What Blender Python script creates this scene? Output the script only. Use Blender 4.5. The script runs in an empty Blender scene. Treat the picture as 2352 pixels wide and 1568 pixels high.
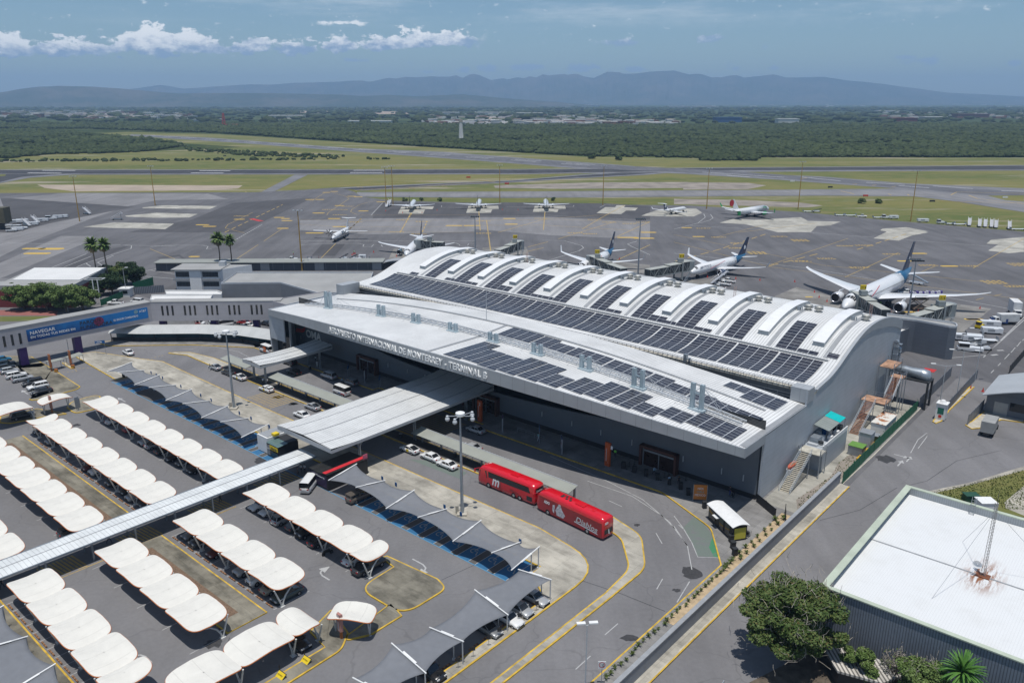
import bpy,math,random
import numpy as np
from mathutils import Vector,Matrix,Euler
random.seed(7);RNG=np.random.default_rng(7)
SC=bpy.context.scene;COL=SC.collection
CAMH=65.0;FPX=1829.0;PITCH=math.atan((784-231)/FPX)
cd=bpy.data.cameras.new('camera');cam=bpy.data.objects.new('camera',cd);COL.objects.link(cam)
cam.location=(0,0,CAMH);cam.rotation_euler=(math.pi/2-PITCH,0,0)
cd.sensor_width=36;cd.lens=FPX/2352*36;cd.clip_start=1;cd.clip_end=60000
SC.camera=cam
SC.view_settings.view_transform='Standard';SC.view_settings.look='None'
SC.view_settings.exposure=0.03;SC.view_settings.gamma=1
SUN_EL=math.radians(80);SUN_DIR=Vector((-0.03*math.cos(SUN_EL),-math.cos(SUN_EL),math.sin(SUN_EL)))
w=bpy.data.worlds.new('World');SC.world=w;w.use_nodes=True
nt=w.node_tree;nt.nodes.clear();N=nt.nodes.new;L=nt.links.new
def _m(op,a,b=None,c=None):
 n=N('ShaderNodeMath');n.operation=op
 for i,x in enumerate((a,b,c)):
  if x is None:continue
  if isinstance(x,(int,float)):n.inputs[i].default_value=x
  else:L(x,n.inputs[i])
 return n.outputs[0]
out=N('ShaderNodeOutputWorld');bg=N('ShaderNodeBackground');bg.inputs[1].default_value=0.085
sky=N('ShaderNodeTexSky');sky.sky_type='NISHITA';sky.sun_disc=False;sky.sun_elevation=SUN_EL
sky.sun_rotation=math.radians(180);sky.altitude=400;sky.air_density=1.0;sky.dust_density=0.6;sky.ozone_density=1.6
tc=N('ShaderNodeTexCoord');sep=N('ShaderNodeSeparateXYZ');L(tc.outputs['Generated'],sep.inputs[0])
X,Y,Z=sep.outputs
az=_m('ARCTAN2',X,Y);hl=_m('SQRT',_m('ADD',_m('MULTIPLY',X,X),_m('MULTIPLY',Y,Y)));el=_m('ARCTAN2',Z,hl)
comb=N('ShaderNodeCombineXYZ');L(az,comb.inputs[0]);L(_m('MULTIPLY',el,1.7),comb.inputs[1])
def noise(vec,scale,detail,rough=0.55,sx=1,sy=1,off=0):
 mp=N('ShaderNodeMapping');mp.inputs['Scale'].default_value=(sx,sy,1);mp.inputs['Location'].default_value=(off,off*.37,0);L(vec,mp.inputs[0])
 n=N('ShaderNodeTexNoise');n.inputs['Scale'].default_value=scale;n.inputs['Detail'].default_value=detail;n.inputs['Roughness'].default_value=rough
 L(mp.outputs[0],n.inputs['Vector']);return n.outputs[0]
def sstep(x,lo,hi):
 n=N('ShaderNodeMapRange');n.interpolation_type='SMOOTHSTEP';L(x,n.inputs[0])if not isinstance(x,float)else None
 n.inputs[1].default_value=lo;n.inputs[2].default_value=hi;return n.outputs[0]
cv=comb.outputs[0]
puff=noise(cv,42,10,0.64);puff2=noise(cv,70,6,0.6,off=3)
def bump(x,c,wd):return _m('POWER',2.718,_m('MULTIPLY',_m('POWER',_m('DIVIDE',_m('SUBTRACT',x,c),wd),2),-1))
bank_top=_m('ADD',_m('MULTIPLY_ADD',az,0.030,0.0745),_m('ADD',_m('ADD',_m('MULTIPLY',bump(az,-0.405,0.022),0.019),_m('MULTIPLY',bump(az,-0.362,0.016),0.012)),_m('ADD',_m('MULTIPLY',bump(az,-0.55,0.028),0.012),_m('MULTIPLY',bump(az,-0.10,0.045),0.010))))
bank_bot=_m('MULTIPLY_ADD',az,0.0346,0.0614)
dtop=_m('SUBTRACT',bank_top,el);dbot=_m('SUBTRACT',el,bank_bot)
azm=_m('MULTIPLY',sstep(az,-0.78,-0.7),_m('SUBTRACT',1,sstep(az,-0.055,-0.025)))
shape=_m('MINIMUM',_m('MULTIPLY',dtop,62),_m('MULTIPLY',dbot,120))
d1=_m('ADD',shape,_m('MULTIPLY',_m('SUBTRACT',puff,0.49),4.2))
bank=_m('MULTIPLY',sstep(d1,0.0,0.30),azm)
def lowpuff(a,e,wa,we,th=0.20):
 g=_m('MULTIPLY',bump(az,a,wa),bump(el,e,we))
 return sstep(_m('ADD',g,_m('MULTIPLY',_m('SUBTRACT',puff2,0.52),2.6)),th,th+0.55)
pl=None
def _sky(x,y):
 r_=(784-y)/FPX;X_=(x-1176)/FPX;Y_=math.cos(PITCH)+r_*math.sin(PITCH);Z_=r_*math.cos(PITCH)-math.sin(PITCH);return math.atan2(X_,Y_),math.atan2(Z_,math.hypot(X_,Y_))
for x,y,wx,wy in[(1430,98,42,7),(1632,88,32,7),(1455,160,30,6),(1335,157,44,8),(1205,156,42,8),(1120,157,24,7),(1068,160,15,7),(2130,141,26,7),(2330,146,14,5),(985,165,26,4),(820,139,26,4),(440,78,18,5),(790,53,50,4),(1690,160,14,5),(1775,158,16,4),(2080,131,22,4)]:
 a,e=_sky(x,y);wa,we=wx/FPX,wy/FPX*1.15
 q_=lowpuff(a,e,wa,we);pl=q_ if pl is None else _m('MAXIMUM',pl,q_)
hi=noise(cv,5,8,0.68,sx=0.8,sy=3.2,off=1.7)
hi=_m('MULTIPLY',sstep(hi,0.44,0.74),sstep(el,0.070,0.105))
hi=_m('MULTIPLY',hi,0.42)
cov=_m('MAXIMUM',_m('MAXIMUM',bank,_m('MULTIPLY',pl,0.85)),hi)
shade=sstep(_m('ADD',dbot,_m('MULTIPLY',_m('SUBTRACT',puff2,0.5),0.055)),-0.003,0.020)
ccol=N('ShaderNodeMix');ccol.data_type='RGBA';L(shade,ccol.inputs[0])
ccol.inputs[6].default_value=(3.4,4.9,7.0,1);ccol.inputs[7].default_value=(12.5,12.8,13.0,1)
mx=N('ShaderNodeMix');mx.data_type='RGBA';L(cov,mx.inputs[0])
tint=N('ShaderNodeMix');tint.data_type='RGBA';tint.blend_type='MULTIPLY';tint.inputs[0].default_value=1;tint.inputs[7].default_value=(0.80,0.95,1.02,1);L(sky.outputs[0],tint.inputs[6])
L(tint.outputs[2],mx.inputs[6]);L(ccol.outputs[2],mx.inputs[7]);L(mx.outputs[2],bg.inputs[0]);L(bg.outputs[0],out.inputs[0])
sd=bpy.data.lights.new('sun','SUN');sd.energy=3.9;sd.angle=math.radians(0.53);sd.color=(1,0.965,0.91)
so=bpy.data.objects.new('sun',sd);COL.objects.link(so);so.rotation_euler=SUN_DIR.to_track_quat('Z','Y').to_euler();so.location=(0,0,300)
TH=math.radians(-41);UX,UY=math.cos(TH),math.sin(TH);VX,VY=-math.sin(TH),math.cos(TH)
def W(s,t,z=0):return Vector((UX*s+VX*t,UY*s+VY*t,z))
def inv(x,y):return(x*UX+y*UY,x*VX+y*VY)
FR=dict(a=(0,0,1.68),b=(1350,0,1.68),c=(2696,0,1.68),d=(0,900,1.68),e=(1350,900,1.68),f=(2696,900,1.68),g=(0,1800,1.68),h=(1350,1800,1.68),i=(2696,1800,1.68),j=(1000,1750,3.36),k=(1500,1950,3.36),l=(300,1350,3.36),m=(1850,1750,3.36),n=(3100,1000,2.3614),o=(3050,1550,3.36),p=(1050,1180,3.36),r=(1700,1450,3.36),s=(2350,1650,3.36),t=(1000,1050,3.36),A=(0,950,3.36),B=(600,850,3.36),C=(0,1350,4.704),D=(3600,1100,4.742),E=(1200,700,3.36),F=(3250,1250,4.704),G=(1900,750,3.36),H=(2850,2200,1.8876),M=(0,1650,3.36),N=(0,2266,3.36),O=(700,2266,1.92),Q=(600,1950,1.92),V=(0,0,1/1.7415))
def at(fr,x,y,z=0.0):
 X0,Y0,s=FR[fr];x=(X0+x/s)/1.7415;y=(Y0+y/s)/1.7415
 a=(x-1176)/FPX;b=(784-y)/FPX
 r=Vector((a,math.cos(PITCH)+b*math.sin(PITCH),-math.sin(PITCH)+b*math.cos(PITCH)))
 k=(z-CAMH)/r.z;return Vector((r.x*k,r.y*k,z))
def px(fr,pts,z=0.0):return[at(fr,x,y,z)for x,y in pts]
def st(*pts):return[W(a,b)for a,b in pts]
MATS={}
def mat(name,col,rough=0.6,metal=0.0,var=0.12,scale=1.5,spec=0.4,build=None,**kw):
 if name in MATS:return MATS[name]
 m=bpy.data.materials.new(name);m.use_nodes=True;n=m.node_tree;b=n.nodes['Principled BSDF']
 b.inputs['Roughness'].default_value=rough;b.inputs['Metallic'].default_value=metal
 b.inputs['Specular IOR Level'].default_value=spec
 c=(*col,1)
 t=n.nodes.new('ShaderNodeTexCoord')
 if build:build(n,b,t,c)
 elif var:
  no=n.nodes.new('ShaderNodeTexNoise');no.inputs['Scale'].default_value=scale;no.inputs['Detail'].default_value=6
  n.links.new(t.outputs['Object'],no.inputs['Vector'])
  hs=n.nodes.new('ShaderNodeHueSaturation');hs.inputs['Color'].default_value=c
  mr=n.nodes.new('ShaderNodeMapRange');mr.inputs[1].default_value=0.3;mr.inputs[2].default_value=0.7
  mr.inputs[3].default_value=1-var;mr.inputs[4].default_value=1+var
  n.links.new(no.outputs[0],mr.inputs[0]);n.links.new(mr.outputs[0],hs.inputs['Value']);n.links.new(hs.outputs[0],b.inputs['Base Color'])
 else:b.inputs['Base Color'].default_value=c
 for k,v in kw.items():b.inputs[k.replace('_',' ')].default_value=v
 MATS[name]=m;return m
class NB:
 def __init__(s,n):s.n=n
 def m(s,op,a,b=None,c=None):
  x=s.n.nodes.new('ShaderNodeMath');x.operation=op
  for i,v in enumerate((a,b,c)):
   if v is None:continue
   if isinstance(v,(int,float)):x.inputs[i].default_value=v
   else:s.n.links.new(v,x.inputs[i])
  return x.outputs[0]
 def noise(s,v,scale,detail=5,rough=0.55,sc=(1,1,1),off=(0,0,0),rot=0):
  mp=s.n.nodes.new('ShaderNodeMapping');mp.inputs['Scale'].default_value=sc;mp.inputs['Location'].default_value=off;mp.inputs['Rotation'].default_value=(0,0,rot)
  s.n.links.new(v,mp.inputs[0]);x=s.n.nodes.new('ShaderNodeTexNoise');x.inputs['Scale'].default_value=scale
  x.inputs['Detail'].default_value=detail;x.inputs['Roughness'].default_value=rough;s.n.links.new(mp.outputs[0],x.inputs['Vector']);return x.outputs[0]
 def ss(s,x,lo,hi,a=0.0,b=1.0):
  r=s.n.nodes.new('ShaderNodeMapRange');r.interpolation_type='SMOOTHSTEP'
  r.inputs[1].default_value=lo;r.inputs[2].default_value=hi;r.inputs[3].default_value=a;r.inputs[4].default_value=b
  s.n.links.new(x,r.inputs[0]);return r.outputs[0]
 def mix(s,f,a,b,blend='MIX'):
  x=s.n.nodes.new('ShaderNodeMix');x.data_type='RGBA';x.blend_type=blend
  for i,v in((0,f),(6,a),(7,b)):
   if isinstance(v,(int,float)):x.inputs[i].default_value=v
   elif isinstance(v,tuple):x.inputs[i].default_value=v if len(v)==4 else(*v,1)
   else:s.n.links.new(v,x.inputs[i])
  return x.outputs[2]
 def sep(s,v):
  x=s.n.nodes.new('ShaderNodeSeparateXYZ');s.n.links.new(v,x.inputs[0]);return x.outputs
 def bump(s,bsdf,h,strength=0.3,dist=0.05):
  x=s.n.nodes.new('ShaderNodeBump');x.inputs['Strength'].default_value=strength;x.inputs['Distance'].default_value=dist
  s.n.links.new(h,x.inputs['Height']);s.n.links.new(x.outputs[0],bsdf.inputs['Normal'])
 def line(s,x,pitch,width):
  f=s.m('FRACT',s.m('DIVIDE',x,pitch));return s.m('LESS_THAN',f,width/pitch)
def ribbed(axis,pitch,width,dark,wear=0.08,wscale=0.25):
 def b(n,bs,t,c):
  h=NB(n);o=h.sep(t.outputs['Object']);ln=h.line(o[axis],pitch,width)
  no=h.noise(t.outputs['Object'],wscale,6,0.6);big=h.ss(no,0.3,0.7,1-wear,1+wear*0.6)
  stn=h.noise(t.outputs['Object'],1.4,5,0.6,sc=(1,0.12,1)if axis==0 else(0.12,1,1));st_=h.ss(stn,0.35,0.75,1.0,1-wear)
  base=h.mix(ln,c,tuple(x*dark for x in c[:3])+(1,))
  v=n.nodes.new('ShaderNodeHueSaturation');n.links.new(base,v.inputs['Color']);n.links.new(h.m('MULTIPLY',big,st_),v.inputs['Value'])
  n.links.new(v.outputs[0],bs.inputs['Base Color']);h.bump(bs,h.m('SUBTRACT',1,ln),0.35,0.04)
 return b
def panelled(px_,pz,dark=0.72,var=0.06,wd=0.05,ax=0):
 def b(n,bs,t,c):
  h=NB(n);o=h.sep(t.outputs['Object']);l1=h.line(o[ax],px_,wd)
  ln=h.m('MAXIMUM',l1,h.line(o[2],pz,wd))if pz else l1
  no=h.noise(t.outputs['Object'],0.35,6,0.6);big=h.ss(no,0.3,0.7,1-var,1+var)
  v=n.nodes.new('ShaderNodeHueSaturation');n.links.new(h.mix(ln,c,tuple(x*dark for x in c[:3])+(1,)),v.inputs['Color']);n.links.new(big,v.inputs['Value'])
  n.links.new(v.outputs[0],bs.inputs['Base Color']);h.bump(bs,h.m('SUBTRACT',1,ln),0.2,0.02)
 return b
def asphalt(lo,hi,streak=0.0,crack=True,rot=0.0):
 def b(n,bs,t,c):
  h=NB(n);g=n.nodes.new('ShaderNodeNewGeometry').outputs['Position']
  n1=h.noise(g,0.035,6,0.62);n2=h.noise(g,1.7,4,0.7);n3=h.noise(g,0.22,5,0.6,sc=(1,0.1,1),rot=rot)
  v=h.m('MULTIPLY',h.ss(n1,0.3,0.7,lo,hi),h.ss(n2,0.25,0.75,0.93,1.07))
  if streak:v=h.m('MULTIPLY',v,h.ss(n3,0.35,0.68,1+streak*0.4,1-streak))
  if crack:
   vo=n.nodes.new('ShaderNodeTexVoronoi');vo.feature='DISTANCE_TO_EDGE';vo.inputs['Scale'].default_value=0.06
   wv=n.nodes.new('ShaderNodeVectorMath');wv.operation='MULTIPLY_ADD';nn=n.nodes.new('ShaderNodeTexNoise');nn.inputs['Scale'].default_value=0.3;n.links.new(g,nn.inputs['Vector'])
   n.links.new(nn.outputs['Color'],wv.inputs[0]);wv.inputs[1].default_value=(4,4,0);n.links.new(g,wv.inputs[2]);n.links.new(wv.outputs[0],vo.inputs['Vector'])
   v=h.m('MULTIPLY',v,h.ss(vo.outputs['Distance'],0.002,0.008,0.86,1.0))
  x=n.nodes.new('ShaderNodeHueSaturation');x.inputs['Color'].default_value=c;n.links.new(v,x.inputs['Value']);n.links.new(x.outputs[0],bs.inputs['Base Color'])
  h.bump(bs,n2,0.15,0.02)
 return b
def concrete(stain=0.3,slab=0.0):
 def b(n,bs,t,c):
  h=NB(n);g=n.nodes.new('ShaderNodeNewGeometry').outputs['Position']
  mp=n.nodes.new('ShaderNodeMapping');mp.inputs['Rotation'].default_value=(0,0,-TH);n.links.new(g,mp.inputs[0]);o=h.sep(mp.outputs[0])
  n1=h.noise(g,0.12,7,0.68);n2=h.noise(mp.outputs[0],0.7,6,0.65,sc=(0.35,1,1));v=h.m('MULTIPLY',h.ss(n1,0.35,0.68,1.08,1-stain),h.ss(n2,0.42,0.7,1.05,1-stain*0.7))
  if slab:
   sl=n.nodes.new('ShaderNodeTexWhiteNoise');sl.noise_dimensions='2D';cb=n.nodes.new('ShaderNodeCombineXYZ')
   n.links.new(h.m('FLOOR',h.m('DIVIDE',o[0],slab)),cb.inputs[0]);n.links.new(h.m('FLOOR',h.m('DIVIDE',o[1],slab*0.83)),cb.inputs[1]);n.links.new(cb.outputs[0],sl.inputs['Vector'])
   v=h.m('MULTIPLY',v,h.m('MULTIPLY_ADD',sl.outputs['Value'],0.24,0.84))
   ln=h.m('MAXIMUM',h.line(o[0],slab,0.05),h.line(o[1],slab*0.83,0.05));v=h.m('MULTIPLY',v,h.m('MULTIPLY_ADD',ln,-0.25,1.0))
  x=n.nodes.new('ShaderNodeHueSaturation');x.inputs['Color'].default_value=c;n.links.new(v,x.inputs['Value']);n.links.new(x.outputs[0],bs.inputs['Base Color'])
 return b
def worn(amount=0.4,sc_=2.0):
 def b(n,bs,t,c):
  h=NB(n);g=n.nodes.new('ShaderNodeNewGeometry').outputs['Position'];n1=h.noise(g,sc_,6,0.7)
  n.links.new(h.mix(h.ss(n1,0.5,0.72,0,amount),c,(0.15,0.15,0.155,1)),bs.inputs['Base Color'])
 return b
class MB:
 def __init__(s):s.v=[];s.f=[];s.mi=[];s.cur=0;s.sm=[];s.smooth=False
 def mat(s,i):s.cur=i;return s
 def face(s,idx):s.f.append(idx);s.mi.append(s.cur);s.sm.append(s.smooth)
 def poly(s,pts):
  b=len(s.v);s.v+=[tuple(p)for p in pts];s.face(list(range(b,b+len(pts))));return s
 def box(s,x0,y0,z0,x1,y1,z1,M=None):
  b=len(s.v)
  for z in(z0,z1):
   for x,y in((x0,y0),(x1,y0),(x1,y1),(x0,y1)):
    p=Vector((x,y,z));s.v.append(tuple(M@p if M else p))
  for q_ in((0,3,2,1),(4,5,6,7),(0,1,5,4),(1,2,6,5),(2,3,7,6),(3,0,4,7)):s.face([b+i for i in q_])
  return s
 def prism(s,pts,z0,z1,bottom=False):
  n=len(pts);b=len(s.v);A=sum(pts[i][0]*pts[(i+1)%n][1]-pts[(i+1)%n][0]*pts[i][1]for i in range(n))
  if A<0:pts=pts[::-1]
  s.v+=[(p[0],p[1],z0)for p in pts]+[(p[0],p[1],z1)for p in pts]
  s.face([b+n+i for i in range(n)])
  if bottom:s.face([b+n-1-i for i in range(n)])
  for i in range(n):j=(i+1)%n;s.face([b+i,b+j,b+n+j,b+n+i])
  return s
 def loft(s,rings,caps=True,closed=True):
  b=len(s.v);n=len(rings[0])
  for r_ in rings:s.v+=[tuple(p)for p in r_]
  for k in range(len(rings)-1):
   for i in range(n if closed else n-1):
    j=(i+1)%n;s.face([b+k*n+i,b+k*n+j,b+(k+1)*n+j,b+(k+1)*n+i])
  if caps and closed:
   s.face([b+n-1-i for i in range(n)]);e=b+(len(rings)-1)*n;s.face([e+i for i in range(n)])
  return s
 def tube(s,p0,p1,r0,r1=None,n=8,caps=True):
  p0=Vector(p0);p1=Vector(p1);d=p1-p0
  if d.length<1e-6:return s
  r1=r0 if r1 is None else r1;d.normalize();a=d.orthogonal().normalized();c=d.cross(a)
  R_=lambda p,r:[p+a*(r*math.cos(2*math.pi*i/n))+c*(r*math.sin(2*math.pi*i/n))for i in range(n)]
  return s.loft([R_(p0,r0),R_(p1,r1)],caps)
 def bar(s,p0,p1,w_,h_=None):
  p0=Vector(p0);p1=Vector(p1);d=(p1-p0);
  if d.length<1e-6:return s
  d.normalize();h_=w_ if h_ is None else h_;up=Vector((0,0,1))if abs(d.z)<0.99 else Vector((0,1,0));a=d.cross(up).normalized()*w_/2;c=a.cross(d).normalized()*h_/2
  return s.loft([[p0-a-c,p0+a-c,p0+a+c,p0-a+c],[p1-a-c,p1+a-c,p1+a+c,p1-a+c]])
 def path(s,pts,w_,h_=None):
  for i in range(len(pts)-1):s.bar(pts[i],pts[i+1],w_,h_)
  return s
 def grid(s,fn,n,m,thick=0.0):
  b=len(s.v)
  for j in range(m+1):
   for i in range(n+1):s.v.append(tuple(fn(i/n,j/m)))
  I=lambda i,j:b+j*(n+1)+i
  for j in range(m):
   for i in range(n):s.face([I(i,j),I(i+1,j),I(i+1,j+1),I(i,j+1)])
  if thick:
   c=len(s.v);s.v+=[(x,y,z-thick)for x,y,z in s.v[b:c]];o=c-b
   for j in range(m):
    for i in range(n):s.face([I(i,j)+o,I(i,j+1)+o,I(i+1,j+1)+o,I(i+1,j)+o])
   ed=[(I(i,0),I(i+1,0))for i in range(n)]+[(I(n,j),I(n,j+1))for j in range(m)]+[(I(i+1,m),I(i,m))for i in range(n)]+[(I(0,j+1),I(0,j))for j in range(m)]
   for p,q_ in ed:s.face([p,p+o,q_+o,q_])
  return s
 def ball(s,c,r,n=10,m=6,sc=(1,1,1)):
  rings=[]
  for k in range(m+1):
   ph=math.pi*k/m;rr=max(math.sin(ph),0.02)*r
   rings.append([(c[0]+rr*math.cos(2*math.pi*i/n)*sc[0],c[1]+rr*math.sin(2*math.pi*i/n)*sc[1],c[2]-r*math.cos(ph)*sc[2])for i in range(n)])
  return s.loft(rings)
 def xf(s,M,start=0):
  s.v[start:]=[tuple(M@Vector(p))for p in s.v[start:]];return s
 def mesh(s,name,mats):
  me=bpy.data.meshes.new(name);me.from_pydata(s.v,[],s.f);ms=mats if isinstance(mats,(list,tuple))else[mats]
  for m_ in ms:me.materials.append(m_)
  me.polygons.foreach_set('material_index',s.mi);me.polygons.foreach_set('use_smooth',s.sm);me.update();return me
 def build(s,name,mats,parent=None,loc=(0,0,0),rot=0.0,mesh_name=None):
  return link(name,s.mesh(mesh_name or name,mats),parent,loc,rot)
def link(name,me,parent=None,loc=(0,0,0),rot=0.0):
 o=bpy.data.objects.new(name,me);COL.objects.link(o);o.location=loc
 o.rotation_euler=rot if isinstance(rot,(tuple,list,Euler))else(0,0,rot)
 if parent:o.parent=parent
 return o
def tag(o,label=None,cat=None,group=None,kind=None):
 if label:o['label']=label
 if cat:o['category']=cat
 if group:o['group']=group
 if kind:o['kind']=kind
 return o
def thing(name,label,cat,loc=(0,0,0),rot=0.0,group=None):
 return tag(link(name,None,None,loc,rot),label,cat,group)
def stloc(name,label,cat,s,t,z=0,rot=0.0,group=None):return thing(name,label,cat,W(s,t,z),TH+rot,group)
KIDS={}
def dup(o,loc=None,rot=None,label=None,group=None,parent=None,kids=None):
 c=o.copy();COL.objects.link(c)
 if parent:c.parent=parent
 if loc is not None:c.location=loc
 if rot is not None:c.rotation_euler=(0,0,rot)if not isinstance(rot,(tuple,list))else rot
 if label:c['label']=label
 if group:c['group']=group
 for k in list(o.children):dup(k,parent=c)
 return c
def struct(name,mb,mats,z=None):return tag(mb.build(name,mats),kind='structure')
def sheet(name,pts,z,m):return struct(name,MB().poly([(p[0],p[1],z)for p in(pts if _ccw(pts)else pts[::-1])]),m)
def _ccw(p):return sum(p[i][0]*p[(i+1)%len(p)][1]-p[(i+1)%len(p)][0]*p[i][1]for i in range(len(p)))>0
def rounded(pts,rads,n=6):
 o=[];k=len(pts)
 for i in range(k):
  p=Vector(pts[i][:2]);a=Vector(pts[i-1][:2]);b=Vector(pts[(i+1)%k][:2]);r=rads[i]if isinstance(rads,(list,tuple))else rads
  if r<=0:o.append(p);continue
  da=(a-p).normalized();db=(b-p).normalized();ang=da.angle(db);L_=min(r/math.tan(ang/2),(a-p).length*.49,(b-p).length*.49)
  s_=p+da*L_;e_=p+db*L_
  for j in range(n+1):
   u_=j/n;o.append(s_*(1-u_)**2+p*2*u_*(1-u_)+e_*u_*u_)
 return o
def strip(pts,w_,closed=False):
 P=[Vector(p[:2])for p in pts];n=len(P);out=[]
 for i in range(n):
  a=P[i-1]if(i or closed)else P[i];b=P[(i+1)%n]if(i<n-1 or closed)else P[i]
  d=(b-a);d=d.normalized()if d.length else Vector((1,0));nn=Vector((-d.y,d.x))*w_/2;out.append((P[i]+nn,P[i]-nn))
 return out
def line(mb,pts,w_,z,closed=False,dash=None):
 if dash:
  on,off=dash;P=[Vector(p[:2])for p in pts]
  for i in range(len(P)-1):
   d=P[i+1]-P[i];L_=d.length;u_=d/L_;x=0
   while x<L_:
    line(mb,[P[i]+u_*x,P[i]+u_*min(x+on,L_)],w_,z);x+=on+off
  return mb
 r_=strip(pts,w_,closed);n=len(r_)
 for i in range(n if closed else n-1):
  a,b=r_[i],r_[(i+1)%n];mb.poly([(a[1].x,a[1].y,z),(b[1].x,b[1].y,z),(b[0].x,b[0].y,z),(a[0].x,a[0].y,z)])
 return mb
FONT=None
def text_mesh(txt,size=1.0,ext=0.02,align='LEFT',shear=0.0,bold=0.0,spacing=1.0):
 c=bpy.data.curves.new('t','FONT');c.body=txt;c.size=size;c.extrude=ext;c.align_x=align;c.shear=shear;c.offset=bold;c.space_character=spacing;c.resolution_u=3
 o=bpy.data.objects.new('t',c);COL.objects.link(o);dg=bpy.context.evaluated_depsgraph_get();dg.update()
 me=bpy.data.meshes.new_from_object(o.evaluated_get(dg));bpy.data.objects.remove(o);bpy.data.curves.remove(c);return me
def text(name,txt,m,parent,loc,rot,size=1.0,ext=0.02,align='LEFT',width=None,**k):
 me=text_mesh(txt,size,ext,align,**k);me.name=name;me.materials.clear();me.materials.append(m)
 o=link(name,me,parent,loc,rot)
 if width:
  xs=[v.co.x for v in me.vertices];wd=max(xs)-min(xs);o.scale=(width/wd,1,1)
 return o
def grass_b(n,bs,t,c):
 h=NB(n);g=n.nodes.new('ShaderNodeNewGeometry').outputs['Position']
 a=h.noise(g,0.012,6,0.65,sc=(0.35,1,1));b2=h.noise(g,0.11,6,0.7,sc=(0.5,1,1));d=h.noise(g,0.02,7,0.72,sc=(0.16,1,1),off=(31,7,0))
 col=h.mix(h.ss(a,0.38,0.62),(0.165,0.160,0.055),(0.098,0.122,0.038));col=h.mix(h.ss(b2,0.42,0.72,0,0.8),col,(0.20,0.17,0.075))
 col=h.mix(h.ss(d,0.545,0.64,0,0.9),col,(0.30,0.265,0.21));n.links.new(col,bs.inputs['Base Color'])
def plain_b(n,bs,t,c):
 h=NB(n);g=n.nodes.new('ShaderNodeNewGeometry').outputs['Position']
 a=h.noise(g,0.0012,8,0.66,sc=(0.5,1,1));b2=h.noise(g,0.006,7,0.7,sc=(0.4,1,1));d=h.noise(g,0.0022,8,0.74,sc=(0.3,1,1),off=(11,3,0))
 col=h.mix(h.ss(a,0.4,0.6),(0.035,0.055,0.022),(0.075,0.10,0.04));col=h.mix(h.ss(b2,0.42,0.6,0,0.8),col,(0.030,0.045,0.020))
 col=h.mix(h.ss(d,0.60,0.66,0,0.75),col,(0.27,0.24,0.19));n.links.new(col,bs.inputs['Base Color'])
def scrub_b(n,bs,t,c):
 h=NB(n);g=n.nodes.new('ShaderNodeNewGeometry').outputs['Position']
 a=h.noise(g,0.01,6,0.6);b2=h.noise(g,0.12,3,0.6)
 col=h.mix(h.ss(a,0.35,0.65),(0.030,0.048,0.017),(0.058,0.076,0.026));col=h.mix(h.ss(b2,0.5,0.72),col,(0.09,0.088,0.05));n.links.new(col,bs.inputs['Base Color'])
def rock_b(n,bs,t,c):
 h=NB(n);g=n.nodes.new('ShaderNodeNewGeometry').outputs['Position'];a=h.noise(g,0.0015,8,0.7)
 n.links.new(h.mix(h.ss(a,0.4,0.65),(0.040,0.058,0.045),(0.095,0.092,0.078)),bs.inputs['Base Color'])
M_grass=mat('grass',(0.15,0.17,0.05),0.95,spec=0.1,build=grass_b)
M_plain=mat('plain',(0.06,0.08,0.03),0.95,spec=0.05,build=plain_b)
M_scrub=mat('scrub',(0.04,0.06,0.02),0.95,spec=0.05,build=scrub_b)
M_rock=mat('mountain_rock',(0.08,0.09,0.06),0.95,spec=0.05,build=rock_b)
M_apron=mat('apron_asphalt',(0.122,0.120,0.126),0.85,spec=0.3,build=asphalt(0.84,1.12,0.16,rot=0.05))
M_apron_l=mat('apron_pale',(0.205,0.200,0.203),0.85,spec=0.3,build=asphalt(0.86,1.1,0.12))
M_apron_d=mat('apron_dark',(0.078,0.076,0.080),0.85,spec=0.3,build=asphalt(0.86,1.12,0.12))
M_rwy=mat('runway_asphalt',(0.052,0.052,0.057),0.85,spec=0.3,build=asphalt(0.8,1.2,0.2,False,0.02))
M_shoulder=mat('shoulder',(0.17,0.17,0.178),0.85,spec=0.3,build=asphalt(0.85,1.1,0.1,False))
M_road=mat('road_asphalt',(0.172,0.168,0.172),0.82,spec=0.35,build=asphalt(0.86,1.1,0.10,rot=-TH))
M_park=mat('parking_asphalt',(0.165,0.162,0.166),0.82,spec=0.35,build=asphalt(0.88,1.1,0.06,rot=-TH))
M_stall=mat('dark_asphalt',(0.05,0.05,0.054),0.85,spec=0.3,build=asphalt(0.85,1.15,0.1,rot=-TH))
M_conc=mat('concrete_paving',(0.40,0.375,0.32),0.85,spec=0.25,build=concrete(0.34,4.4))
M_conc_o=mat('old_concrete',(0.235,0.218,0.175),0.88,spec=0.2,build=concrete(0.5,5.0))
M_pad=mat('concrete_pad',(0.40,0.385,0.34),0.85,spec=0.2,build=concrete(0.25,6.0))
M_side=mat('sidewalk_grey',(0.235,0.228,0.22),0.85,spec=0.2,build=concrete(0.22,1.6))
M_kerb=mat('kerb_yellow',(0.52,0.34,0.045),0.7,spec=0.3,var=0.3,scale=0.9)
M_kerb_c=mat('kerb_concrete',(0.42,0.39,0.33),0.8,spec=0.3,var=0.2,scale=0.7)
M_yel=mat('paint_yellow',(0.42,0.29,0.085),0.7,build=worn(0.8,0.8))
M_yel2=mat('paint_yellow_bright',(0.56,0.37,0.06),0.7,build=worn(0.5,1.2))
M_wht=mat('paint_white',(0.40,0.40,0.395),0.7,build=worn(0.8,1.1))
M_wht2=mat('paint_white_fresh',(0.66,0.66,0.65),0.7,build=worn(0.25,0.3))
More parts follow.
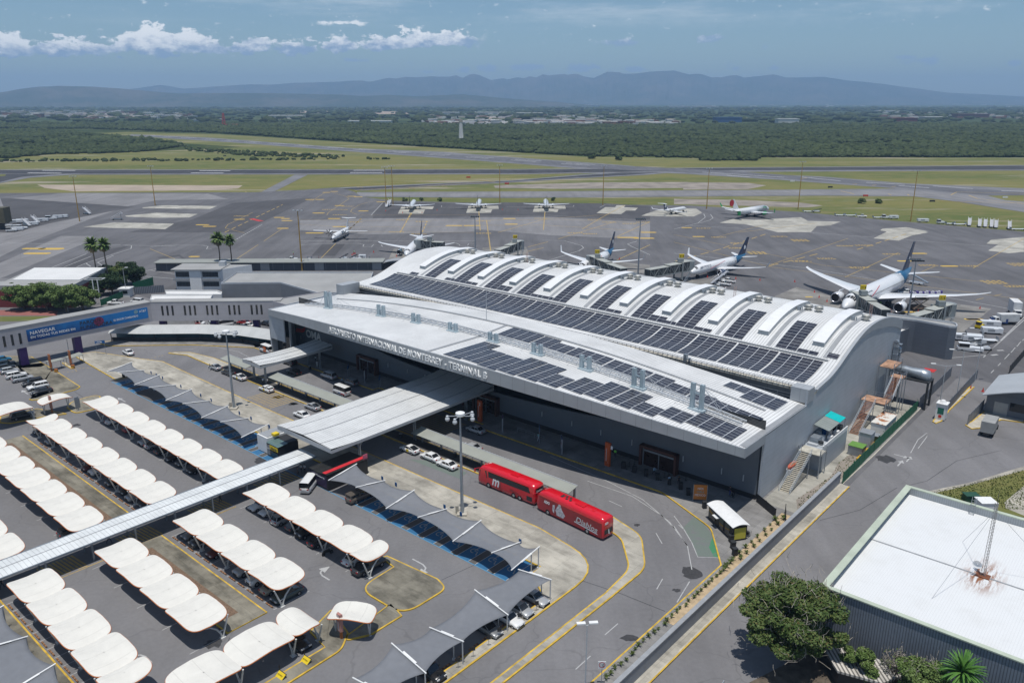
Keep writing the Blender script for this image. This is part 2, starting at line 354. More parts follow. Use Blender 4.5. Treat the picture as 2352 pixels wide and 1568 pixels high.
M_blue=mat('paint_blue',(0.025,0.125,0.26),0.7,build=worn(0.3,1.2))
M_blue_l=mat('paint_blue_light',(0.08,0.24,0.40),0.7,build=worn(0.3,1.2))
M_green=mat('paint_green',(0.135,0.165,0.145),0.7,build=worn(0.95,0.3))
M_gravel=mat('river_gravel',(0.16,0.105,0.07),0.95,var=0.45,scale=5)
M_sand=mat('planting_sand',(0.42,0.32,0.20),0.95,var=0.2,scale=1.2)
M_white=mat('white_paint',(0.72,0.72,0.71),0.45,var=0.05)
M_dark=mat('dark_metal',(0.03,0.032,0.035),0.5,var=0.1)
M_black=mat('black_rubber',(0.012,0.012,0.013),0.8,var=0.1)
M_grey=mat('grey_metal',(0.30,0.32,0.34),0.45,0.3,var=0.08)
M_lgrey=mat('light_grey_metal',(0.50,0.52,0.54),0.45,0.2,var=0.08)
M_galv=mat('galvanised_steel',(0.34,0.38,0.42),0.4,0.6,var=0.12)
M_glass=mat('dark_glass',(0.012,0.016,0.02),0.08,var=0.0,spec=0.7)
M_chrome=mat('bright_metal',(0.6,0.6,0.6),0.25,0.9,var=0.03)
M_orange=mat('orange_trim',(0.50,0.16,0.05),0.55,var=0.12)
M_red=mat('red_plastic',(0.50,0.035,0.02),0.5,var=0.08)
M_yelp=mat('yellow_paint',(0.68,0.50,0.02),0.5,var=0.08)
M_pole_y=mat('yellow_ochre_pole',(0.36,0.22,0.05),0.6,var=0.1)
M_skin=mat('skin',(0.32,0.17,0.11),0.6,var=0.05)
M_hair=mat('dark_hair',(0.02,0.014,0.01),0.7,var=0.0)
tag(MB().grid(lambda a,b:(-26000+52000*a,-700+22700*b,-0.35),8,8).build('terrain',M_plain),kind='structure')
def ridge(name,prof,dist,depth,amp,seed):
 P=[]
 for f,x,y in prof:
  X0,Y0,s=FR[f];vx=(X0+x/s)/1.7415;vy=(Y0+y/s)/1.7415;P.append(((vx-1176)/FPX,CAMH+(231-vy)/FPX*dist))
 bx=np.array([p[0]for p in P]);hz=np.array([p[1]for p in P]);n=420;m=26;r_=np.random.default_rng(seed)
 bs=np.linspace(bx[0],bx[-1],n);H_=np.interp(bs,bx,hz);v=[];k=np.cumsum(r_.normal(0,1,n));
 spur=sum(np.sin(bs*f_+r_.uniform(0,6.3))*a_ for f_,a_ in((60,.5),(137,.35),(260,.25),(520,.16)))
 for j in range(m+1):
  q_=j/m-0.62;up=max(0,1-abs(q_)/(0.62 if q_<0 else 0.38));base=up**1.5
  for i in range(n):
   d=dist+q_*depth+spur[i]*amp*2.2*(1-up)*up*3;jag=(1-up)*up*4*amp*(0.5*math.sin(bs[i]*190+j*0.9+spur[i]*2)+0.5*spur[i])*0.3
   v.append((bs[i]*dist*1.0*(d/dist),d,max(-5,H_[i]*base+jag*base)-5*(1-up)))
 f=[(j*n+i,j*n+i+1,(j+1)*n+i+1,(j+1)*n+i)for j in range(m)for i in range(n-1)]
 me=bpy.data.meshes.new(name);me.from_pydata(v,[],f);me.materials.append(M_rock);me.update();tag(link(name,me),kind='structure')
ridge('mountain_range',[('a',x,y)for x,y in[(-700,700),(300,660),(800,625),(1000,605),(1100,592),(1190,580),(1240,586),(1330,603),(1560,588),(1760,577),(1900,578),(2050,567),(2352,560)]]+[('b',x,y)for x,y in[(110,556),(220,552),(260,562),(330,548),(385,535),(430,540),(490,530),(560,533),(660,528),(780,530),(812,519),(855,538),(910,513),(950,514),(1000,535),(1040,550),(1120,538),(1145,547),(1210,532),(1250,540),(1290,527),(1325,535),(1372,513),(1400,522),(1470,515),(1510,513),(1525,520),(1560,512),(1585,511),(1640,530),(1695,538),(1740,518),(1775,500),(1860,503),(1880,512),(1960,510),(2060,498),(2200,492),(2300,515)]]+[('c',x,y)for x,y in[(0,500),(45,517),(75,512),(115,513),(190,535),(220,530),(240,536),(290,524),(350,520),(390,535),(500,525),(580,514),(660,535),(780,533),(900,530),(1050,552),(1150,560),(1300,575),(1400,590),(1500,600),(1700,627),(1900,636),(2000,640),(2352,660),(2700,678),(3300,700)]],16500,5200,240,3)
ridge('foothills',[('a',x,y)for x,y in[(-900,690),(-300,665),(0,642),(200,620),(300,603),(400,592),(540,586),(740,590),(900,600),(1050,612),(1200,625),(1300,632),(1500,630),(1900,630),(2352,640)]]+[('b',x,y)for x,y in[(200,648),(300,645),(380,640),(560,650),(850,637),(1000,650),(1100,660),(1400,680),(1700,705)]],9800,2600,90,9)
def S(name,fr,pts,z,m):return sheet(name,px(fr,pts),z,m)
S('grass_field','V',[(-900,372),(30,362),(120,352),(330,348),(560,338),(240,318),(225,306),(290,303),(500,308),(900,333),(1350,360),(2352,362),(3300,362),(3300,700),(2700,600),(2352,540),(1176,480),(0,470),(-900,480)],-0.2,M_grass)
S('scrub_ground','V',[(-1500,374),(30,364),(120,354),(330,349),(560,339),(240,319),(224,306),(290,302),(500,307),(900,332),(1350,359),(2352,361),(3600,361),(3300,288),(2352,286),(1176,288),(0,286),(-1100,286)],-0.28,M_scrub)
S('dirt_strip','a',[(250,1240),(1630,1245),(1600,1265),(1400,1278),(500,1285),(300,1262)],-0.17,mat('bare_dirt',(0.34,0.28,0.22),0.95,var=0.15,scale=0.05))
S('dirt_strip','b',[(1050,1245),(1700,1225),(2352,1222),(2352,1262),(1500,1268),(1060,1262)],-0.17,mat('stony_dirt',(0.24,0.21,0.18),0.95,var=0.3,scale=0.08))
S('dirt_strip','c',[(62,1223),(500,1228),(620,1245),(500,1270),(62,1273)],-0.165,MATS['stony_dirt'])
S('dirt_strip','c',[(0,1335),(400,1340),(850,1360),(1000,1380),(900,1392),(0,1370)],-0.17,MATS['stony_dirt'])
def inpoly(P,x,y):
 r_=np.zeros(len(x),bool);n=len(P)
 for i in range(n):
  x0,y0=P[i][0],P[i][1];x1,y1=P[(i+1)%n][0],P[(i+1)%n][1]
  c=((y0>y)!=(y1>y));xx=(x1-x0)*(y-y0)/((y1-y0)or 1e-9)+x0;r_^=c&(x<xx)
 return r_
def ico():
 import bmesh
 out=[]
 for sub in(1,2):
  bm=bmesh.new();bmesh.ops.create_icosphere(bm,subdivisions=sub,radius=1);bm.verts.ensure_lookup_table()
  out.append((np.array([v.co[:]for v in bm.verts]),np.array([[v.index for v in f.verts]for f in bm.faces])));bm.free()
 return out
ICO=ico()
def leaf_b(lo,hi_,dry):
 def b(n,bs,t,c):
  h=NB(n);g=n.nodes.new('ShaderNodeNewGeometry').outputs['Position']
  a=h.noise(g,0.006,5,0.6);b2=h.noise(g,0.16,2,0.5);c3=h.noise(g,0.9,2,0.5)
  col=h.mix(h.ss(b2,0.4,0.6),lo,hi_);col=h.mix(h.ss(a,0.45,0.7,0,0.6),col,tuple(x*1.5 for x in hi_));col=h.mix(h.ss(c3,0.62,0.75,0,0.6),col,dry)
  n.links.new(col,bs.inputs['Base Color'])
 return b
M_bush=mat('scrub_leaves',(0.04,0.06,0.02),0.9,spec=0.1,build=leaf_b((0.028,0.042,0.018),(0.052,0.068,0.028),(0.095,0.088,0.062)))
def clumps(name,polys,area_per,size,seed,ico_i,m,ymin=0,ymax=1e9,squash=0.62,label=None):
 r_=np.random.default_rng(seed);xs=[];ys=[]
 for P in polys:
  ax=np.array([p[0]for p in P]);ay=np.array([p[1]for p in P]);x0,x1,y0,y1=ax.min(),ax.max(),max(ay.min(),ymin),min(ay.max(),ymax)
  if y1<=y0:continue
  k=int((x1-x0)*(y1-y0)/area_per);x=r_.uniform(x0,x1,k);y=r_.uniform(y0,y1,k);lim=np.abs(x)<y*0.70+30;ok=inpoly(P,x,y)&lim&((np.sin(x*.011+2*np.sin(y*.0031))*np.sin(y*.0102+1.7*np.sin(x*.0047))>-0.83)|(r_.random(k)<.25))
  xs.append(x[ok]);ys.append(y[ok])
 x=np.concatenate(xs);y=np.concatenate(ys);n=len(x);V0,F0=ICO[ico_i];nv=len(V0)
 sz=r_.uniform(*size,n)*(1+0.5*(r_.random(n)<0.08));j=r_.normal(1,0.24,(n,nv,1)).clip(0.45,1.6);ang=r_.uniform(0,6.28,n)
 V_=V0[None]*j;c,s=np.cos(ang)[:,None],np.sin(ang)[:,None];X_=V_[...,0]*c-V_[...,1]*s;Y_=V_[...,0]*s+V_[...,1]*c
 asp=r_.uniform(0.8,1.25,(n,1));v=np.stack([X_*sz[:,None]*asp+x[:,None],Y_*sz[:,None]/asp+y[:,None],(V_[...,2]*squash+squash*0.7)*sz[:,None]-0.2],-1).reshape(-1,3)
 f=(F0[None]+(np.arange(n)*nv)[:,None,None]).reshape(-1,3)
 me=bpy.data.meshes.new(name);me.vertices.add(len(v));me.vertices.foreach_set('co',v.astype(np.float32).ravel());me.loops.add(f.size);me.loops.foreach_set('vertex_index',f.astype(np.int32).ravel())
 me.polygons.add(len(f));me.polygons.foreach_set('loop_start',np.arange(0,f.size,3,dtype=np.int32));me.polygons.foreach_set('loop_total',np.full(len(f),3,dtype=np.int32));me.materials.append(m);me.update();me.validate()
 return tag(link(name,me),label,kind='stuff')
woodN=px('V',[(-1500,292),(200,296),(500,306),(900,332),(1350,359),(1610,363),(1616,369),(1735,369),(1745,361),(2352,361),(3300,361),(3000,287),(2352,285),(1176,288),(700,284),(-600,284)])
woodL=px('V',[(-1200,374),(-200,366),(30,363),(120,354),(218,353),(330,349),(425,335),(300,318),(215,310),(100,300),(-300,300),(-1200,300)])
clumps('scrub_woodland',[woodN,woodL],30,(2.0,4.0),5,1,M_bush,0,1250,label='dark green scrub woodland beyond the runways')
clumps('scrub_woodland',[woodN,woodL],62,(3.2,5.8),6,0,M_bush,1250,2400,label='dark green scrub woodland further beyond the runways')
far=[(-3600,2400),(3600,2400),(9000,8000),(-9000,8000)]
clumps('far_woodland',[far],9000,(8,22),8,0,M_bush,2400,7800,0.35,label='far dark green thickets on the plain')
clumps('bushes',[px('V',[(420,335),(440,340),(560,348),(800,360),(770,364),(560,358),(430,346)]),px('V',[(0,369),(300,367),(620,366),(900,364),(900,366),(300,371),(0,372)])],60,(1.2,3.0),15,0,M_bush,label='line of low bushes between the runways')
S('runway_shoulder','V',[(-1500,391),(1176,388.3),(2352,379.2),(3600,370),(3600,380.5),(2352,391.5),(1500,396),(1176,400.3),(-1500,402.5)],-0.10,M_shoulder)
S('runway','V',[(-1500,392.2),(1176,389.8),(2352,380.6),(3600,371.4),(3600,379.3),(2352,389.6),(1700,391),(1176,398.2),(-1500,400)],-0.06,M_rwy)
cross=[('a',(880,903)),('a',(1400,925)),('a',(2352,995)),('b',(700,1020)),('b',(1200,1058)),('b',(1900,1108)),('b',(2352,1150)),('c',(1000,1186)),('c',(1570,1232)),('c',(2352,1265)),('c',(3400,1310))]
crossb=[('a',(870,912)),('a',(1200,935)),('a',(1600,960)),('a',(2352,1018)),('b',(1100,1092)),('b',(1640,1135)),('c',(100,1170)),('c',(700,1208)),('c',(1480,1265)),('c',(1700,1295)),('c',(2352,1420)),('c',(3400,1600))]
S2=lambda L_:[at(f,*p)for f,p in L_]
sheet('crossing_runway',S2(cross)+S2(crossb)[::-1],-0.085,M_shoulder)
sheet('crossing_runway_surface',[p+Vector((0,0,0))for p in S2([('a',(900,906)),('a',(1400,930)),('a',(2352,1000)),('b',(1200,1064)),('b',(1900,1113)),('c',(400,1150)),('c',(1570,1238)),('c',(2352,1290))])+S2([('a',(900,911)),('a',(1600,955)),('a',(2352,1010)),('b',(1100,1086)),('b',(1800,1136)),('c',(300,1168)),('c',(1480,1256)),('c',(2352,1335))])[::-1]],-0.05,mat('grey_asphalt',(0.115,0.115,0.125),0.85,build=asphalt(0.85,1.1,0.15,False)))
S('taxiway_link','V',[(775,430.5),(1000,421),(1176,414),(1330,401),(1420,395),(1560,395),(1480,402),(1300,411),(1176,419),(1000,427),(830,438)],-0.09,M_shoulder)
S('taxiway_link_surface','V',[(775,433),(1000,423),(1176,415.5),(1336,403),(1430,396.5),(1520,396),(1440,402),(1300,409),(1176,417),(1000,425),(830,436)],-0.055,M_rwy)
S('taxiway_link','a',[(1750,1292),(1980,1174),(2068,1174),(1832,1292)],-0.09,M_shoulder)
S('taxiway_link','V',[(-400,452),(0,420.5),(70,408),(170,401),(190,399),(-500,401),(-900,452)],-0.088,M_shoulder)
S('taxiway_link_surface','V',[(-400,440),(0,418),(50,406),(120,401),(150,399.5),(-500,401),(-700,440)],-0.05,M_rwy)
S('grass_island','a',[(-100,1172),(40,1172),(35,1182),(-100,1195)],-0.04,M_grass)
S('parallel_taxiway','V',[(820,441),(1176,439.5),(1800,435.5),(2060,433),(2352,446),(2900,480),(3300,560),(2352,487),(2200,463),(2100,451),(1900,449),(1548,451.5),(1176,454.5),(820,452)],-0.082,M_shoulder)
S('parallel_taxiway_surface','V',[(820,443.5),(1176,442),(1800,438),(2080,437),(2352,454),(2352,478),(2150,452),(1900,446),(1548,448.5),(1176,451),(820,450)],-0.045,M_apron_l)
S('grass_island','c',[(2108,1315),(2352,1312),(2352,1355),(2230,1345)],-0.03,M_grass)
mb=MB()
for(f,a,b,w_)in[('a',(285,1145),(508,1146),3),('a',(186,1162),(412,1164),3),('a',(1340,1147),(1548,1148),3),('a',(1283,1162),(1502,1163),3),('b',(108,1145),(318,1145),3),('b',(85,1160),(300,1160),3)]:line(mb,[at(f,*a),at(f,*b)],w_,-0.02)
for i in range(15):
 t0=i/15*1.0;a=at('a',1000,909).lerp(at('b',1900,1122),t0);b=at('a',1000,909).lerp(at('b',1900,1122),t0+0.035)
 for k in(-5,5):line(mb,[a+Vector((k*.6,k,0)),b+Vector((k*.6,k,0))],1.3,-0.02)
for f,a,b in[('c',(190,1157),(740,1192)),('c',(860,1190),(1120,1216)),('c',(1290,1225),(1550,1240)),('c',(1740,1250),(2010,1268)),('c',(2200,1282),(2352,1287)),('c',(355,1178),(510,1190)),('c',(1510,1248),(1715,1262))]:line(mb,[at(f,*a),at(f,*b)],1.4,-0.02)
struct('runway_marking',mb,M_wht2)
mb=MB()
for f,pts in[('b',[(0,1252),(140,1245),(1640,1160)]),('b',[(70,1295),(160,1275),(400,1262),(980,1225)]),('a',[(0,1330),(1200,1318)]),('c',[(1860,1310),(1900,1290),(2352,1300)]),('c',[(1980,1312),(2040,1335),(2352,1370)]),('c',[(1700,1350),(2352,1365)])]:line(mb,px(f,pts),0.9,-0.02)
for f,a,b in[('b',(960,1210),(1060,1225)),('b',(1130,1200),(1160,1206)),('b',(480,1262),(520,1268)),('b',(700,1248),(740,1254)),('b',(130,1255),(170,1260)),('a',(1370,1298),(1385,1304)),('a',(1515,1294),(1530,1300)),('a',(1650,1290),(1668,1296)),('c',(850,1201),(900,1193)),('c',(1120,1283),(1210,1303)),('c',(1200,1240),(1230,1236)),('c',(1330,1247),(1360,1243)),('c',(1460,1256),(1490,1252)),('c',(1440,1303),(1460,1310)),('c',(1570,1306),(1580,1313))]:line(mb,[at(f,*a),at(f,*b)],1.0,-0.02)
struct('taxiway_marking',mb,M_yel)
apr=px('V',[(-900,441),(0,443.5),(585,441.5),(700,436),(775,430.5),(800,436),(815,441),(830,452),(905,461),(1176,468),(1579,471.7),(1842,487),(2043,506),(2352,532),(3300,610)])+[W(40,330),W(40,236),W(-22.5,236),W(-22.5,212),W(-38.5,212),W(-38.5,119),W(-300,119),W(-420,60)]
sheet('apron',apr,-0.015,M_apron)
def patches(name,m,z,*L_):
 mb=MB()
 for i,(f,pts)in enumerate(L_):
  P=px(f,pts);P=P if _ccw(P)else P[::-1];mb.poly([(p.x,p.y,z+i*0.0007)for p in P])
 return struct(name,mb,m)
patches('apron_pale_bays',M_apron_l,-0.008,('V',[(-900,456),(-100,456),(260,455),(330,462),(215,500),(60,560),(-100,640),(-700,640)]),('a',[(430,1298),(1400,1302),(1540,1340),(1050,1345),(900,1380),(100,1420),(0,1340)]),('A',[(-600,560),(0,340),(820,-20),(1260,-20),(1180,60),(520,330),(80,520),(-300,640)]),('b',[(1150,1290),(2352,1290),(2352,1300),(1150,1300)]),('E',[(0,610),(1400,575),(2352,600),(2352,760),(900,800),(0,740)]),('G',[(0,400),(1000,395),(2352,470),(2352,700),(1000,640),(0,560)]))
patches('apron_dark_bays',M_apron_d,0.0,('a',[(1560,1365),(2000,1335),(2100,1330),(1620,1562),(1330,1562),(860,1562),(1000,1530),(1290,1475)]),('E',[(980,520),(1120,370),(2352,380),(2352,560),(980,585)]),('G',[(0,230),(400,200),(1760,215),(2352,250),(2352,440),(1000,390),(0,400)]),('a',[(0,1330),(60,1332),(900,1390),(340,1500),(100,1562),(-200,1562),(60,1480)]),('E',[(155,1085),(300,925),(610,925),(470,1085)]),('A',[(820,400),(1200,200),(1500,150),(1780,100),(1400,260),(1020,400)]),('B',[(90,600),(400,565),(490,635),(440,625),(390,590),(150,625)]))
pads=[('E',[(1360,430),(1800,423),(1780,462),(1680,465),(1655,520),(1315,520)]),('b',[(880,1385),(1080,1383),(1085,1405),(1040,1407),(1030,1430),(865,1430)]),('b',[(1325,1385),(1530,1382),(1535,1405),(1485,1407),(1478,1425),(1312,1425)]),('b',[(1875,1380),(1935,1380),(1925,1394),(2020,1396),(2000,1415),(1940,1415),(1905,1440),(1740,1432),(1800,1392),(1865,1393)]),('c',[(-90,1405),(60,1400),(150,1402),(190,1430),(130,1455),(-30,1455),(-220,1450),(-190,1438)]),('c',[(305,1497),(400,1470),(540,1478),(850,1460),(870,1468),(900,1485),(1120,1490),(1050,1515),(960,1520),(920,1560),(700,1562),(560,1525),(480,1508)]),('c',[(1470,1535),(1580,1530),(1710,1555),(1560,1562),(1440,1562)]),('f',[(1400,25),(1560,15),(1710,50),(1600,70),(1510,105),(1340,90),(1430,45),(1385,35)]),('f',[(2100,125),(2130,100),(2352,80),(2352,180),(2250,190),(2110,172),(2180,130)]),('a',[(955,1395),(1100,1380),(1460,1385),(1410,1405),(1170,1402),(960,1400)]),('a',[(840,1450),(1050,1430),(1330,1438),(1270,1462),(1050,1464),(850,1456)]),('a',[(560,1525),(770,1495),(1170,1503),(1110,1540),(700,1530)])]
patches('apron_pads',M_pad,0.004,*pads)
patches('stand_concrete',mat('stand_concrete',(0.225,0.215,0.20),0.85,build=concrete(0.3,7)),0.006,('E',[(1180,1145),(1260,988),(1560,995),(1800,1145)]),('n',[(0,435),(200,350),(560,440),(620,520),(600,560),(0,480)]),('n',[(1360,540),(1410,465),(2045,553),(1740,805),(1640,805),(1300,560)]),('G',[(100,810),(380,795),(690,800),(745,950),(560,950),(100,850)]),('G',[(1370,1030),(1900,1000),(2352,1040),(2352,1140),(2000,1180),(1500,1130)]),('f',[(0,370),(330,360),(240,420),(130,420),(0,400)]))
mb=MB()
for f,pts in[('E',[(280,1120),(480,920)]),('E',[(1355,765),(1490,505),(1520,490)]),('E',[(360,540),(380,505),(660,320),(620,290),(430,235)]),('E',[(340,235),(150,355),(90,330)]),('E',[(680,495),(700,460),(790,405),(900,370),(1100,335),(1500,320)]),('E',[(680,495),(760,530),(900,540),(2352,538)]),('E',[(0,660),(600,700),(2352,690)]),('E',[(0,600),(900,612),(2352,608)]),('E',[(0,780),(1000,765),(2352,772)]),('B',[(0,488),(410,655)]),('B',[(1155,630),(1455,432)]),('B',[(1530,385),(1780,215)]),('B',[(1270,275),(1010,210),(1050,160),(1180,100),(1380,0)]),('G',[(1690,410),(2010,240)]),('G',[(940,330),(920,570)]),('G',[(50,300),(70,580)]),('G',[(155,440),(210,850)]),('G',[(1440,560),(1690,410)]),('G',[(1120,690),(1880,460)]),('G',[(700,860),(920,810)]),('G',[(710,800),(980,730)]),('G',[(0,440),(1200,430),(2352,480)]),('G',[(0,510),(900,505),(2352,590)]),('G',[(1900,980),(2352,770)]),('G',[(1820,700),(2352,460)]),('f',[(0,65),(1000,270),(2352,410)]),('f',[(0,115),(640,280),(2352,500)]),('f',[(270,85),(600,0)]),('f',[(640,270),(1170,90)]),('f',[(1150,350),(1510,185)]),('f',[(1660,315),(1760,275)]),('f',[(2010,290),(2352,90)]),('f',[(2150,475),(2200,465)]),('f',[(2030,503),(2080,490)]),('c',[(430,1562),(960,1500)]),('b',[(1080,1562),(1400,1470),(1830,1440)])]:line(mb,px(f,pts),0.42 if f in 'cbG' else 0.28,0.016)
for f,a,b in[('E',(665,730),(820,585)),('E',(1600,860),(1710,620)),('f',(0,245),(320,160)),('f',(330,155),(620,60)),('f',(640,275),(980,190)),('f',(1230,165),(1560,60)),('a',(1510,1562),(1900,1375)),('b',(420,1562),(500,1430)),('b',(80,1540),(160,1470))]:line(mb,[at(f,*a),at(f,*b)],0.6,0.017,dash=(7,4))
struct('apron_line',mb,M_yel)
mb=MB()
for f,c,w_,h_ in[('B',(1785,213),2.4,5),('B',(705,165),2.5,6),('B',(800,187),2.5,6),('B',(1200,92),2.4,5),('B',(1735,67),2.4,5),('B',(1820,82),2.4,4),('B',(1840,110),2.4,5),('B',(595,592),2.2,3.6),('E',(355,235),2.6,4.5),('E',(460,222),2.6,4.5),('E',(130,330),2.6,5),('E',(265,330),2.6,5),('E',(250,512),2.6,6),('E',(850,484),2.6,5),('E',(460,586),2.6,6),('E',(530,412),2.4,5),('E',(540,694),2.4,7),('E',(195,780),2.4,8),('E',(2070,680),2.4,8),('E',(2310,680),2.4,8),('E',(1085,362),2.4,4.6),('E',(785,295),2.4,5),('E',(695,287),2.4,5),('G',(463,418),2.6,6),('G',(487,493),2.6,6),('G',(2270,682),2.6,9),('G',(2050,672),2.6,9),('G',(2330,603),2.6,7),('f',(165,78),2.2,5),('f',(85,18),2.2,4.6),('f',(1645,191),2.2,6),('f',(1557,242),2.2,6),('f',(1850,276),2.2,6),('f',(907,483),1.2,2),('f',(2010,632),1.4,3.5),('A',(455,149),3,9),('A',(690,152),4.5,9),('A',(500,214),3.4,10),('D',(1395,837),1.6,5),('D',(150,700),1.4,4)]:
 p=at(f,*c);mb.poly([(p.x-h_/2,p.y-w_/2,0.02),(p.x+h_/2,p.y-w_/2,0.02),(p.x+h_/2+w_*.35,p.y,0.02),(p.x+h_/2,p.y+w_/2,0.02),(p.x-h_/2,p.y+w_/2,0.02),(p.x-h_/2-w_*.35,p.y,0.02)])
struct('apron_sign_marking',mb,M_yel2)
mb=MB()
for f,c in[('f',(195,22)),('f',(300,82)),('f',(430,122)),('f',(420,155)),('f',(700,77)),('f',(1145,140)),('f',(1270,137)),('f',(1020,225)),('f',(850,243)),('f',(1240,285)),('f',(1705,270)),('f',(1985,275)),('f',(2290,412)),('E',(720,632)),('E',(1380,600)),('E',(1640,625)),('E',(1290,765)),('E',(1590,790)),('G',(1340,610)),('G',(1545,622)),('G',(1800,468)),('G',(2070,485)),('G',(1600,430)),('G',(2255,465)),('G',(880,415)),('E',(640,422)),('E',(525,535)),('E',(375,465)),('E',(550,465)),('B',(1210,48)),('f',(1460,195)),('G',(110,615)),('G',(100,450))]:
 p=at(f,*c)
 for r0 in(0,1):
  x=-3.6
  while x<3.6:
   w_=random.choice((0.5,0.9,1.3));mb.poly([(p.x+x,p.y-1.3+r0*1.5,0.018),(p.x+x+w_,p.y-1.3+r0*1.5,0.018),(p.x+x+w_,p.y-0.3+r0*1.5,0.018),(p.x+x,p.y-0.3+r0*1.5,0.018)]);x+=w_+0.45
for f,c in[('f',(848,103)),('f',(560,187)),('f',(2150,383)),('f',(2320,265))]:
 p=at(f,*c)
 for a in range(3):
  for b_ in range(4):q_=(p.x-4+b_*2.1,p.y-3+a*2.2);mb.poly([(q_[0],q_[1],.018),(q_[0]+1.5,q_[1]+.2,.018),(q_[0]+1.5,q_[1]+1.5,.018),(q_[0],q_[1]+1.4,.018)])
struct('apron_stencil',mb,M_yel)
mb=MB()
for f,pts in[('E',[(0,945),(200,925),(780,918),(860,935),(845,962),(960,965),(990,935),(1090,938),(1110,962)]),('E',[(1400,905),(2090,912),(2140,935),(2150,948),(2250,948),(2270,922),(2352,922)]),('E',[(0,885),(2352,885)]),('E',[(955,540),(1110,378)]),('E',[(0,620),(1200,586),(2352,590)]),('B',[(0,465),(200,440),(700,440),(780,455),(760,490),(830,492)]),('A',[(1880,465),(2352,365)]),('A',[(2030,440),(2352,490)]),('A',[(1880,515),(2352,555)]),('A',[(700,400),(1160,220)]),('A',[(860,395),(1230,250)]),('A',[(1030,395),(1190,330),(1160,350),(1220,390)]),('A',[(1190,330),(1760,150),(1770,110),(1600,100)]),('A',[(1370,370),(1310,335),(1530,240)]),('A',[(0,100),(100,75),(2352,115)]),('f',[(0,0),(700,35),(2352,160)]),('f',[(0,190),(900,290),(1500,390),(2352,500)]),('f',[(1800,480),(2352,580)]),('G',[(900,708),(1200,715),(1430,780),(1460,810),(1400,850),(950,990)]),('G',[(2352,905),(2100,790),(2050,760),(2180,720)]),('G',[(0,390),(1000,375),(2352,440)]),('c',[(0,1540),(160,1500),(210,1460),(200,1437)]),('c',[(170,1500),(240,1480),(262,1465),(245,1440)]),('E',[(2352,440),(1900,436),(1905,410)]),('G',[(430,262),(1320,262),(1330,240)]),('G',[(1675,270),(1755,230),(2110,245)])]:line(mb,px(f,pts),0.35,0.012)
for f,a,b in[('n',(1655,1018),(1990,990)),('n',(2352,660),(1990,990)),('D',(1580,1562),(2352,800))]:line(mb,[at(f,*a),at(f,*b)],0.25,0.012)
line(mb,[at('B',1110,390),at('B',1505,160)],0.7,0.012,dash=(2,1.6));line(mb,[at('D',2030,1540),at('D',2352,1200)],0.2,0.012,dash=(3,4.5));line(mb,[at('n',2040,1160),at('n',2352,840)],0.2,0.012,dash=(3,4.5))
for a,b in[((1840,1430),(1965,1425)),((1730,1520),(1850,1505))]:line(mb,[at('D',*a),at('D',*b)],0.8,0.012)
struct('apron_white_line',mb,M_wht)
mb=MB()
for f,pts in[('B',[(1330,85),(1400,82),(1530,115),(1460,120)]),('n',[(1415,1110),(1530,1130),(1500,1155),(1400,1140)])]:mb.poly([(p.x,p.y,0.02)for p in px(f,pts)][::-1])
struct('apron_red_marking',mb,mat('paint_red',(0.45,0.03,0.03),0.7,build=worn(0.4,1)))
mb=MB()
for f,pts in[('E',[(2352,770),(1540,790),(1370,830),(1200,1000)])]:line(mb,px(f,pts),0.2,0.012)
struct('apron_joint',mb,M_apron_d)
sheet('road',st((-420,20),(-420,119.2),(-38.5,119.2),(-38.5,300),(-15,300),(60,120),(60,0),(-60,-20),(-300,-20)),-0.02,M_road)
def island(name,pts,top,h=0.15,kerb=0.22,m_k=None):
 P=[Vector((p[0],p[1]))for p in pts]
 if not _ccw(P):P=P[::-1]
 mb=MB();mb.prism([(p.x,p.y)for p in P],-0.1,h);o=tag(mb.build(name,[m_k or M_kerb]),kind='structure')
 r_=strip(P,kerb*2,True);inner=[r_[i][0]for i in range(len(P))]
 tp=MB().poly([(p.x,p.y,h+0.006)for p in inner]);tag(tp.build('pavement',[top]),kind='structure');return o
R_=lambda pts,rad,n=6:rounded([W(*p)for p in pts],rad,n)
sheet('parking_lot',st((-420,10),(-420,60),(-226,60),(-219,75.6),(-192.3,74.4),(-64,81.6),(-58,79),(-58,10)),-0.01,M_park)
prom=R_([(-221,75.7),(-219.5,80.9),(-203.8,86.3),(-197.7,88.9),(-155,88.0),(-70.5,87.8),(-56.6,85.6),(-56.5,70),(-56.6,10),(-58.2,10),(-58.2,73.6),(-63.4,77.1),(-63.4,79.2),(-192.5,79.4),(-192.4,74.5)],[1,1,3,3,0,2,13,6,0,0,0,0,0,0,0])
island('promenade_kerb',prom,M_conc)
isl=R_([(-205,92.4),(-200.1,97.4),(-190.6,99.2),(-65.5,98.9),(-57,96.5),(-51.6,89),(-51.4,80),(-51.5,10),(-52.6,10),(-52.7,80),(-53.4,87.3),(-59,93.6),(-66,95.3),(-186.4,95.3),(-197.9,95.6)],[0.8,3,4,2,6,6,6,0,0,6,6,5,2,4,3])
island('platform_kerb',isl,M_conc)
mb=MB().prism([W(*p)[:2]for p in[(-182,95.75),(-182,98.5),(-70,98.5),(-70,95.75)]],0.1,0.165);struct('platform_paving',mb,[mat('dark_paving',(0.085,0.082,0.08),0.85,build=concrete(0.2,1.2))])
fore=R_([(-215,96),(-190,111),(-139.8,111),(-139.8,113.2),(-106,113.2),(-106,110.9),(-90.3,110.8),(-90.3,112.8),(-95.2,112.8),(-95.2,110.8),(-62,110.9),(-50,105.5),(-43.9,96.9),(-43.9,10),(-38.6,10),(-38.6,160),(-60,160),(-60,121),(-215,121)],[1,6,0,0,0,0,0,0,0,0,4,5,0.5,0,0,0,0,0,0])
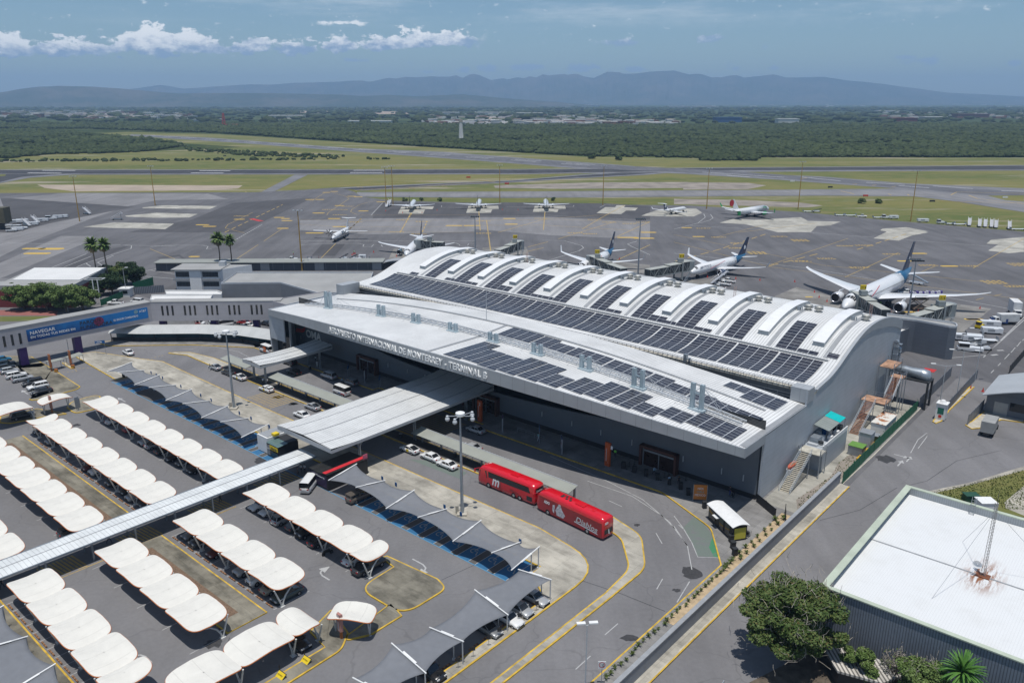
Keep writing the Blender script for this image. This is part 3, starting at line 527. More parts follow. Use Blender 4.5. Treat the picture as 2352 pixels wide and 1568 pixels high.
fore=R_([(-196,113.6),(-190,111),(-139.8,111),(-139.8,112.8),(-106,112.8),(-106,110.9),(-62,110.9),(-50,105.5),(-43.9,96.9),(-43.9,10),(-39.0,10),(-39.3,119.5),(-60,119.5),(-60,121),(-196,121)],[1,3,0,0,0,0,4,5,0.5,0,0,0,0,0,0])
island('yard_kerb',st((-60,119.6),(-39.3,119.6),(-39.5,134),(-39.2,150),(-39.4,183),(-60,183)),M_side,m_k=M_kerb_c)
island('forecourt_kerb',fore,M_side)
sheet('service_yard',st((-47.6,118.9),(-40,118.9),(-40,183),(-47.6,183)),0.17,mat('yard_concrete',(0.36,0.345,0.30),0.85,build=concrete(0.3,5)))
tag(MB().poly([tuple(W(s,t,0.185))for s,t in[(-43.4,123.5),(-40.6,117.5),(-40.3,152),(-42.6,152),(-43.1,143),(-42.2,136)]]).build('verge_soil',[MATS['stony_dirt']]),kind='structure')
tag(MB().poly([tuple(W(s,t,0.18))for s,t in[(-43.2,80),(-41.9,80),(-41.6,117.5),(-43.4,117.5),(-43.3,101)]]).build('planting_bed',[M_sand]),kind='structure')
shel=R_([(-229,84.5),(-222,85.8),(-206,101),(-190,111.3),(-184,117.5),(-196,117.5),(-214,100),(-224,92)],[2,3,5,3,1,1,5,3]);island('shelter_island_kerb',shel,M_side)
left=R_([(-235,60.5),(-220,60.2),(-213.5,62.5),(-214.3,75.5),(-222.6,73.5),(-235,73.4)],[0.1]*6)
def A(f,*pts):return[p for p in px(f,pts)]
island('car_park_entry_kerb',rounded(A('C',(530,1165),(670,1140),(1000,1030),(340,595),(300,530),(800,480),(1000,600),(1520,930),(1440,985),(720,1175),(600,1185)),[.3,0,0,.2,.3,.2,.2,1.2,1.5,0,.3]),M_conc_o)
island('barrier_island_kerb',rounded(A('C',(1160,480),(1215,470),(1400,560),(1390,590),(1330,590)),.5),M_kerb_c,kerb=.18)
island('barrier_island_kerb',rounded(A('C',(1250,1320),(1340,1220),(1620,1130),(1800,1090),(1900,1110),(1800,1350),(1440,1430),(1350,1400)),1.2),M_conc_o)
island('left_road_kerb',A('C',(-900,355),(0,357),(420,360),(600,365),(860,520),(780,560),(350,590),(0,690),(-900,700)),M_conc_o)
island('entry_median_kerb',rounded(A('d',(0,1330),(0,1290),(250,1235),(460,1270),(300,1290),(70,1335)),.3),M_conc_o)
island('gore_kerb',R_([(-82.8,65.6),(-79.6,65.2),(-79.2,58.4),(-69.8,58.5),(-69.8,66.6),(-72.5,67.4),(-82.6,66.6)],[0.2,0,3,3,3,2,.2]),M_conc_o)
island('gate_island_kerb',R_([(-73.2,59.4),(-69.9,58.4),(-69.9,53.2),(-71.4,50.4),(-72.2,51)],[.2,0,1.5,.6,.4]),M_conc_o)
island('corner_island_kerb',R_([(-78.2,53.2),(-72.4,51.6),(-70.4,49),(-70.1,30),(-70.4,10),(-72.4,10),(-72.5,47.9),(-76.4,48.4)],[.3,1,3,1,0,0,0,.3]),M_conc_o)
for a,b in((-124.2,-172.4),(-84.0,-113.6)):
 island('median_kerb',st((a,41.3),(a,47.2),(b,47.4),(b,41.3)),M_conc_o)
 mb=MB().poly([tuple(W(s,t,0.175))for s,t in[(a-2.8 if b>-120 else a,42.0),(a-2.8 if b>-120 else a,44.6),(b+2.4,44.6),(b+2.4,42.0)]]);tag(mb.build('gravel_bed',[M_gravel]),kind='stuff',label='brown gravel bed in the car park median')
island('median_kerb',st((-72.6,24.9),(-114.4,24.9),(-114.4,22.4),(-72.6,22.4)),M_conc_o)
mb=MB()
for t0,t1 in((48.0,53.4),(36.2,41.2),(25.0,30.6),(59.9,65.2)):
 for s0,k,n in((-84.0,2.35,13),(-119.4,2.35,23)):
  for i in range(0,n):
   if i%3 in(0,)or t0 in(48.0,25.0):line(mb,st((s0-i*k,t0+0.1),(s0-i*k,t1+0.4)),0.1,-0.004)
struct('stall_line',mb,M_wht)
mb=MB()
def arrow(mb,s,t,ang,L_=4.2,bent=0,w_=0.24):
 a=math.radians(ang);c,sn=math.cos(a),math.sin(a);T=lambda x,y:W(s+x*c-y*sn,t+x*sn+y*c,-0.002)
 if bent:
  P=[T(0,0),T(L_*.5,0),T(L_*.72,bent*.25*L_*.3),T(L_*.8,bent*L_*.2)];line(mb,P,w_,-0.002);e=T(L_*.8,bent*L_*.2);
  mb.poly([T(L_*.8-.75,bent*L_*.2),T(L_*.8+.75,bent*L_*.2),T(L_*.8,bent*(L_*.2+1.5))][::(1 if bent>0 else-1)])
 else:line(mb,[T(0,0),T(L_*.6,0)],w_,-0.002);mb.poly([T(L_*.6,-.6),T(L_,0),T(L_*.6,.6)])
arrow(mb,-79.2,68.6,0,4.5,-1);arrow(mb,-84,57.2,180,3.5,-1);arrow(mb,-97.5,55.6,180,3.4);arrow(mb,-133,55.2,180,3.4);arrow(mb,-176,69.6,180,4);arrow(mb,-86.0,32.5,180,3.4,1);arrow(mb,-61.2,47.5,-95,5.2);arrow(mb,-198,57,180,4);arrow(mb,-62.5,68,-95,2.2)
arrow(mb,-36.6,154,0,3);arrow(mb,-34.5,149,90,3.2);arrow(mb,-33.8,152,90,3)
for f,pts in[('h',[(1825,338),(1912,378)]),('h',[(2140,555),(2182,627)]),('h',[(2185,862),(2145,932)]),('h',[(1885,1162),(1797,1238)]),('h',[(1700,1380),(1600,1470)]),('l',[(690,142),(950,142)]),('l',[(1450,148),(1590,152)])]:line(mb,px(f,pts),0.13,-0.004)
for f,pts in[('s',[(0,915),(600,1120),(1000,1380),(1180,1562)]),('s',[(1220,1500),(1290,1562)]),('h',[(1430,40),(1800,200),(2050,330),(2230,480),(2352,640)]),('i',[(0,440),(60,520),(120,620),(160,716),(345,722)]),('i',[(0,510),(90,640),(120,800)]),('i',[(105,880),(20,1020)]),('l',[(1515,95),(1900,125),(2200,190),(2352,270)]),('f',[(1590,1530),(1640,1440),(1700,1395),(1700,1420),(1640,1500)]),('d',[(200,857),(500,852)])]:line(mb,px(f,pts),0.14,-0.003)
struct('road_marking',mb,M_wht)
mb=MB()
for i in range(11):line(mb,st((-157.6+i*0.95,88.9),(-157.6+i*0.95+0.3,95.1)),0.24,-0.003)
for i in range(20):
 for t0,t1 in((30.8,36),(53.8,59.6),(66,73),(42,47.5)):line(mb,st((-118.4,t0+i*(t1-t0)/20),(-114.2,t0+i*(t1-t0)/20+0.4)),0.3,-0.002)if i%2 else None
for i in range(15):line(mb,st((-125.5,99.4+i*0.78),(-108.6,99.4+i*0.78)),0.22,-0.003)
line(mb,px('l',[(970,292),(1215,228)]),0.2,-0.002,dash=(.5,.5));line(mb,px('C',[(1090,660),(1445,630),(1400,590)]),0.2,-0.002,dash=(.5,.5));line(mb,px('C',[(1400,578),(1720,570)]),0.2,-0.002,dash=(.5,.5))
line(mb,px('g',[(415,835),(600,770)]),0.18,-0.002,dash=(1.2,1));line(mb,st((-113.4,53),(-113.4,60)),.18,-0.002);line(mb,st((-113.4,36),(-113.4,41)),.18,-0.002)
for y in(30.2,54.1):line(mb,st((-113.3,y),(-113.3,y+5.8)),0.16,-0.002)
struct('yellow_marking',mb,mat('paint_yellow_worn',(0.42,0.29,0.085),0.7,build=worn(1.0,1.1)))
patches('green_bay',M_green,-0.006,('h',[(480,60),(700,75),(870,150),(820,190),(560,90)]),('i',[(150,430),(250,560),(335,720),(160,710),(110,600),(60,520)]))
patches('green_patch',mat('paint_green_strong',(0.05,0.20,0.10),.7,build=worn(.9,.5)),-0.003,('i',[(255,590),(300,625),(345,722),(270,716),(235,650)]))
bl,gy,wl,sg=MB(),MB(),MB(),MB();ng=0
for i in range(35):
 s0=-67.5-3.727*i
 if s0<-192.6 or-120<s0<-101.8:continue
 if-183<s0<-172.2:gy.prism([W(*p)[:2]for p in[(s0,73.5),(s0+3.7,73.5),(s0+3.7,79.2),(s0,79.2)]],-0.02,-0.003);continue
 bl.poly([tuple(W(*p,0.0))for p in[(s0,73.5),(s0+2.5,73.5),(s0+2.5,79.2),(s0,79.2)]]);gy.poly([tuple(W(*p,0.0))for p in[(s0+2.5,73.5),(s0+3.72,73.5),(s0+3.72,79.2),(s0+2.5,79.2)]])
 ng+=1
 for x in(s0+0.06,s0+2.44):line(wl,st((x,73.6),(x,79)),0.1,0.004)
 c=(s0+1.25,76.1)
 T=lambda x,y:(c[0]+x,c[1]-y)
 arc=[T(0.55*math.cos(a)-.1,-0.1+0.55*math.sin(a))for a in np.linspace(math.radians(-60),math.radians(-300),12)];line(sg,st(*arc),0.17,0.006)
 line(sg,st(T(-.05,-1.0),T(-.05,-.15),T(.55,-.15),T(.85,.62),T(1.05,.55)),0.17,0.0065);line(sg,st(T(-.05,-.55),T(.4,-.55)),0.14,0.008)
 hx,hy=T(-.1,-1.3);sg.poly([tuple(W(hx+.2*math.cos(a),hy+.2*math.sin(a),0.007))for a in np.linspace(0,6.28,9)[:-1]])
bl.poly([tuple(W(*p,0.001))for p in[(-65.2,78.9),(-63.5,77.1),(-66.3,75.5),(-66.9,78.9)]])
struct('disabled_bay',bl,M_blue);struct('bay_aisle',gy,mat('aisle_asphalt',(0.10,0.095,0.09),0.85,build=asphalt(.85,1.1,0.1)));struct('bay_line',wl,M_wht);struct('wheelchair_sign_marking',sg,mat('sign_paint',(0.30,0.32,0.33),0.7,build=worn(0.4,2)))
mb=MB()
line(mb,st((-192,73.45),(-63.8,73.45)),0.18,0.008);struct('bay_front_line',mb,M_blue_l)
island('service_road_kerb',st((-40.4,10),(-40.4,134.4),(-38.4,134.4),(-38.7,80),(-38.9,10)),M_conc,h=0.16,m_k=M_kerb_c)
mb=MB();line(mb,st((-38.75,10),(-38.6,80),(-38.3,134.4)),0.2,0.175);struct('kerb_paint',mb,M_kerb)
sheet('verge_grass',px('i',[(1680,290),(2000,225),(2352,130),(3000,0),(3000,600),(2300,440),(1720,300)]),0.03,M_grass)
patches('service_pavement',M_conc,0.045,('i',[(1640,290),(2000,215),(2352,108),(2352,135),(2000,232),(1700,300)]),('i',[(2220,350),(2352,240),(2600,200),(2600,480),(2352,440),(2230,390)]))
island('booth_island_kerb',px('f',[(1735,1322),(1760,1290),(1855,1205),(1990,1085),(2020,1090),(1850,1250),(1800,1320),(1760,1335)]),M_kerb_c,kerb=.25)
island('booth_island_kerb',px('f',[(1955,1345),(2000,1320),(2090,1250),(2352,1290),(2352,1330),(2200,1310),(2080,1365),(2000,1372)]),M_kerb_c,kerb=.25)
mb=MB()
for f,c,r in[('h',(2210,1180),.9),('h',(1960,1260),.9),('i',(115,820),1.6),('o',(1640,950),1.9),('p',(220,1370),1.1),('p',(400,1460),.9),('d',(1860,1155),1.0),('d',(1975,1200),.8),('h',(2010,500),.5),('i',(20,940),.5),('j',(1640,320),1.6),('j',(160,300),1.5),('M',(1030,165),.8),('O',(300,585),1.0)]:
 p=at(f,*c);k=[(p.x+r*random.uniform(.55,1.2)*math.cos(a)*1.2,p.y+r*random.uniform(.55,1.2)*math.sin(a),-0.006)for a in np.linspace(0,6.28,15)[:-1]];mb.poly(k)
struct('oil_stain',mb,mat('oil_stain',(0.045,0.044,0.046),0.6,var=0.3,scale=2))
mb=MB()
for f,pts in[('i',[(1560,240),(1700,205),(1900,70),(2200,0)]),('h',[(940,760),(700,870)]),('h',[(1600,860),(1900,960),(2200,1080)]),('C',[(1400,1010),(1560,1120)]),('O',[(420,540),(380,640)]),('i',[(980,470),(1250,400),(1500,250)])]:line(mb,px(f,pts),0.09,-0.005)
struct('asphalt_crack',mb,M_stall)
def roof_A(s):return max(0.0,1-((s+115)/67.0)**2)
def tf(s):return 111.4-7.9*roof_A(s)
def RF(s,t):return 12.2+float(np.interp(t,[103,118,128,136.5],[4.7,4.5,5.1,4.1]))*roof_A(s)
HPt=[140.6,143.5,147,151,154.5,158,162,165.5,169,173,177,181,187,191.7];HPz=[13.95,14.35,14.6,15.6,16.9,18.1,19.25,20.0,20.35,20.4,20.1,19.5,18.1,16.5]
_c=np.polyfit(HPt,HPz,7)
def RH(s,t):return float(np.interp(t,HPt,HPz))*0.35+float(np.polyval(_c,t))*0.65+0.6*max(0,1-((s+115)/68)**2)
S0,S1=-182.0,-48.0
def seams(n,bs,t,c):
 h=NB(n);o=h.sep(t.outputs['Object']);ln=h.line(o[0],0.6,0.09);g=t.outputs['Object']
 n1=h.noise(g,0.10,6,0.65);n2=h.noise(g,1.2,5,0.7,sc=(1,0.08,1));v=h.m('MULTIPLY',h.ss(n1,0.3,0.7,1.05,0.86),h.ss(n2,0.5,0.8,1.0,0.86))
 x=n.nodes.new('ShaderNodeHueSaturation');n.links.new(h.mix(ln,c,tuple(q_*0.48 for q_ in c[:3])+(1,)),x.inputs['Color']);n.links.new(v,x.inputs['Value']);n.links.new(x.outputs[0],bs.inputs['Base Color']);h.bump(bs,ln,0.4,0.06)
M_roof=mat('roof_white_sheet',(0.66,0.665,0.66),0.5,build=seams,spec=0.3)
M_fascia=mat('fascia_panel',(0.36,0.38,0.40),0.5,0.15,build=panelled(2.75,0,0.6,0.05,0.06),spec=0.4)
M_wall_d=mat('dark_facade',(0.125,0.14,0.16),0.6,build=panelled(6,0,0.85,0.05,0.05))
M_wall_s=mat('side_panel_wall',(0.40,0.43,0.465),0.5,0.1,build=panelled(9.5,0.95,0.80,0.05,0.05,ax=1))
M_plinth=mat('black_plinth',(0.025,0.025,0.027),0.6,var=0.1)
M_flash=mat('roof_flashing',(0.33,0.34,0.35),0.5,0.2,var=0.1)
def pvb(n,bs,t,c):
 h=NB(n);o=h.sep(t.outputs['Object']);u_=o[0];v_=o[1]
 l1=h.line(u_,2.275,0.11);l2=h.line(v_,1.06,0.075);l3=h.line(u_,1.1375,0.045)
 wn=n.nodes.new('ShaderNodeTexWhiteNoise');wn.noise_dimensions='2D';cb=n.nodes.new('ShaderNodeCombineXYZ');n.links.new(h.m('FLOOR',h.m('DIVIDE',u_,1.1375)),cb.inputs[0]);n.links.new(h.m('FLOOR',h.m('DIVIDE',v_,1.06)),cb.inputs[1]);n.links.new(cb.outputs[0],wn.inputs['Vector'])
 base=h.mix(wn.outputs['Value'],(0.018,0.020,0.032),(0.040,0.040,0.052));no=h.noise(t.outputs['Object'],0.3,4,0.6);base=h.mix(h.ss(no,0.4,0.7,0,0.35),base,(0.07,0.065,0.065))
 base=h.mix(h.m('MULTIPLY',l3,0.5),base,(0.20,0.21,0.23));base=h.mix(l2,base,(0.36,0.38,0.40));base=h.mix(l1,base,(0.50,0.52,0.54));n.links.new(base,bs.inputs['Base Color'])
M_pv=mat('solar_cells',(0.03,0.03,0.04),0.22,build=pvb,spec=0.5)
TB=stloc('airport_terminal','large airport terminal with a wavy white roof, solar panels and raised lettering','terminal building',0,0)
part=lambda name,mb,m,par=None:mb.build(name,m,par or TB)
lp=lambda f:(lambda a,b:f(a,b))
def frf(a,b):
 s=S0+(S1-S0)*a;t=tf(s)+(136.5-tf(s))*b;return(s,t,RF(s,t))
part('front_roof',MB().grid(frf,90,24,0.25),M_roof)
mb=MB()
def zb(s):return 10.75+3.55*roof_A(s)
n=90
for i in range(n):
 a=S0+(S1-S0)*i/n;b=S0+(S1-S0)*(i+1)/n
 for k,(dt,sgn)in enumerate(((-0.06,1),(0.22,-1))):
  q_=[(a,tf(a)+dt,zb(a)),(b,tf(b)+dt,zb(b)),(b,tf(b)+dt,RF(b,104)+0.12),(a,tf(a)+dt,RF(a,104)+0.12)];mb.poly(q_[::sgn])
 mb.poly([(a,tf(a)-.06,RF(a,104)+.12),(b,tf(b)-.06,RF(b,104)+.12),(b,tf(b)+.22,RF(b,104)+.12),(a,tf(a)+.22,RF(a,104)+.12)])
mb.box(S1-0.02,111.3,10.75,S1+0.1,118.95,12.45);mb.box(S0-0.1,111.3,10.75,S0+0.02,118.95,12.45)
part('fascia',mb,M_fascia)
mb=MB()
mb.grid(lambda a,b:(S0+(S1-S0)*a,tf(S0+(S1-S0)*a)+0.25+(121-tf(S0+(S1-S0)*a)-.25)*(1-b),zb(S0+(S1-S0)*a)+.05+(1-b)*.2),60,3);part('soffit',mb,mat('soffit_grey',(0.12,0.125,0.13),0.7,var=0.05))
def wt(s):return 4.9+5.9*min(1,(s+118)/69.5)**2 if s>-118 else min(zb(s)+.1,4.9+.0017*(s+118)**2+4*((s+118)/47)**8)
mb=MB();n=70
for i in range(n):
 a=S0+(S1-.6-S0)*i/n;b=S0+(S1-.6-S0)*(i+1)/n
 mb.poly([(a,118.8,1.1),(b,118.8,1.1),(b,118.8,wt(b)),(a,118.8,wt(a))]);mb.poly([(a,118.8,wt(a)),(b,118.8,wt(b)),(b,119.3,wt(b)),(a,119.3,wt(a))]);mb.poly([(b,119.3,1.1),(a,119.3,1.1),(a,119.3,wt(a)),(b,119.3,wt(b))])
part('front_wall',mb,M_wall_d)
part('plinth',MB().box(S0,118.9,0,S1-.65,119.2,1.1),M_plinth)
part('clerestory_glass',MB().box(S0+.5,120.6,3,S1-.8,120.7,16.2 if False else 14),M_glass)
mb=MB()
for i in range(12):
 s=-172+i*10.2;z=zb(s);mb.box(s-.25,119.4,z-2.2,s+.25,120.2,z+.4);mb.box(s+.9,119.4,z-2.2,s+1.2,120.2,z+.4);mb.bar((s,119.8,z-1.6),(s-4,tf(s)+1.2,z+.1),.3,.4);mb.box(s-.5,118.2,z-2.0,s+1.3,119.4,z-1.6)
part('roof_truss',mb,M_grey)
for s in(-179,-150,-143,-136,-130,-122,-95,-87.4,-80.4,-73.3,-62.5,-55,-51):part('wall_lamp',MB().box(s-.07,118.6,3.0,s+.07,118.8,4.1),M_lgrey)
mb=MB().box(S0-.1,111.3,0,S0+.3,136,12.3).box(S0,111.3,4.6,-175.2,111.6,10.9);part('end_pier',mb,M_wall_s)
part('pier_glass',MB().box(S0+.5,113,0,-175.4,113.1,10.8),M_glass);part('pier_column',MB().box(-175.6,112.9,0,-175.2,113.4,10.9),M_lgrey)
for s0,s1 in((-153.6,-147.2),(-125.5,-117),(-113.4,-107.2),(-70.6,-63.8)):
 mb=MB();fr_=.45
 mb.box(s0-fr_,117.6,0,s0,118.8,4.2).box(s1,117.6,0,s1+fr_,118.8,4.2).box(s0-fr_,117.6,3.75,s1+fr_,118.8,4.2);d=part('entrance',mb,mat('entrance_frame',(0.09,0.035,0.025),0.6,var=0.1))
 mb=MB().box(s0,118.35,0,s1,118.45,3.75);k=mb.build('door_glass',[mat('door_glass',(0.035,0.018,0.015),0.15,var=0.2,spec=0.6)],d)
 mb=MB().box(s0,118.2,3.0,s1,118.34,3.3).box(s0,118.2,0,s0+.2,118.34,3.5).box(s1-.2,118.2,0,s1,118.34,3.5).box(s0,118.2,0,s1,118.34,.15).box((s0+s1)/2-.06,118.2,0,(s0+s1)/2+.06,118.34,3.3);mb.build('door_bars',[M_grey],d)
S0h=-183.5
part('wavy_roof',MB().grid(lambda a,b:(S0h+(S1+.1-S0h)*a,140.6+51.1*b,RH(S0h+(S1-S0h)*a,140.6+51.1*b)),60,44,0.3),M_roof)
mb=MB()
mb.grid(lambda a,b:(S0h+6+(S1-2.5-S0h-6)*a,152.2+.55*b,RH(-115*0+S0h+6+(S1-2.5-S0h-6)*a,152.45)+.22),40,1,.2)
for k in range(11):
 s=-168.6+11.66*k;mb.grid(lambda a,b:(s+.1+.9*a,153.2+36*b,RH(s,153.2+36*b)+.06),1,30,.04)
part('roof_gutter',mb,M_flash)
part('eave_gutter',MB().grid(lambda a,b:(S0h+(S1-S0h)*a,139.6+1.2*b,RH(S0h+(S1-S0h)*a,140.6)-.12),40,1,.45),mat('dirty_gutter',(0.50,0.46,0.38),0.8,build=panelled(1.1,0,.55,.25,.25)))
mb=MB()
for i in range(120):
 s=S0h+.6+(S1-S0h-1)*i/120;z=RH(s,140.6)-.1;mb.bar((s,139.55,z-.4),(s,139.55,z+.75),.07)
for dz in(.7,.3):mb.path([(S0h+(S1-S0h)*i/30,139.55,RH(S0h+(S1-S0h)*i/30,140.6)-.1+dz)for i in range(31)],.07)
part('gutter_railing',mb,M_galv)
def side(s,pts):return
for s,sg in((S1,1),(S0h,-1)):
 mb=MB()
 T_=[118.9+(136.4-118.9)*i/8 for i in range(9)];prof=[(t,12.25)for t in T_]+[(136.45,12.25),(136.45,14.9),(139.0,14.9)]+[(t,RH(s,t)-.02)for t in np.linspace(140.6,191.7,40)]+[(191.7,0)]
 ring=[(118.9,0)]+prof
 P=[(s,t,z)for t,z in ring];Q_=[(s-.35*sg,t,z)for t,z in ring]
 mb.poly(P if sg<0 else P[::-1]);mb.poly(Q_[::-1]if sg<0 else Q_);n=len(P)
 for i in range(n):j=(i+1)%n;q4=[P[i],P[j],Q_[j],Q_[i]];mb.poly(q4)
 part('side_wall',mb,M_wall_s)
mb=MB()
def edge(a,b):
 t=140.6+51.1*a;z=RH(S1,t);th=0.12+max(0,min(1.75,(t-158)/18*1.75));return(S1+.16,t,z+.18-b*(th+.2))
mb.grid(edge,60,1);mb.grid(lambda a,b:(S1-.4+.56*b,140.6+51.1*a,RH(S1,140.6+51.1*a)+.18),60,1);part('roof_edge',mb,M_fascia)
part('rear_wall',MB().box(S0h,191.3,0,S1-.4,191.7,15.9),M_wall_d)
part('eave_wall',MB().box(S0h+.4,141.2,0,S1-.4,141.5,13.7),mat('clerestory_grey',(0.14,0.165,0.19),0.5,build=panelled(3.6,0,.7,.05,.08)))
part('valley_floor',MB().box(S0,136.3,11.0,S1-.5,141.3,11.2),M_flash)
part('corner_cladding',MB().box(S1-3.2,136.5,12.6,S1+.12,139.2,15.2),M_fascia)
part('corner_cladding',MB().box(S0-.6,134,12.2,S0+2.4,140,15.2),M_fascia)
mb=MB()
for dz in(12.9,12.3):mb.path([(s,138.8,dz)for s in np.linspace(-178,-52,30)],.06)
for s in np.linspace(-178,-52,50):mb.bar((s,138.8,11.2),(s,138.8,12.95),.06)
part('valley_railing',mb,M_galv)
for b_ in((-75,139.5,11.2,-74.3,140.3,15.6),(-73.9,139.6,11.2,-73.5,140.0,15.0),(-110,138,11.2,-90,139.4,12.2)):part('valley_duct',MB().box(*b_),M_galv)
for s in(-165.3,-144.6,-132.4,-120.5,-108.6,-96.7,-84.8,-73.0,-61.1):
 z=RF(s,118)-.2;hh_=18.6-z;mb=MB()
 for x in(0,1.75):mb.box(s+x-.28,117.7,z,s+x+.28,118.1,z+hh_).box(s+x-.34,117.55,z,s+x-.22,118.25,z+hh_).box(s+x+.22,117.55,z,s+x+.34,118.25,z+hh_)
 mb.bar((s,117.9,z+hh_*.65),(s+1.75,117.9,z+hh_*.65),.24,.3);mb.bar((s,117.9,z+hh_*.65),(s+1.75,117.9,z+hh_*.95),.1);mb.box(s-.6,117.3,z,s+2.4,118.5,z+.45)
 m_=part('roof_mast',mb,mat('mast_paint',(0.42,0.50,0.54),0.45,0.2,var=0.08))
 mb=MB()
 for dx,dy in((5.4,-.4),(4.2,1.6),(-3.2,-1.2),(5.2,3.2),(-2.6,2.2)):mb.tube((s+(1.75 if dx>0 else 0),117.9,z+hh_*.95),(s+dx+(1 if dx>0 else 0),118.6+dy,RF(s+dx,118)),.04,n=4)
 mb.build('mast_stay',[M_lgrey],m_)
mb=MB()
for t,r in((118.7,.13),(120.3,.13)):
 for i in range(60):
  a=S0+6+(S1-S0-10)*i/60;b=S0+6+(S1-S0-10)*(i+1)/60;mb.bar((a,t,RF(a,t)+.45),(b,t,RF(b,t)+.45),r*2)
for i in range(110):a=S0+6+(S1-S0-10)*i/110;mb.bar((a,118.7,RF(a,118.7)+.45),(a+(.6 if i%2 else-.6),120.3,RF(a,120)+.45),.1)
part('roof_lattice',mb,M_lgrey)
part('ridge_strip',MB().grid(lambda a,b:(S0+8+(S1-S0-12)*a,127.5+.5*b,RF(S0+8+(S1-S0-12)*a,127.8)+.16),60,1,.15),M_flash)
part('expansion_joint',MB().grid(lambda a,b:(-112.9+.7*a,tf(-112.6)+.3+(127.3-tf(-112.6))*b,RF(-112.6,tf(-112.6)+.3+(127.3-tf(-112.6))*b)+.09),1,20,.06),M_flash)
part('side_trim',MB().grid(lambda a,b:(S1-2.6+2.5*a,112+24*b,12.35+.05*a),1,4,.1),M_flash)
def pv(s0,s1,t0,t1,f,z=.14):
 nx=max(1,round((s1-s0)/2.2));ny=max(1,round((t1-t0)/1.06));mb=MB()
 mb.grid(lambda a,b:((s1-s0)*a,(t1-t0)*b,f(s0+(s1-s0)*a,t0+(t1-t0)*b)+z),nx,max(2,ny),.06)
 o=link('solar_panel',mb.mesh('solar_panel',M_pv),TB,(s0,t0,0));return o
for k in range(14):
 s1=-51.1-9.1*k+.0;pv(s1-8.75,s1,142.3,151.8,RH)
for k in range(11):
 c=-162.4+9.1*k+2.56*k*0;s=-167.6+11.66*k if k<10 else None
 if s is None:pv(-51.4,-49.2,153.4,154.9,RH);continue
 pv(s+.9,s+5.3,153.2,165 if k%3 else 164,RH)
 if k%4!=0:pv(s+5.4,s+9.6,153.2,154.3 if k%2 else 155.3,RH)
 if k%3==1:pv(s-2.6,s+.8,153.2,154.3,RH)
pv(-172.8,-169.6,152.9,154,RH)
FS=[(-109.0,116.6,104.4),(-99.9,115.4,104.5),(-90.8,115.2,105.6),(-81.7,116.6,107.2),(-72.6,116.6,108.6),(-63.4,117.6,110.4)]
for i,(s,t1,t0)in enumerate(FS):
 if i==5:pv(s-.4,s+4.2,t0+.6,t1-2,RF);pv(s+4.2,s+12.6,t0+1.7,t1+.4,RF);continue
 pv(s,s+4.5,t0+.1,t1 if i%2==0 else t1-2.1,RF);pv(s+4.5,s+8.8,t0+.7,t1-3.2 if i%2==0 else t1,RF)
for i,(s,a,b,t0,t1)in enumerate([(-110.2,0,8.8,121.8,127.2),(-101,0,4.4,121.8,127),(-96.5,0,4.4,121.8,125.8),(-91.8,0,8.8,121.8,126.2),(-82.6,0,8.8,121.6,126),(-73.4,0,4.4,121.6,126),(-68.9,0,4.4,121.6,124.9),(-64.2,0,4.4,121.4,124.9),(-59.8,0,9,121.4,124.4)]):pv(s+a,s+b,t0,t1,RF)
pv(-62.2,-55.4,131.6,134.8,RF);pv(-57.7,-50.8,129.2,134.9,RF)
for k in range(11):
 s=-171.8+11.66*k;mb=MB();f_=lambda t:RH(s,min(t,190));T_=np.linspace(156.3,178.5,26)
 hgt=lambda t:.95*min(1,(180.2-t)/3.0)
 rings=[[(s,t,f_(t)-.1),(s+2.25,t,f_(t)-.1),(s+2.25,t,f_(t)+hgt(t)),(s,t,f_(t)+hgt(t))]for t in T_];mb.loft(rings);sk=part('skylight',mb,mat('skylight_side',(0.40,0.43,0.45),0.4,0.2,var=.05))
 mt=MB();mt.grid(lambda a,b:(s-.12+2.5*a,156.15+22.5*b,f_(156.15+22.5*b)+hgt(min(178.4,156.15+22.5*b))+.05),1,26,.07);mt.build('skylight_lid',[mat('skylight_lid',(0.74,0.745,0.75),0.35,build=panelled(1.55,0,.82,.04,.06,ax=1))if k in(7,8,9,10)else mat('skylight_sheet',(0.72,0.725,0.73),0.4,var=.05)],sk)
 b=MB();b.box(s+2.5,170.0,f_(170),s+3.2,170.7,f_(170)+.75).tube((s+3.6,170.2,f_(170)),(s+3.6,170.2,f_(170)+.8),.12);b.build('vent_hood',[M_galv],sk)
 for dx in(4.3,6.6)if k<10 else(5.0,):
  mb=MB();mb.smooth=True;z=RH(s+dx,172)-.05;x=s+dx
  for za,zb_,r0,r1 in((0,.55,.62,.62),(.55,.62,.62,.98),(.62,.8,.98,.98),(.8,.86,.98,.66),(.86,1.0,.66,.66),(1.0,1.06,.66,.92),(1.06,1.2,.92,.92),(1.2,1.32,.92,.3)):mb.tube((x,172,z+za),(x,172,z+zb_),r0,r1,14)
  part('roof_vent',mb,mat('vent_metal',(0.55,0.53,0.48),0.45,0.3,var=.1))
for s,t in((-79.2,170),(-143.5,171.5),(-50.6,176)):
 z=RH(s,t);mb=MB()
 for dx in(-.25,.25):mb.tube((s+dx,t,z),(s+dx,t,z+3),.05,n=5)
 for i in range(7):mb.tube((s-.25,t,z+.4*i+.3),(s+.25,t,z+.4*i+.3),.035,n=4)
 part('roof_antenna',mb,mat('rusty_paint',(0.45,0.30,0.26),.6,var=.2))
mb=MB().tube((-118.6,127.6,RF(-118.6,127.6)),(-118.6,127.6,RF(-118.6,127.6)+7.5),.09,.04,6);part('flag_rod',mb,M_lgrey)
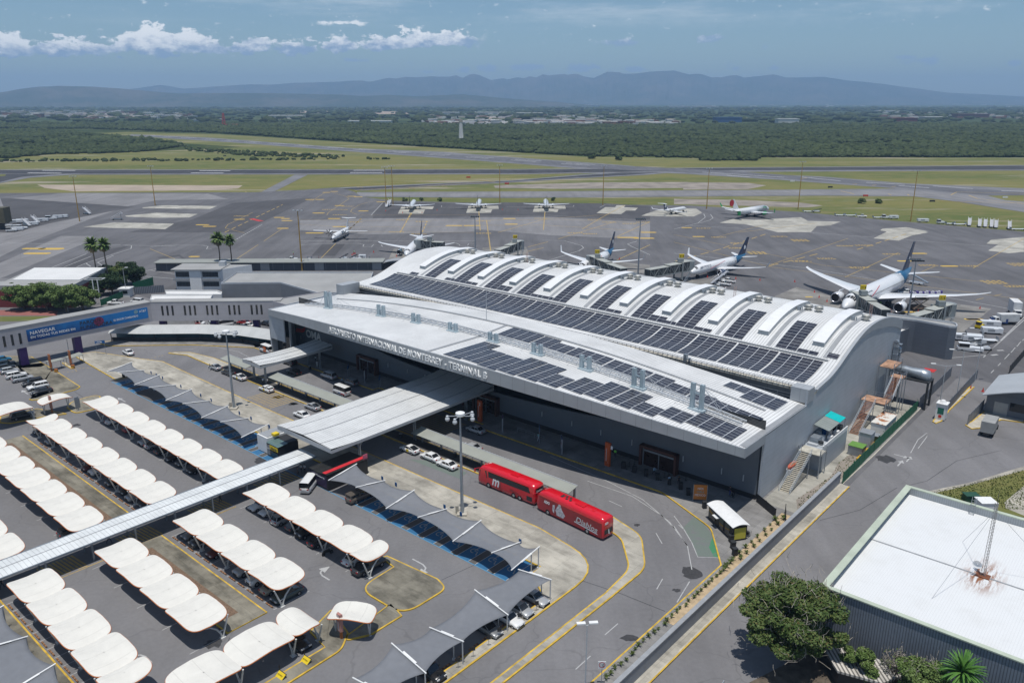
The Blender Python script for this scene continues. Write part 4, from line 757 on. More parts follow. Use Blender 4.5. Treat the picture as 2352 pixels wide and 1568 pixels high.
def fascia_text(txt,s_a,s_b,zc,hgt,m,name):
 me=text_mesh(txt,1.0,0.08,bold=0.02,spacing=1.12);xs=[v.co.x for v in me.vertices];ys=[v.co.y for v in me.vertices];x0,x1=min(xs),max(xs);y0,y1=min(ys),max(ys)
 for v in me.vertices:
  s=s_a+(s_b-s_a)*(v.co.x-x0)/(x1-x0);zz=zc(s)+((v.co.y-y0)/(y1-y0)-.5)*hgt;v.co=(s,tf(s)-.16-(v.co.z*1.2),zz)
 me.materials.clear();me.materials.append(m);return link(name,me,TB)
M_let=mat('letter_white',(0.80,0.80,0.79),.35,var=0)
fascia_text('AEROPUERTO INTERNACIONAL DE MONTERREY - TERMINAL B',-147.2,-96.6,lambda s:(zb(s)+RF(s,104)+.12)/2,1.35,M_let,'lettering')
lg=text('company_logo','OMA',mat('logo_silver',(0.85,0.85,0.84),.35,.3,var=0),TB,(-176.6,118.72,4.3),(math.pi/2,0,0),2.9,.06,width=6.7,bold=.05)
mb=MB()
for k in range(3):
 P=[(-181.2+k*.1+4.3*x,118.7,4.9+k*.36+(.35 if k==1 else .2)*math.sin(x*6)*.6+1.1*x**3)for x in np.linspace(0,1,9)]
 for i in range(8):mb.poly([(P[i][0],118.7,P[i][2]-.16*(1-i/10)),(P[i+1][0],118.7,P[i+1][2]-.16*(1-i/10)),(P[i+1][0],118.7,P[i+1][2]+.16),(P[i][0],118.7,P[i][2]+.16)])
mb.build('logo_bird',[mat('logo_red',(0.80,0.05,0.04),.5,var=0)],TB)
M_mem=mat('membrane_cream',(0.76,0.725,0.655),0.55,build=None,var=0.05,scale=0.5,spec=0.3)
def memb(n,bs,t,c):
 h=NB(n);o=h.sep(t.outputs['Object']);x=h.m('SUBTRACT',o[0],1.2);ln=h.line(x,2.3,0.05);no=h.noise(t.outputs['Object'],.7,5,.6);ed=h.noise(t.outputs['Object'],2.0,5,.7)
 fall=h.ss(o[2],2.55,2.85,0.82,1.0);v=h.m('MULTIPLY',h.m('MULTIPLY',h.ss(no,.3,.7,.96,1.03),h.ss(ed,.55,.8,1,.9)),1)
 x2=n.nodes.new('ShaderNodeHueSaturation');n.links.new(h.mix(ln,c,tuple(q_*.8 for q_ in c[:3])+(1,)),x2.inputs['Color']);n.links.new(v,x2.inputs['Value']);n.links.new(x2.outputs[0],bs.inputs['Base Color'])
M_mem=mat('membrane_cream_seamed',(0.66,0.64,0.585),0.55,build=memb,spec=0.3)
M_steel_w=mat('steel_off_white',(0.55,0.55,0.53),0.5,0.1,var=.15)
CP={}
def make_canopy(L_,leg=0,loc=(0,0,0),rot=0.0,label='',group=None,width=5.5):
 key=(L_,leg,width)
 if key in CP:return dup(CP[key],loc,rot,label,group)
 o=thing('parking_canopy',label,'canopy',loc,rot,group);cx,cy=L_/2,width/2
 def P(r,a,dz=0):
  c,s_=math.cos(a),math.sin(a);e=2/5.2 if L_>5 else 2/3.6
  x=cx*r*math.copysign(abs(c)**e,c)*1.03;y=cy*r*math.copysign(abs(s_)**e,s_)
  u_=x/cx;v_=y/cy;z=2.72+.42*(1-u_*u_)+.36*abs(v_)**2.2-.10*max(0,v_)**6
  return(cx+x,cy+y,z+dz)
 mb=MB();mb.smooth=True;na=40;rs=(1.0,.86,.62,.32,.02)
 mb.loft([[P(r,2*math.pi*i/na,.07 if r<1 else 0)for i in range(na)]for r in rs],caps=False);mb.loft([[P(r,2*math.pi*i/na,-.07)for i in range(na)]for r in rs[::-1]],caps=False)
 mb.build('cover',M_mem,o)
 rb=MB();rb.smooth=True
 for i in range(na):rb.tube(P(1.0,2*math.pi*i/na,-.085),P(1.0,2*math.pi*(i+1)/na,-.085),.07,n=6,caps=False)
 rb.build('rim',M_orange,o)
 if leg is not None:
  ly=1.25 if not leg else width-1.3
  for x in((L_-.15,)if L_>5 else(L_-.1,)):
   lb=MB();lb.tube((x,ly,0),(x,ly+(-1.0 if not leg else 1.0),2.9),.14,.10)
   pts=[(x,ly+(4*q_ if not leg else-4*q_)*.75,2.75*math.sin(min(1,q_*1.12)*1.5))for q_ in(0,.12,.3,.55,.8,.98)]
   pts=[(x,ly+sg_*d,z)for sg_ in[(1 if not leg else-1)]for d,z in((.05,0),(.25,.8),(.7,1.55),(1.5,2.25),(2.9,2.72))]
   for i in range(4):lb.tube(pts[i],pts[i+1],.13-.012*i,.118-.012*i)
   lb.bar((x,ly-.35 if not leg else ly+.35,1.0),(x,ly+.4 if not leg else ly-.4,1.1),.1);lb.box(x-.3,ly-.3,0,x+.3,ly+.3,.12);lb.build('leg',M_steel_w,o)
 CP[key]=o;return o
ROWN={60.0:'row facing the grey sails',48.05:'row behind the gravel median',36.45:'row before the gravel median',25.35:'row nearest the lot edge'}
def crow(s_first,n,t,leg,half=None,hfirst=False,side='',L_=7.0):
 k=0;tot=n+(1 if half else 0);ss=[]
 if half and hfirst:ss.append((s_first-3.6,3.55));
 for i in range(n):ss.append((s_first+i*7.04,L_))
 if half and not hfirst:ss.append((s_first+n*7.04,3.55))
 ords=['first','second','third','fourth','fifth','sixth','seventh','eighth','ninth']
 for i,(s,l_)in enumerate(ss):
  k=len(ss)-i if side=='beyond' else i+1
  make_canopy(l_,leg,W(s,t,-.01),TH,('narrow ' if l_<5 else '')+'cream canopy '+ords[k-1]+' '+side+' the walkway, '+ROWN[t],'cream parking canopies')
crow(-175.2,8,60.0,0,side='beyond');crow(-168.8,7,48.05,0,True,True,side='beyond');crow(-169.0,7,36.45,1,side='beyond');crow(-148.0,4,25.35,0,side='beyond')
crow(-111.7,4,60.0,0,True,side='before');crow(-111.7,4,48.05,0,side='before');crow(-111.8,4,36.45,1,side='before');crow(-112.4,4,25.35,0,True,side='before')
def rcan(L_,s,t,lab,leg=0,r=90,w_=5.7):return make_canopy(L_,leg,W(s,t,-.01),TH+math.radians(r),lab,'cream parking canopies',w_)
rcan(3.6,-72.9,44.7,'small rounded cream canopy at the corner of the lot above the black sedan');rcan(7.0,-72.9,37.6,'cream canopy over the white hatchback next to the yellow floor signs');rcan(7.0,-72.9,30.5,'cream canopy cut off by the bottom edge of the photo')
c=rcan(5.6,-70.6,55.0,'cream gate canopy over the exit lane by the gore island',None,-148,3.6)
for(x,y)in((.6,1.8),(5.1,1.8)):
 mb=MB().tube((x,y,0),(x,y+.6,2.8),.1).tube((x,y,0),(x,y-.8,2.9),.1).box(x-.25,y-.25,0,x+.25,y+.25,.1);mb.build('leg',M_steel_w,c)
c=rcan(6.0,-179.0,54.2,'cream gate canopy beside the upright grey ticket sign',None,92,4.4)
for(x,y)in((.6,2.4),(5.5,2.4)):MB().tube((x,y,0),(x,y+.7,2.8),.1).tube((x,y,0),(x,y-.8,2.9),.1).box(x-.25,y-.25,0,x+.25,y+.25,.1).build('leg',M_steel_w,c)
rcan(7.4,-178.6,44.9,'cream canopy over the dark parked suv at the left edge',0,92,6.4)
M_sail=mat('grey_mesh_sail',(0.205,0.215,0.235),0.8,var=0.06,scale=1,spec=0.15,Alpha=0.80)
def sail_row(name,lab,posts,f_pt,grp=None):
 root=thing(name,lab,'shade sail',f_pt(posts[0][0],0,0),0,grp);o=Vector(root.location);mb=MB();mb.smooth=True
 ends=[((3.35,2.45)if hb else(2.6,3.7))for a,hb in posts]
 for i in range(len(posts)-1):
  a0,a1=posts[i][0],posts[i+1][0];e0,e1=ends[i],ends[i+1]
  def fn(u_,v_):
   z=(e0[0]*(1-v_)+e0[1]*v_)*(1-u_)+(e1[0]*(1-v_)+e1[1]*v_)*u_;sag=4*u_*(1-u_);b_=v_+(0.5-v_)*sag*0.24
   return tuple(f_pt(a0+(a1-a0)*u_,b_,z-.12*sag)-o)
  mb.grid(fn,10,8,.02)
 mb.build('sail',M_sail,root)
 for(a,hb),e in zip(posts,ends):
  ab=MB().tube(f_pt(a,-.04,e[0]+.08)-o,f_pt(a,1.04,e[1]+.08)-o,.085,n=8);ab.bar(f_pt(a,.3,e[0]*.7+e[1]*.3+.1)-o+Vector((.1,.1,0)),f_pt(a,.7,e[0]*.3+e[1]*.7+.1)-o+Vector((.1,.1,0)),.3,.03);ab.build('arm',M_white,root)
  for b in(0,.28):MB().tube(f_pt(a,b,0)-o,f_pt(a,b,e[0]*(1-b)+e[1]*b)-o,.085,n=8).box(*(f_pt(a,b,0)-o-Vector((.2,.2,0))),*(f_pt(a,b,0)-o+Vector((.2,.2,.1)))).build('post',M_lgrey,root)
fp=lambda a,b,z:W(a,79.0-5.8*b,z)
sail_row('shade_sail_row','long zigzag grey shade sail over the blue disabled bays right of the black kiosk',[(-105.3,1),(-97.7,0),(-90.2,1),(-82.6,0),(-75.1,1),(-67.3,0),(-63.6,1)],fp)
sail_row('shade_sail_row','long zigzag grey shade sail over the disabled bays left of the car rental kiosk',[(-192.8,1),(-186.6,0),(-178.4,1),(-170.8,0),(-163.4,1),(-155.6,0),(-148.2,1),(-140.4,0),(-133.0,1)],fp)
sail_row('shade_sail_row','grey shade sail over the parked cars beside the curved exit road',[(73.8,1),(65.0,0),(56.9,1),(50.8,0),(45.0,1)],lambda a,b,z:W(-57.3-5.5*b,a,z))
sail_row('shade_sail_row','grey shade sail at the bottom left corner of the photo',[(-106.3,1),(-98.5,0),(-89.6,1),(-82,0)],lambda a,b,z:W(a,23.3-5.6*b,z))
M_wroof=mat('walkway_sheet',(0.66,0.68,0.675),0.45,build=ribbed(1,0.62,0.06,0.6,0.1),spec=.3)
wk=stloc('covered_walkway','long white metal roofed walkway crossing the car park to the terminal','walkway',-116.1,76.6)
mb=MB()
for t0,t1 in((-76.6+10,0),):
 mb.poly([(-2.35,t0,3.25),(0,t0,3.38),(0,t1,3.38),(-2.35,t1,3.25)]);mb.poly([(0,t0,3.38),(2.35,t0,3.25),(2.35,t1,3.25),(0,t1,3.38)]);mb.poly([(-2.35,t0,3.2),(-2.35,t1,3.2),(2.35,t1,3.2),(2.35,t0,3.2)])
mb.build('roof',M_wroof,wk);MB().box(-2.5,-66.6,3.0,-2.35,0,3.3).box(2.35,-66.6,3.0,2.5,0,3.3).build('gutter',M_galv,wk);MB().box(-.05,-66.6,3.39,.05,0,3.43).build('ridge_cap',M_flash,wk)
t=-64.5
while t<-1:
 for x in(-1.6,1.6):MB().box(x-.12,t-.12,0,x+.12,t+.12,3.2).build('post',M_galv,wk)
 t+=6.35
def barrel(name,lab,s0,s1,t0,t1,z,cols,slope=0.35):
 o=stloc(name,lab,'entrance canopy',(s0+s1)/2,(t0+t1)/2);hw=(s1-s0)/2;hl=(t1-t0)/2
 m=mat('canopy_sheet',(0.62,0.63,0.625),0.5,build=ribbed(1,0.55,0.10,0.62,0.08),spec=.3)
 tip=min(7.5,hw);mb=MB();R=7;Z=lambda x,y:z+slope*(1-abs(x)/hw)+max(0,(y-hl+8)/8)**2*.55+max(0,(-y-hl+9)/9)**2*.4
 mb.grid(lambda a,b:(-hw+2*hw*a,-hl+2*hl*b,Z(-hw+2*hw*a,-hl+2*hl*b)),8,30);mb.build('roof',m,o)
 mb=MB().box(-hw-.06,-hl,z-.5,-hw,hl,z+.06).box(hw,-hl,z-.5,hw+.06,hl,z+.06).box(-hw,-hl-.06,z-.45,hw,-hl,z+.35).box(-hw,hl,z-.4,hw,hl+.06,z+.6);mb.poly([(-hw,-hl,z-.3),(-hw,hl,z-.3),(hw,hl,z-.3),(hw,-hl,z-.3)]);mb.build('fascia',mat('canopy_fascia',(0.40,0.42,0.44),.5,.1,var=.06),o)
 mb=MB()
 for x in(0,):mb.grid(lambda a,b:(x-.12+.24*a,-hl+2*hl*b,Z(0,-hl+2*hl*b)+.05),1,30,.05)
 for x in(-hw*.62,hw*.62):mb.grid(lambda a,b:(x-.08+.16*a,-hl+2*hl*b,Z(x,-hl+2*hl*b)+.04),1,30,.04)
 mb.build('ridge_cap',M_flash,o)
 for(s,t)in cols:
  x,y=s-(s0+s1)/2,t-(t0+t1)/2;cb=MB();cb.box(x-.32,y-.12,0,x-.2,y+.12,z-.2).box(x+.2,y-.12,0,x+.32,y+.12,z-.2);cb.bar((x-.26,y,0),(x+.26,y,2.2),.12);cb.bar((x+.26,y,2.2),(x-.26,y,4.4),.12);cb.bar((x-.26,y,4.4),(x-1.5,y,z-.25),.16);cb.bar((x+.26,y,4.4),(x+1.5,y,z-.25),.16);cb.box(x-.5,y-.4,0,x+.5,y+.4,.15);cb.build('column',M_galv,o)
 return o
barrel('entrance_canopy','large ribbed white canopy over the drop-off road in front of the main entrance',-124.0,-107.6,75.6,117.8,6.4,[(-109.6,83.2),(-120.5,83.2),(-110.8,97.9),(-121.5,97.9),(-110.8,112.6),(-121.5,112.6)])
barrel('entrance_canopy','smaller ribbed white canopy in front of the wall with the logo',-168.4,-160.9,94.9,115.6,5.2,[(-162,96.8),(-167,96.8),(-162,112.4),(-167,112.4)],.25)
def platform(lab,s0,s1,tc=97.15):
 o=stloc('platform_shelter',lab,'shelter',(s0+s1)/2,tc);hl=(s1-s0)/2;mb=MB()
 mb.grid(lambda a,b:(-hl+2*hl*a,-1.3+2.6*b,2.75+.42*b),2,1,.08);mb.build('roof',mat('shelter_roof',(0.29,0.30,0.265),.6,var=.06,scale=.4),o)
 MB().tube((-hl,1.3,3.22),(hl,1.3,3.22),.06).build('gutter',M_lgrey,o);n_=max(2,int(2*hl/5.2))
 for i in range(n_+1):
  x=-hl+.5+(2*hl-1)*i/n_;MB().box(x-.16,1.0,0,x+.16,1.3,3.1).bar((x,1.1,2.7),(x,-1.0,2.72),.12,.16).build('post',M_grey,o)
 mb=MB()
 for z in(1.0,.7,.4):mb.bar((-hl+.5,1.25,z),(hl-.5,1.25,z),.05)
 k=int(2*hl/1.7)
 for i in range(k+1):x=-hl+.5+(2*hl-1)*i/k;mb.bar((x,1.25,0),(x,1.25,1.0),.05)
 mb.build('railing',M_grey,o);return o
platform('olive grey flat platform roof beside the red buses',-109.5,-71.0);platform('olive grey flat platform roof between the two white canopies, behind the waiting people',-159.4,-126.0);platform('short olive grey platform roof left of the smaller white canopy',-181.0,-169.2)
o=thing('shuttle_shelter','long grey barrel shelter with teal screen beside the loop road','shelter',W(-205,101,0));loc=Vector(o.location)
pth=px('d',[(738,720),(950,725),(1330,722),(1600,732),(1860,770)],2.7);cen=[Vector((p.x,p.y,0))for p in pth]
def samp(P,n):
 o_=[];L_=[0]
 for i in range(len(P)-1):L_.append(L_[-1]+(P[i+1]-P[i]).length)
 for k in range(n+1):
  d=L_[-1]*k/n;i=max(j for j in range(len(P)-1)if L_[j]<=d+1e-6);f=(d-L_[i])/(L_[i+1]-L_[i]);o_.append(P[i].lerp(P[i+1],f))
 return o_
C_=samp(cen,24);mb=MB();mb.smooth=True
def nrm(P,i):d=(P[min(i+1,len(P)-1)]-P[max(i-1,0)]).normalized();return Vector((-d.y,d.x,0))
rings=[[C_[i]-loc+nrm(C_,i)*(x*5.0-.9)+Vector((0,0,2.45+1.75*math.sin(math.pi*(.04+.62*x))))for x in np.linspace(0,1,9)]for i in range(25)]
mb.loft(rings,caps=False,closed=False);mb.build('roof',mat('shelter_membrane',(0.44,0.45,0.445),.6,build=panelled(3.2,0,.8,.06,.05)),o)
mb=MB();pb=MB()
for i in range(24):
 a,b=C_[i]-loc+nrm(C_,i)*.6,C_[i+1]-loc+nrm(C_,i+1)*.6;mb.poly([a+Vector((0,0,.15)),b+Vector((0,0,.15)),b+Vector((0,0,1.1)),a+Vector((0,0,1.1))])
 a,b=C_[i]-loc+nrm(C_,i)*2.9,C_[i+1]-loc+nrm(C_,i+1)*2.9;pb.poly([a+Vector((0,0,.15)),b+Vector((0,0,.15)),b+Vector((0,0,3)),a+Vector((0,0,3))])
mb.build('railing_panel',M_plinth,o);pb.build('back_screen',mat('teal_screen',(0.10,0.16,0.18),.4,var=.3,scale=.2),o)
for i in range(0,25,3):p=C_[i]-loc+nrm(C_,i)*.3;MB().tube(p,p+Vector((0,0,2.9)),.11).build('post',M_plinth,o)
def multi_lamp(loc,lab,h=17.4):
 o=thing('lamp_post',lab,'lamp post',loc,0,'tall lamp posts of the forecourt');MB().tube((0,0,.3),(0,0,h),.30,.13,12).build('pole',M_galv,o);MB().box(-.8,-.8,0,.8,.8,.35).box(-1.1,.2,0,-.6,.5,1.4).build('footing',M_kerb_c,o)
 MB().tube((0,0,h),(0,0,h+.45),.75,.75,14).tube((0,0,h+.45),(0,0,h+.6),.75,.4,14).build('crown_lamp',M_white,o)
 for a in(200,250,340,30):
  x,y=2.1*math.cos(math.radians(a)),2.1*math.sin(math.radians(a));mb=MB().bar((0,0,h-.1),(x,y,h+.15),.09);mb.build('lamp_arm',M_lgrey,o);b=MB();b.smooth=True;b.ball((x,y,h-.35),.38,10,6).tube((x,y,h-.1),(x,y,h+.25),.25,.2);b.build('lamp_head',M_lgrey,o)
multi_lamp(W(-82.75,82.75,.15),'tall grey lamp post with four round heads on the promenade near the red buses');multi_lamp(W(-153.3,83.2,.15),'tall grey lamp post with four round heads behind the left shade sail')
def street_lamp(loc,lab,h=8.5,two=True,rot=0,r=.07,arm=1.5):
 o=thing('street_lamp',lab,'street lamp',loc,rot,'white street lamps');MB().tube((0,0,0),(0,0,h),r*1.3,r,8).build('pole',M_lgrey,o)
 for sg in((-1,1)if two else(1,)):b=MB().bar((0,0,h-.1),(sg*arm,0,h+.25),.07);b.build('lamp_arm',M_lgrey,o);MB().box(sg*arm-.5,-.22,h+.2,sg*arm+.5,.22,h+.36).build('lamp_head',M_white,o)
 return o
street_lamp(at('h',1663,1640),'white twin-headed street lamp on the exit road at the bottom',9.3,True,.1,arm=.7)
for f,x,y,h_,l_ in[('n',1555,1450,9,'twin-armed street lamp nearest the guard booth'),('n',1710,1410,11.5,'twin-armed street lamp in the middle of the gate lanes'),('n',1885,1240,13,'twin-armed street lamp furthest along the gate lanes')]:street_lamp(at(f,x,y),l_,h_,True,-.2,arm=2.6)
for f,x,y,h_,l_ in[('A',918,1000,6.5,'single street lamp standing among the bushy trees'),('A',1705,795,10,'white street lamp rising past the dark round trees'),('C',1300,300,6,'single street lamp beside the purple pier')]:street_lamp(at(f,x,y),l_,h_,False,0,arm=1.2)
def board(name,lab,cat,s,t,w_,h_,ang,col,lines,z0=.3,m=None,txtm=None):
 o=stloc(name,lab,cat,s,t,.15,ang);MB().box(-w_/2,-.08,z0,w_/2,.08,z0+h_).build('panel',m or mat('board_'+str(col),col,.5,var=.08),o);MB().box(-w_/2-.08,-.12,0,-w_/2,.12,z0+h_+.05).box(w_/2,-.12,0,w_/2+.08,.12,z0+h_+.05).build('frame',M_grey,o)
 for i,(tx,sz,m_,wd)in enumerate(lines):text('lettering',tx,m_,o,(0,-.09,z0+h_-sz*(1.0)-.3-sum(l[1]*1.15 for l in lines[:i])),(math.pi/2,0,0),sz,.004,'CENTER',wd)
 return o
T_w=mat('text_white',(0.75,0.75,0.75),.5,var=0);T_o=mat('text_orange',(0.55,0.20,0.08),.5,var=0);T_b=mat('text_black',(.02,.02,.02),.5,var=0);T_t=mat('text_teal',(0.13,0.35,0.38),.5,var=0)
def nos(lab,s,t,ang,col,mid):return board('poster_stand',lab,'poster',s,t,2.2,2.7,ang,col,[('NOS',.55,T_w,.95),('VUELA',.5,mid,1.25),('MÉXICO',.55,T_w,1.75)])
nos('orange poster stand by the forecourt bollards',-55.6,112.4,math.radians(34),(0.50,0.17,0.03),T_t);nos('dark blue poster stand in the shade between the wall lamps',-85.3,112.7,math.radians(-49),(0.03,0.03,0.13),T_o);nos('purple poster stand in the shade left of the blue one',-100.8,113.0,math.radians(-49),(0.10,0.02,0.13),T_o)
board('poster_stand','dim picture poster stand in the shade near the grey cars','poster',-145.5,113.6,2.2,2.8,math.radians(-49),(0.10,0.045,0.07),[(' ',.3,T_w,None)]);board('poster_stand','dark picture poster stand at the end of the shuttle shelter','poster',-183.6,114.2,2.2,2.9,math.radians(-49),(0.09,0.02,0.03),[(' ',.3,T_w,None)])
for s,t,n_,l_ in((-107.6,113.5,'2','tall orange column sign number two in the shade'),(-75.1,113.4,'1','tall orange column sign number one by the wall')):
 o=stloc('column_sign',l_,'sign',s,t,.15,0);MB().box(-.55,-.2,0,.55,.2,4.7).build('panel',mat('sign_orange',(0.50,0.09,0.02),.5,var=.06),o);text('lettering',n_,T_w,o,(-.15,-.21,3.6),(math.pi/2,0,0),1.0,.01,'LEFT',.42);text('lettering','Documentación',T_w,o,(-.12,-.21,1.0),(math.pi/2,-math.pi/2,0),.38,.005,'LEFT',2.5);text('lettering','|  ----',T_w,o,(.2,-.21,.6),(math.pi/2,-math.pi/2,0),.2,.005)
def blue_sign(s,t,lab,ang=0,h=2.6,w_=2.0):
 o=stloc('road_sign',lab,'sign',s,t,.1,math.radians(ang));MB().box(-w_/2,-.04,h-.45,w_/2,.04,h+.35).build('panel',mat('sign_blue',(0.01,0.09,0.26),.5,var=.05),o);MB().tube((w_/2-.15,0,0),(w_/2-.15,0,h+.3),.04,n=6).tube((-w_/2+.15,0,0),(-w_/2+.15,0,h),.035,n=6).build('post',M_galv,o);mb=MB();mb.box(-.6,-.06,h-.1,.2,-.045,h).poly([(.2,-.06,h-.25),(.6,-.06,h-.05),(.2,-.06,h+.15)]);mb.build('arrow',T_w,o);return o
blue_sign(-151.6,113.2,'blue sign on a post in the shade left of the grey minivan',-49);blue_sign(-139.6,113.1,'blue sign on a post in the shade near the white minibus',-49);blue_sign(-91.6,113.6,'blue sign above the person by the ramp railing',-49,3.0)
p=at('l',360,235);o=blue_sign(*inv(p.x,p.y),'large blue direction sign on two posts at the promenade corner',60,3.6,2.4);text('lettering','Llegadas',T_w,o,(-1,-.05,3.75),(math.pi/2,0,0),.35,.005);text('lettering','Salidas',T_w,o,(-1,-.05,3.2),(math.pi/2,0,0),.35,.005)
o=stloc('speed_sign','square white speed sign with a red ring and the number ten','sign',-42.68,64.9,.15,math.radians(38));MB().box(-.45,-.03,2.2,.45,.03,3.2).build('panel',mat('sign_white',(.7,.7,.7),.5,var=0),o);MB().tube((0,0,0),(0,0,2.3),.04,n=6).build('post',M_galv,o);mb=MB()
for i in range(24):a,b=2*math.pi*i/24,2*math.pi*(i+1)/24;mb.poly([(.38*math.cos(a),-.04,2.75+.38*math.sin(a)),(.38*math.cos(b),-.04,2.75+.38*math.sin(b)),(.3*math.cos(b),-.04,2.75+.3*math.sin(b)),(.3*math.cos(a),-.04,2.75+.3*math.sin(a))])
mb.build('red_ring',M_red,o);text('lettering','10',T_b,o,(0,-.045,2.55),(math.pi/2,0,0),.5,.004,'CENTER')
def totem(f,x,y,lab,h=3.2,col=(0.36,0.12,0.04),rot=0.0,word='ACCESO',z=.15):
 p=at(f,x,y);o=thing('ticket_totem',lab,'totem sign',(p.x,p.y,z),TH+rot,'orange and black totems');MB().prism([(.45,.1),(-.45,.1),(-.3,-.28),(.3,-.28)],1.1 if h>2.6 else .2,h).build('panel',mat('totem_'+str(col),col,.5,var=.08),o);MB().prism([(.3,.05),(-.3,.05),(0,-.2)],0,1.2).build('base',M_plinth if col[0]>.3 and h<3.1 else mat('totem_base',(.33,.11,.03),.6,var=.1),o)
 text('lettering',word,T_w,o,(.1,-.3,1.3),(math.pi/2,-math.pi/2,0),.36,.005,'LEFT',1.2);b=MB()
 for i in range(14):a=2*math.pi*i/14;c_=2*math.pi*(i+1)/14;b.poly([(.22*math.cos(a),-.3,h-.35+.22*math.sin(a)),(.22*math.cos(c_),-.3,h-.35+.22*math.sin(c_)),(.13*math.cos(c_),-.3,h-.35+.13*math.sin(c_)),(.13*math.cos(a),-.3,h-.35+.13*math.sin(a))])
 b.build('round_mark',T_w,o);return o
totem('C',975,640,'left orange ticket totem at the car park barrier',4.4);totem('C',1350,565,'right orange ticket totem at the car park barrier',4.4);totem('C',990,1425,'faded red totem in front of the cream gate canopy',3.9,(.36,.17,.13));totem('O',1278,553,'red and black three-sided totem at the exit gate',3.6,(.40,.20,.17),word='PREMIUM')
for f,x,y in(('C',1040,655),('C',1355,575)):
 p=at(f,x,y);o=thing('ticket_machine','orange drum-shaped barrier post, '+('left' if x<1100 else 'right')+' lane','barrier',(p.x+.3,p.y,.15),TH);MB().tube((0,0,0),(0,0,.75),.45,.42,12).build('body',mat('drum_orange',(.33,.11,.03),.6,var=.1),o);MB().tube((0,0,.3),(0,0,.38),.47,.47,12).build('band',M_yelp,o)
for pts,l_ in(([(845,450),(1140,385),(1215,405),(960,470)],'left low grey ticket booth roof'),([(1215,365),(1490,275),(1575,315),(1340,390)],'right low grey ticket booth roof')):
 P=px('C',pts,2.3);o=thing('booth_canopy',l_,'canopy',(P[0].x,P[0].y,0),0);b=Vector((P[0].x,P[0].y,0));MB().prism([(p.x-b.x,p.y-b.y)for p in P],2.25,2.35,True).build('roof',MATS['shelter_roof'],o)
 for p in P:q_=p.lerp(sum(P,Vector())/4,.12)-b;MB().tube((q_.x,q_.y,0),(q_.x,q_.y,2.25),.06,n=6).build('post',M_grey,o)
p=at('C',1480,1375);o=thing('blade_sign','tall curved blank grey sign by the cream gate canopy','sign',(p.x,p.y,.15),1.2);MB().prism([(-.6,-.06),(.6,-.06),(.6,.06),(-.6,.06)],.4,2.7,True).prism([(-.6,-.06),(.3,-.06),(.3,.06),(-.6,.06)],2.7,3.1).build('panel',M_grey,o);MB().box(-.1,-.1,0,.1,.1,.4).build('base',M_grey,o)
bol=None;bl_=['bollard at the far end of the forecourt row','bollard beside the far queue posts','bollard next to the queue line','bollard behind the person in light blue','bollard beside the dark clothed person','bollard left of the orange poster','bollard just behind the orange poster','bollard in front of the orange poster','bollard nearest the yellow-ended kiosk, on the kerb','middle bollard in front of the kiosk','last bollard in front of the kiosk']
for i,(f,x,y)in enumerate([('s',480,745),('s',630,800),('s',785,845),('s',940,900),('s',1100,960),('s',1250,1025),('s',1352,1105),('s',1570,1280),('i',383,615),('i',395,660),('i',407,705)]):
 p=at(f,x,y,.15)
 if bol is None:bol=thing('bollard','black square '+bl_[i],'bollard',p,TH+.3,'black square bollards');MB().box(-.32,-.32,0,.32,.32,1.15).build('body',M_plinth,bol);MB().box(-.36,-.36,1.15,.36,.36,1.25).build('cap',M_dark,bol)
 else:dup(bol,p,TH+.3+i*.07,'black square '+bl_[i])
for i,(f,x,y)in enumerate([('l',655,530),('r',405,1270),('p',640,1000),('e',426,1430)]):
 p=at(f,x,y,.15);o=thing('litter_bin',['round black litter bin at the corner of the left shade sail','black litter bin on the platform beside the bench','black litter bin in the shade by the small canopy','black litter bin under the large white canopy'][i],'bin',p);MB().tube((0,0,0),(0,0,.95),.33,.36,12).build('body',M_plinth,o);MB().tube((0,0,.95),(0,0,1.05),.38,.2,12).build('lid',M_grey,o)
ms=None
for i,s in enumerate([-185.6,-182.9,-179.8,-171,-166.6,-162,-157.5,-151,-146,-141.5,-134.8,-99.8,-96.2,-84.3,-80.6,-68.2]):
 if ms is None:ms=stloc('bay_sign','small blue disabled parking sign behind the shade sails','sign',s,80.3,.15,0,'small blue signs behind the shade sails');MB().box(-.25,-.03,1.5,.25,.03,2.2).build('panel',MATS['sign_blue'],ms);MB().tube((0,0,0),(0,0,1.5),.035,n=5).build('post',M_galv,ms)
 else:dup(ms,W(s,80.3,.15))
ms=None
for i,t in enumerate([70.8,67.3,63.4,61.4,58.6,56.0,52.9,50.2,46.5]):
 if ms is None:ms=stloc('parking_sign','small black square parking sign on a short post beside the exit road','sign',-57.2,t,.1,math.radians(50),'black signs beside the exit road');MB().box(-.27,-.03,1.0,.27,.03,1.55).build('panel',M_plinth,ms);MB().tube((0,0,0),(0,0,1.0),.035,n=5).build('post',M_galv,ms)
 else:dup(ms,W(-57.2,t,.1))
ws=None;k=0
WS=[(s0-2.35*i-1.2,t)for s0,n,t in((-84,12,47.9),(-119.4,20,47.9),(-84,12,24.9),(-84,5,41.0))for i in range(n)]+[(-58.6,72-2.45*i)for i in range(11)]
for s,t in WS:
 r=0 if s<-60 else math.pi/2
 if ws is None:ws=stloc('wheel_stop','worn orange striped wheel stop at the head of a parking stall','wheel stop',s,t+.35,0,0,'wheel stops in the parking stalls');MB().prism([(-.8,-.09),(.8,-.09),(.8,.09),(-.8,.09)],0,.13).build('block',mat('wheel_stop',(.30,.15,.07),.8,build=ribbed(0,.55,.27,.45)),ws)
 else:dup(ws,W(s,t+.35,0),TH+r)
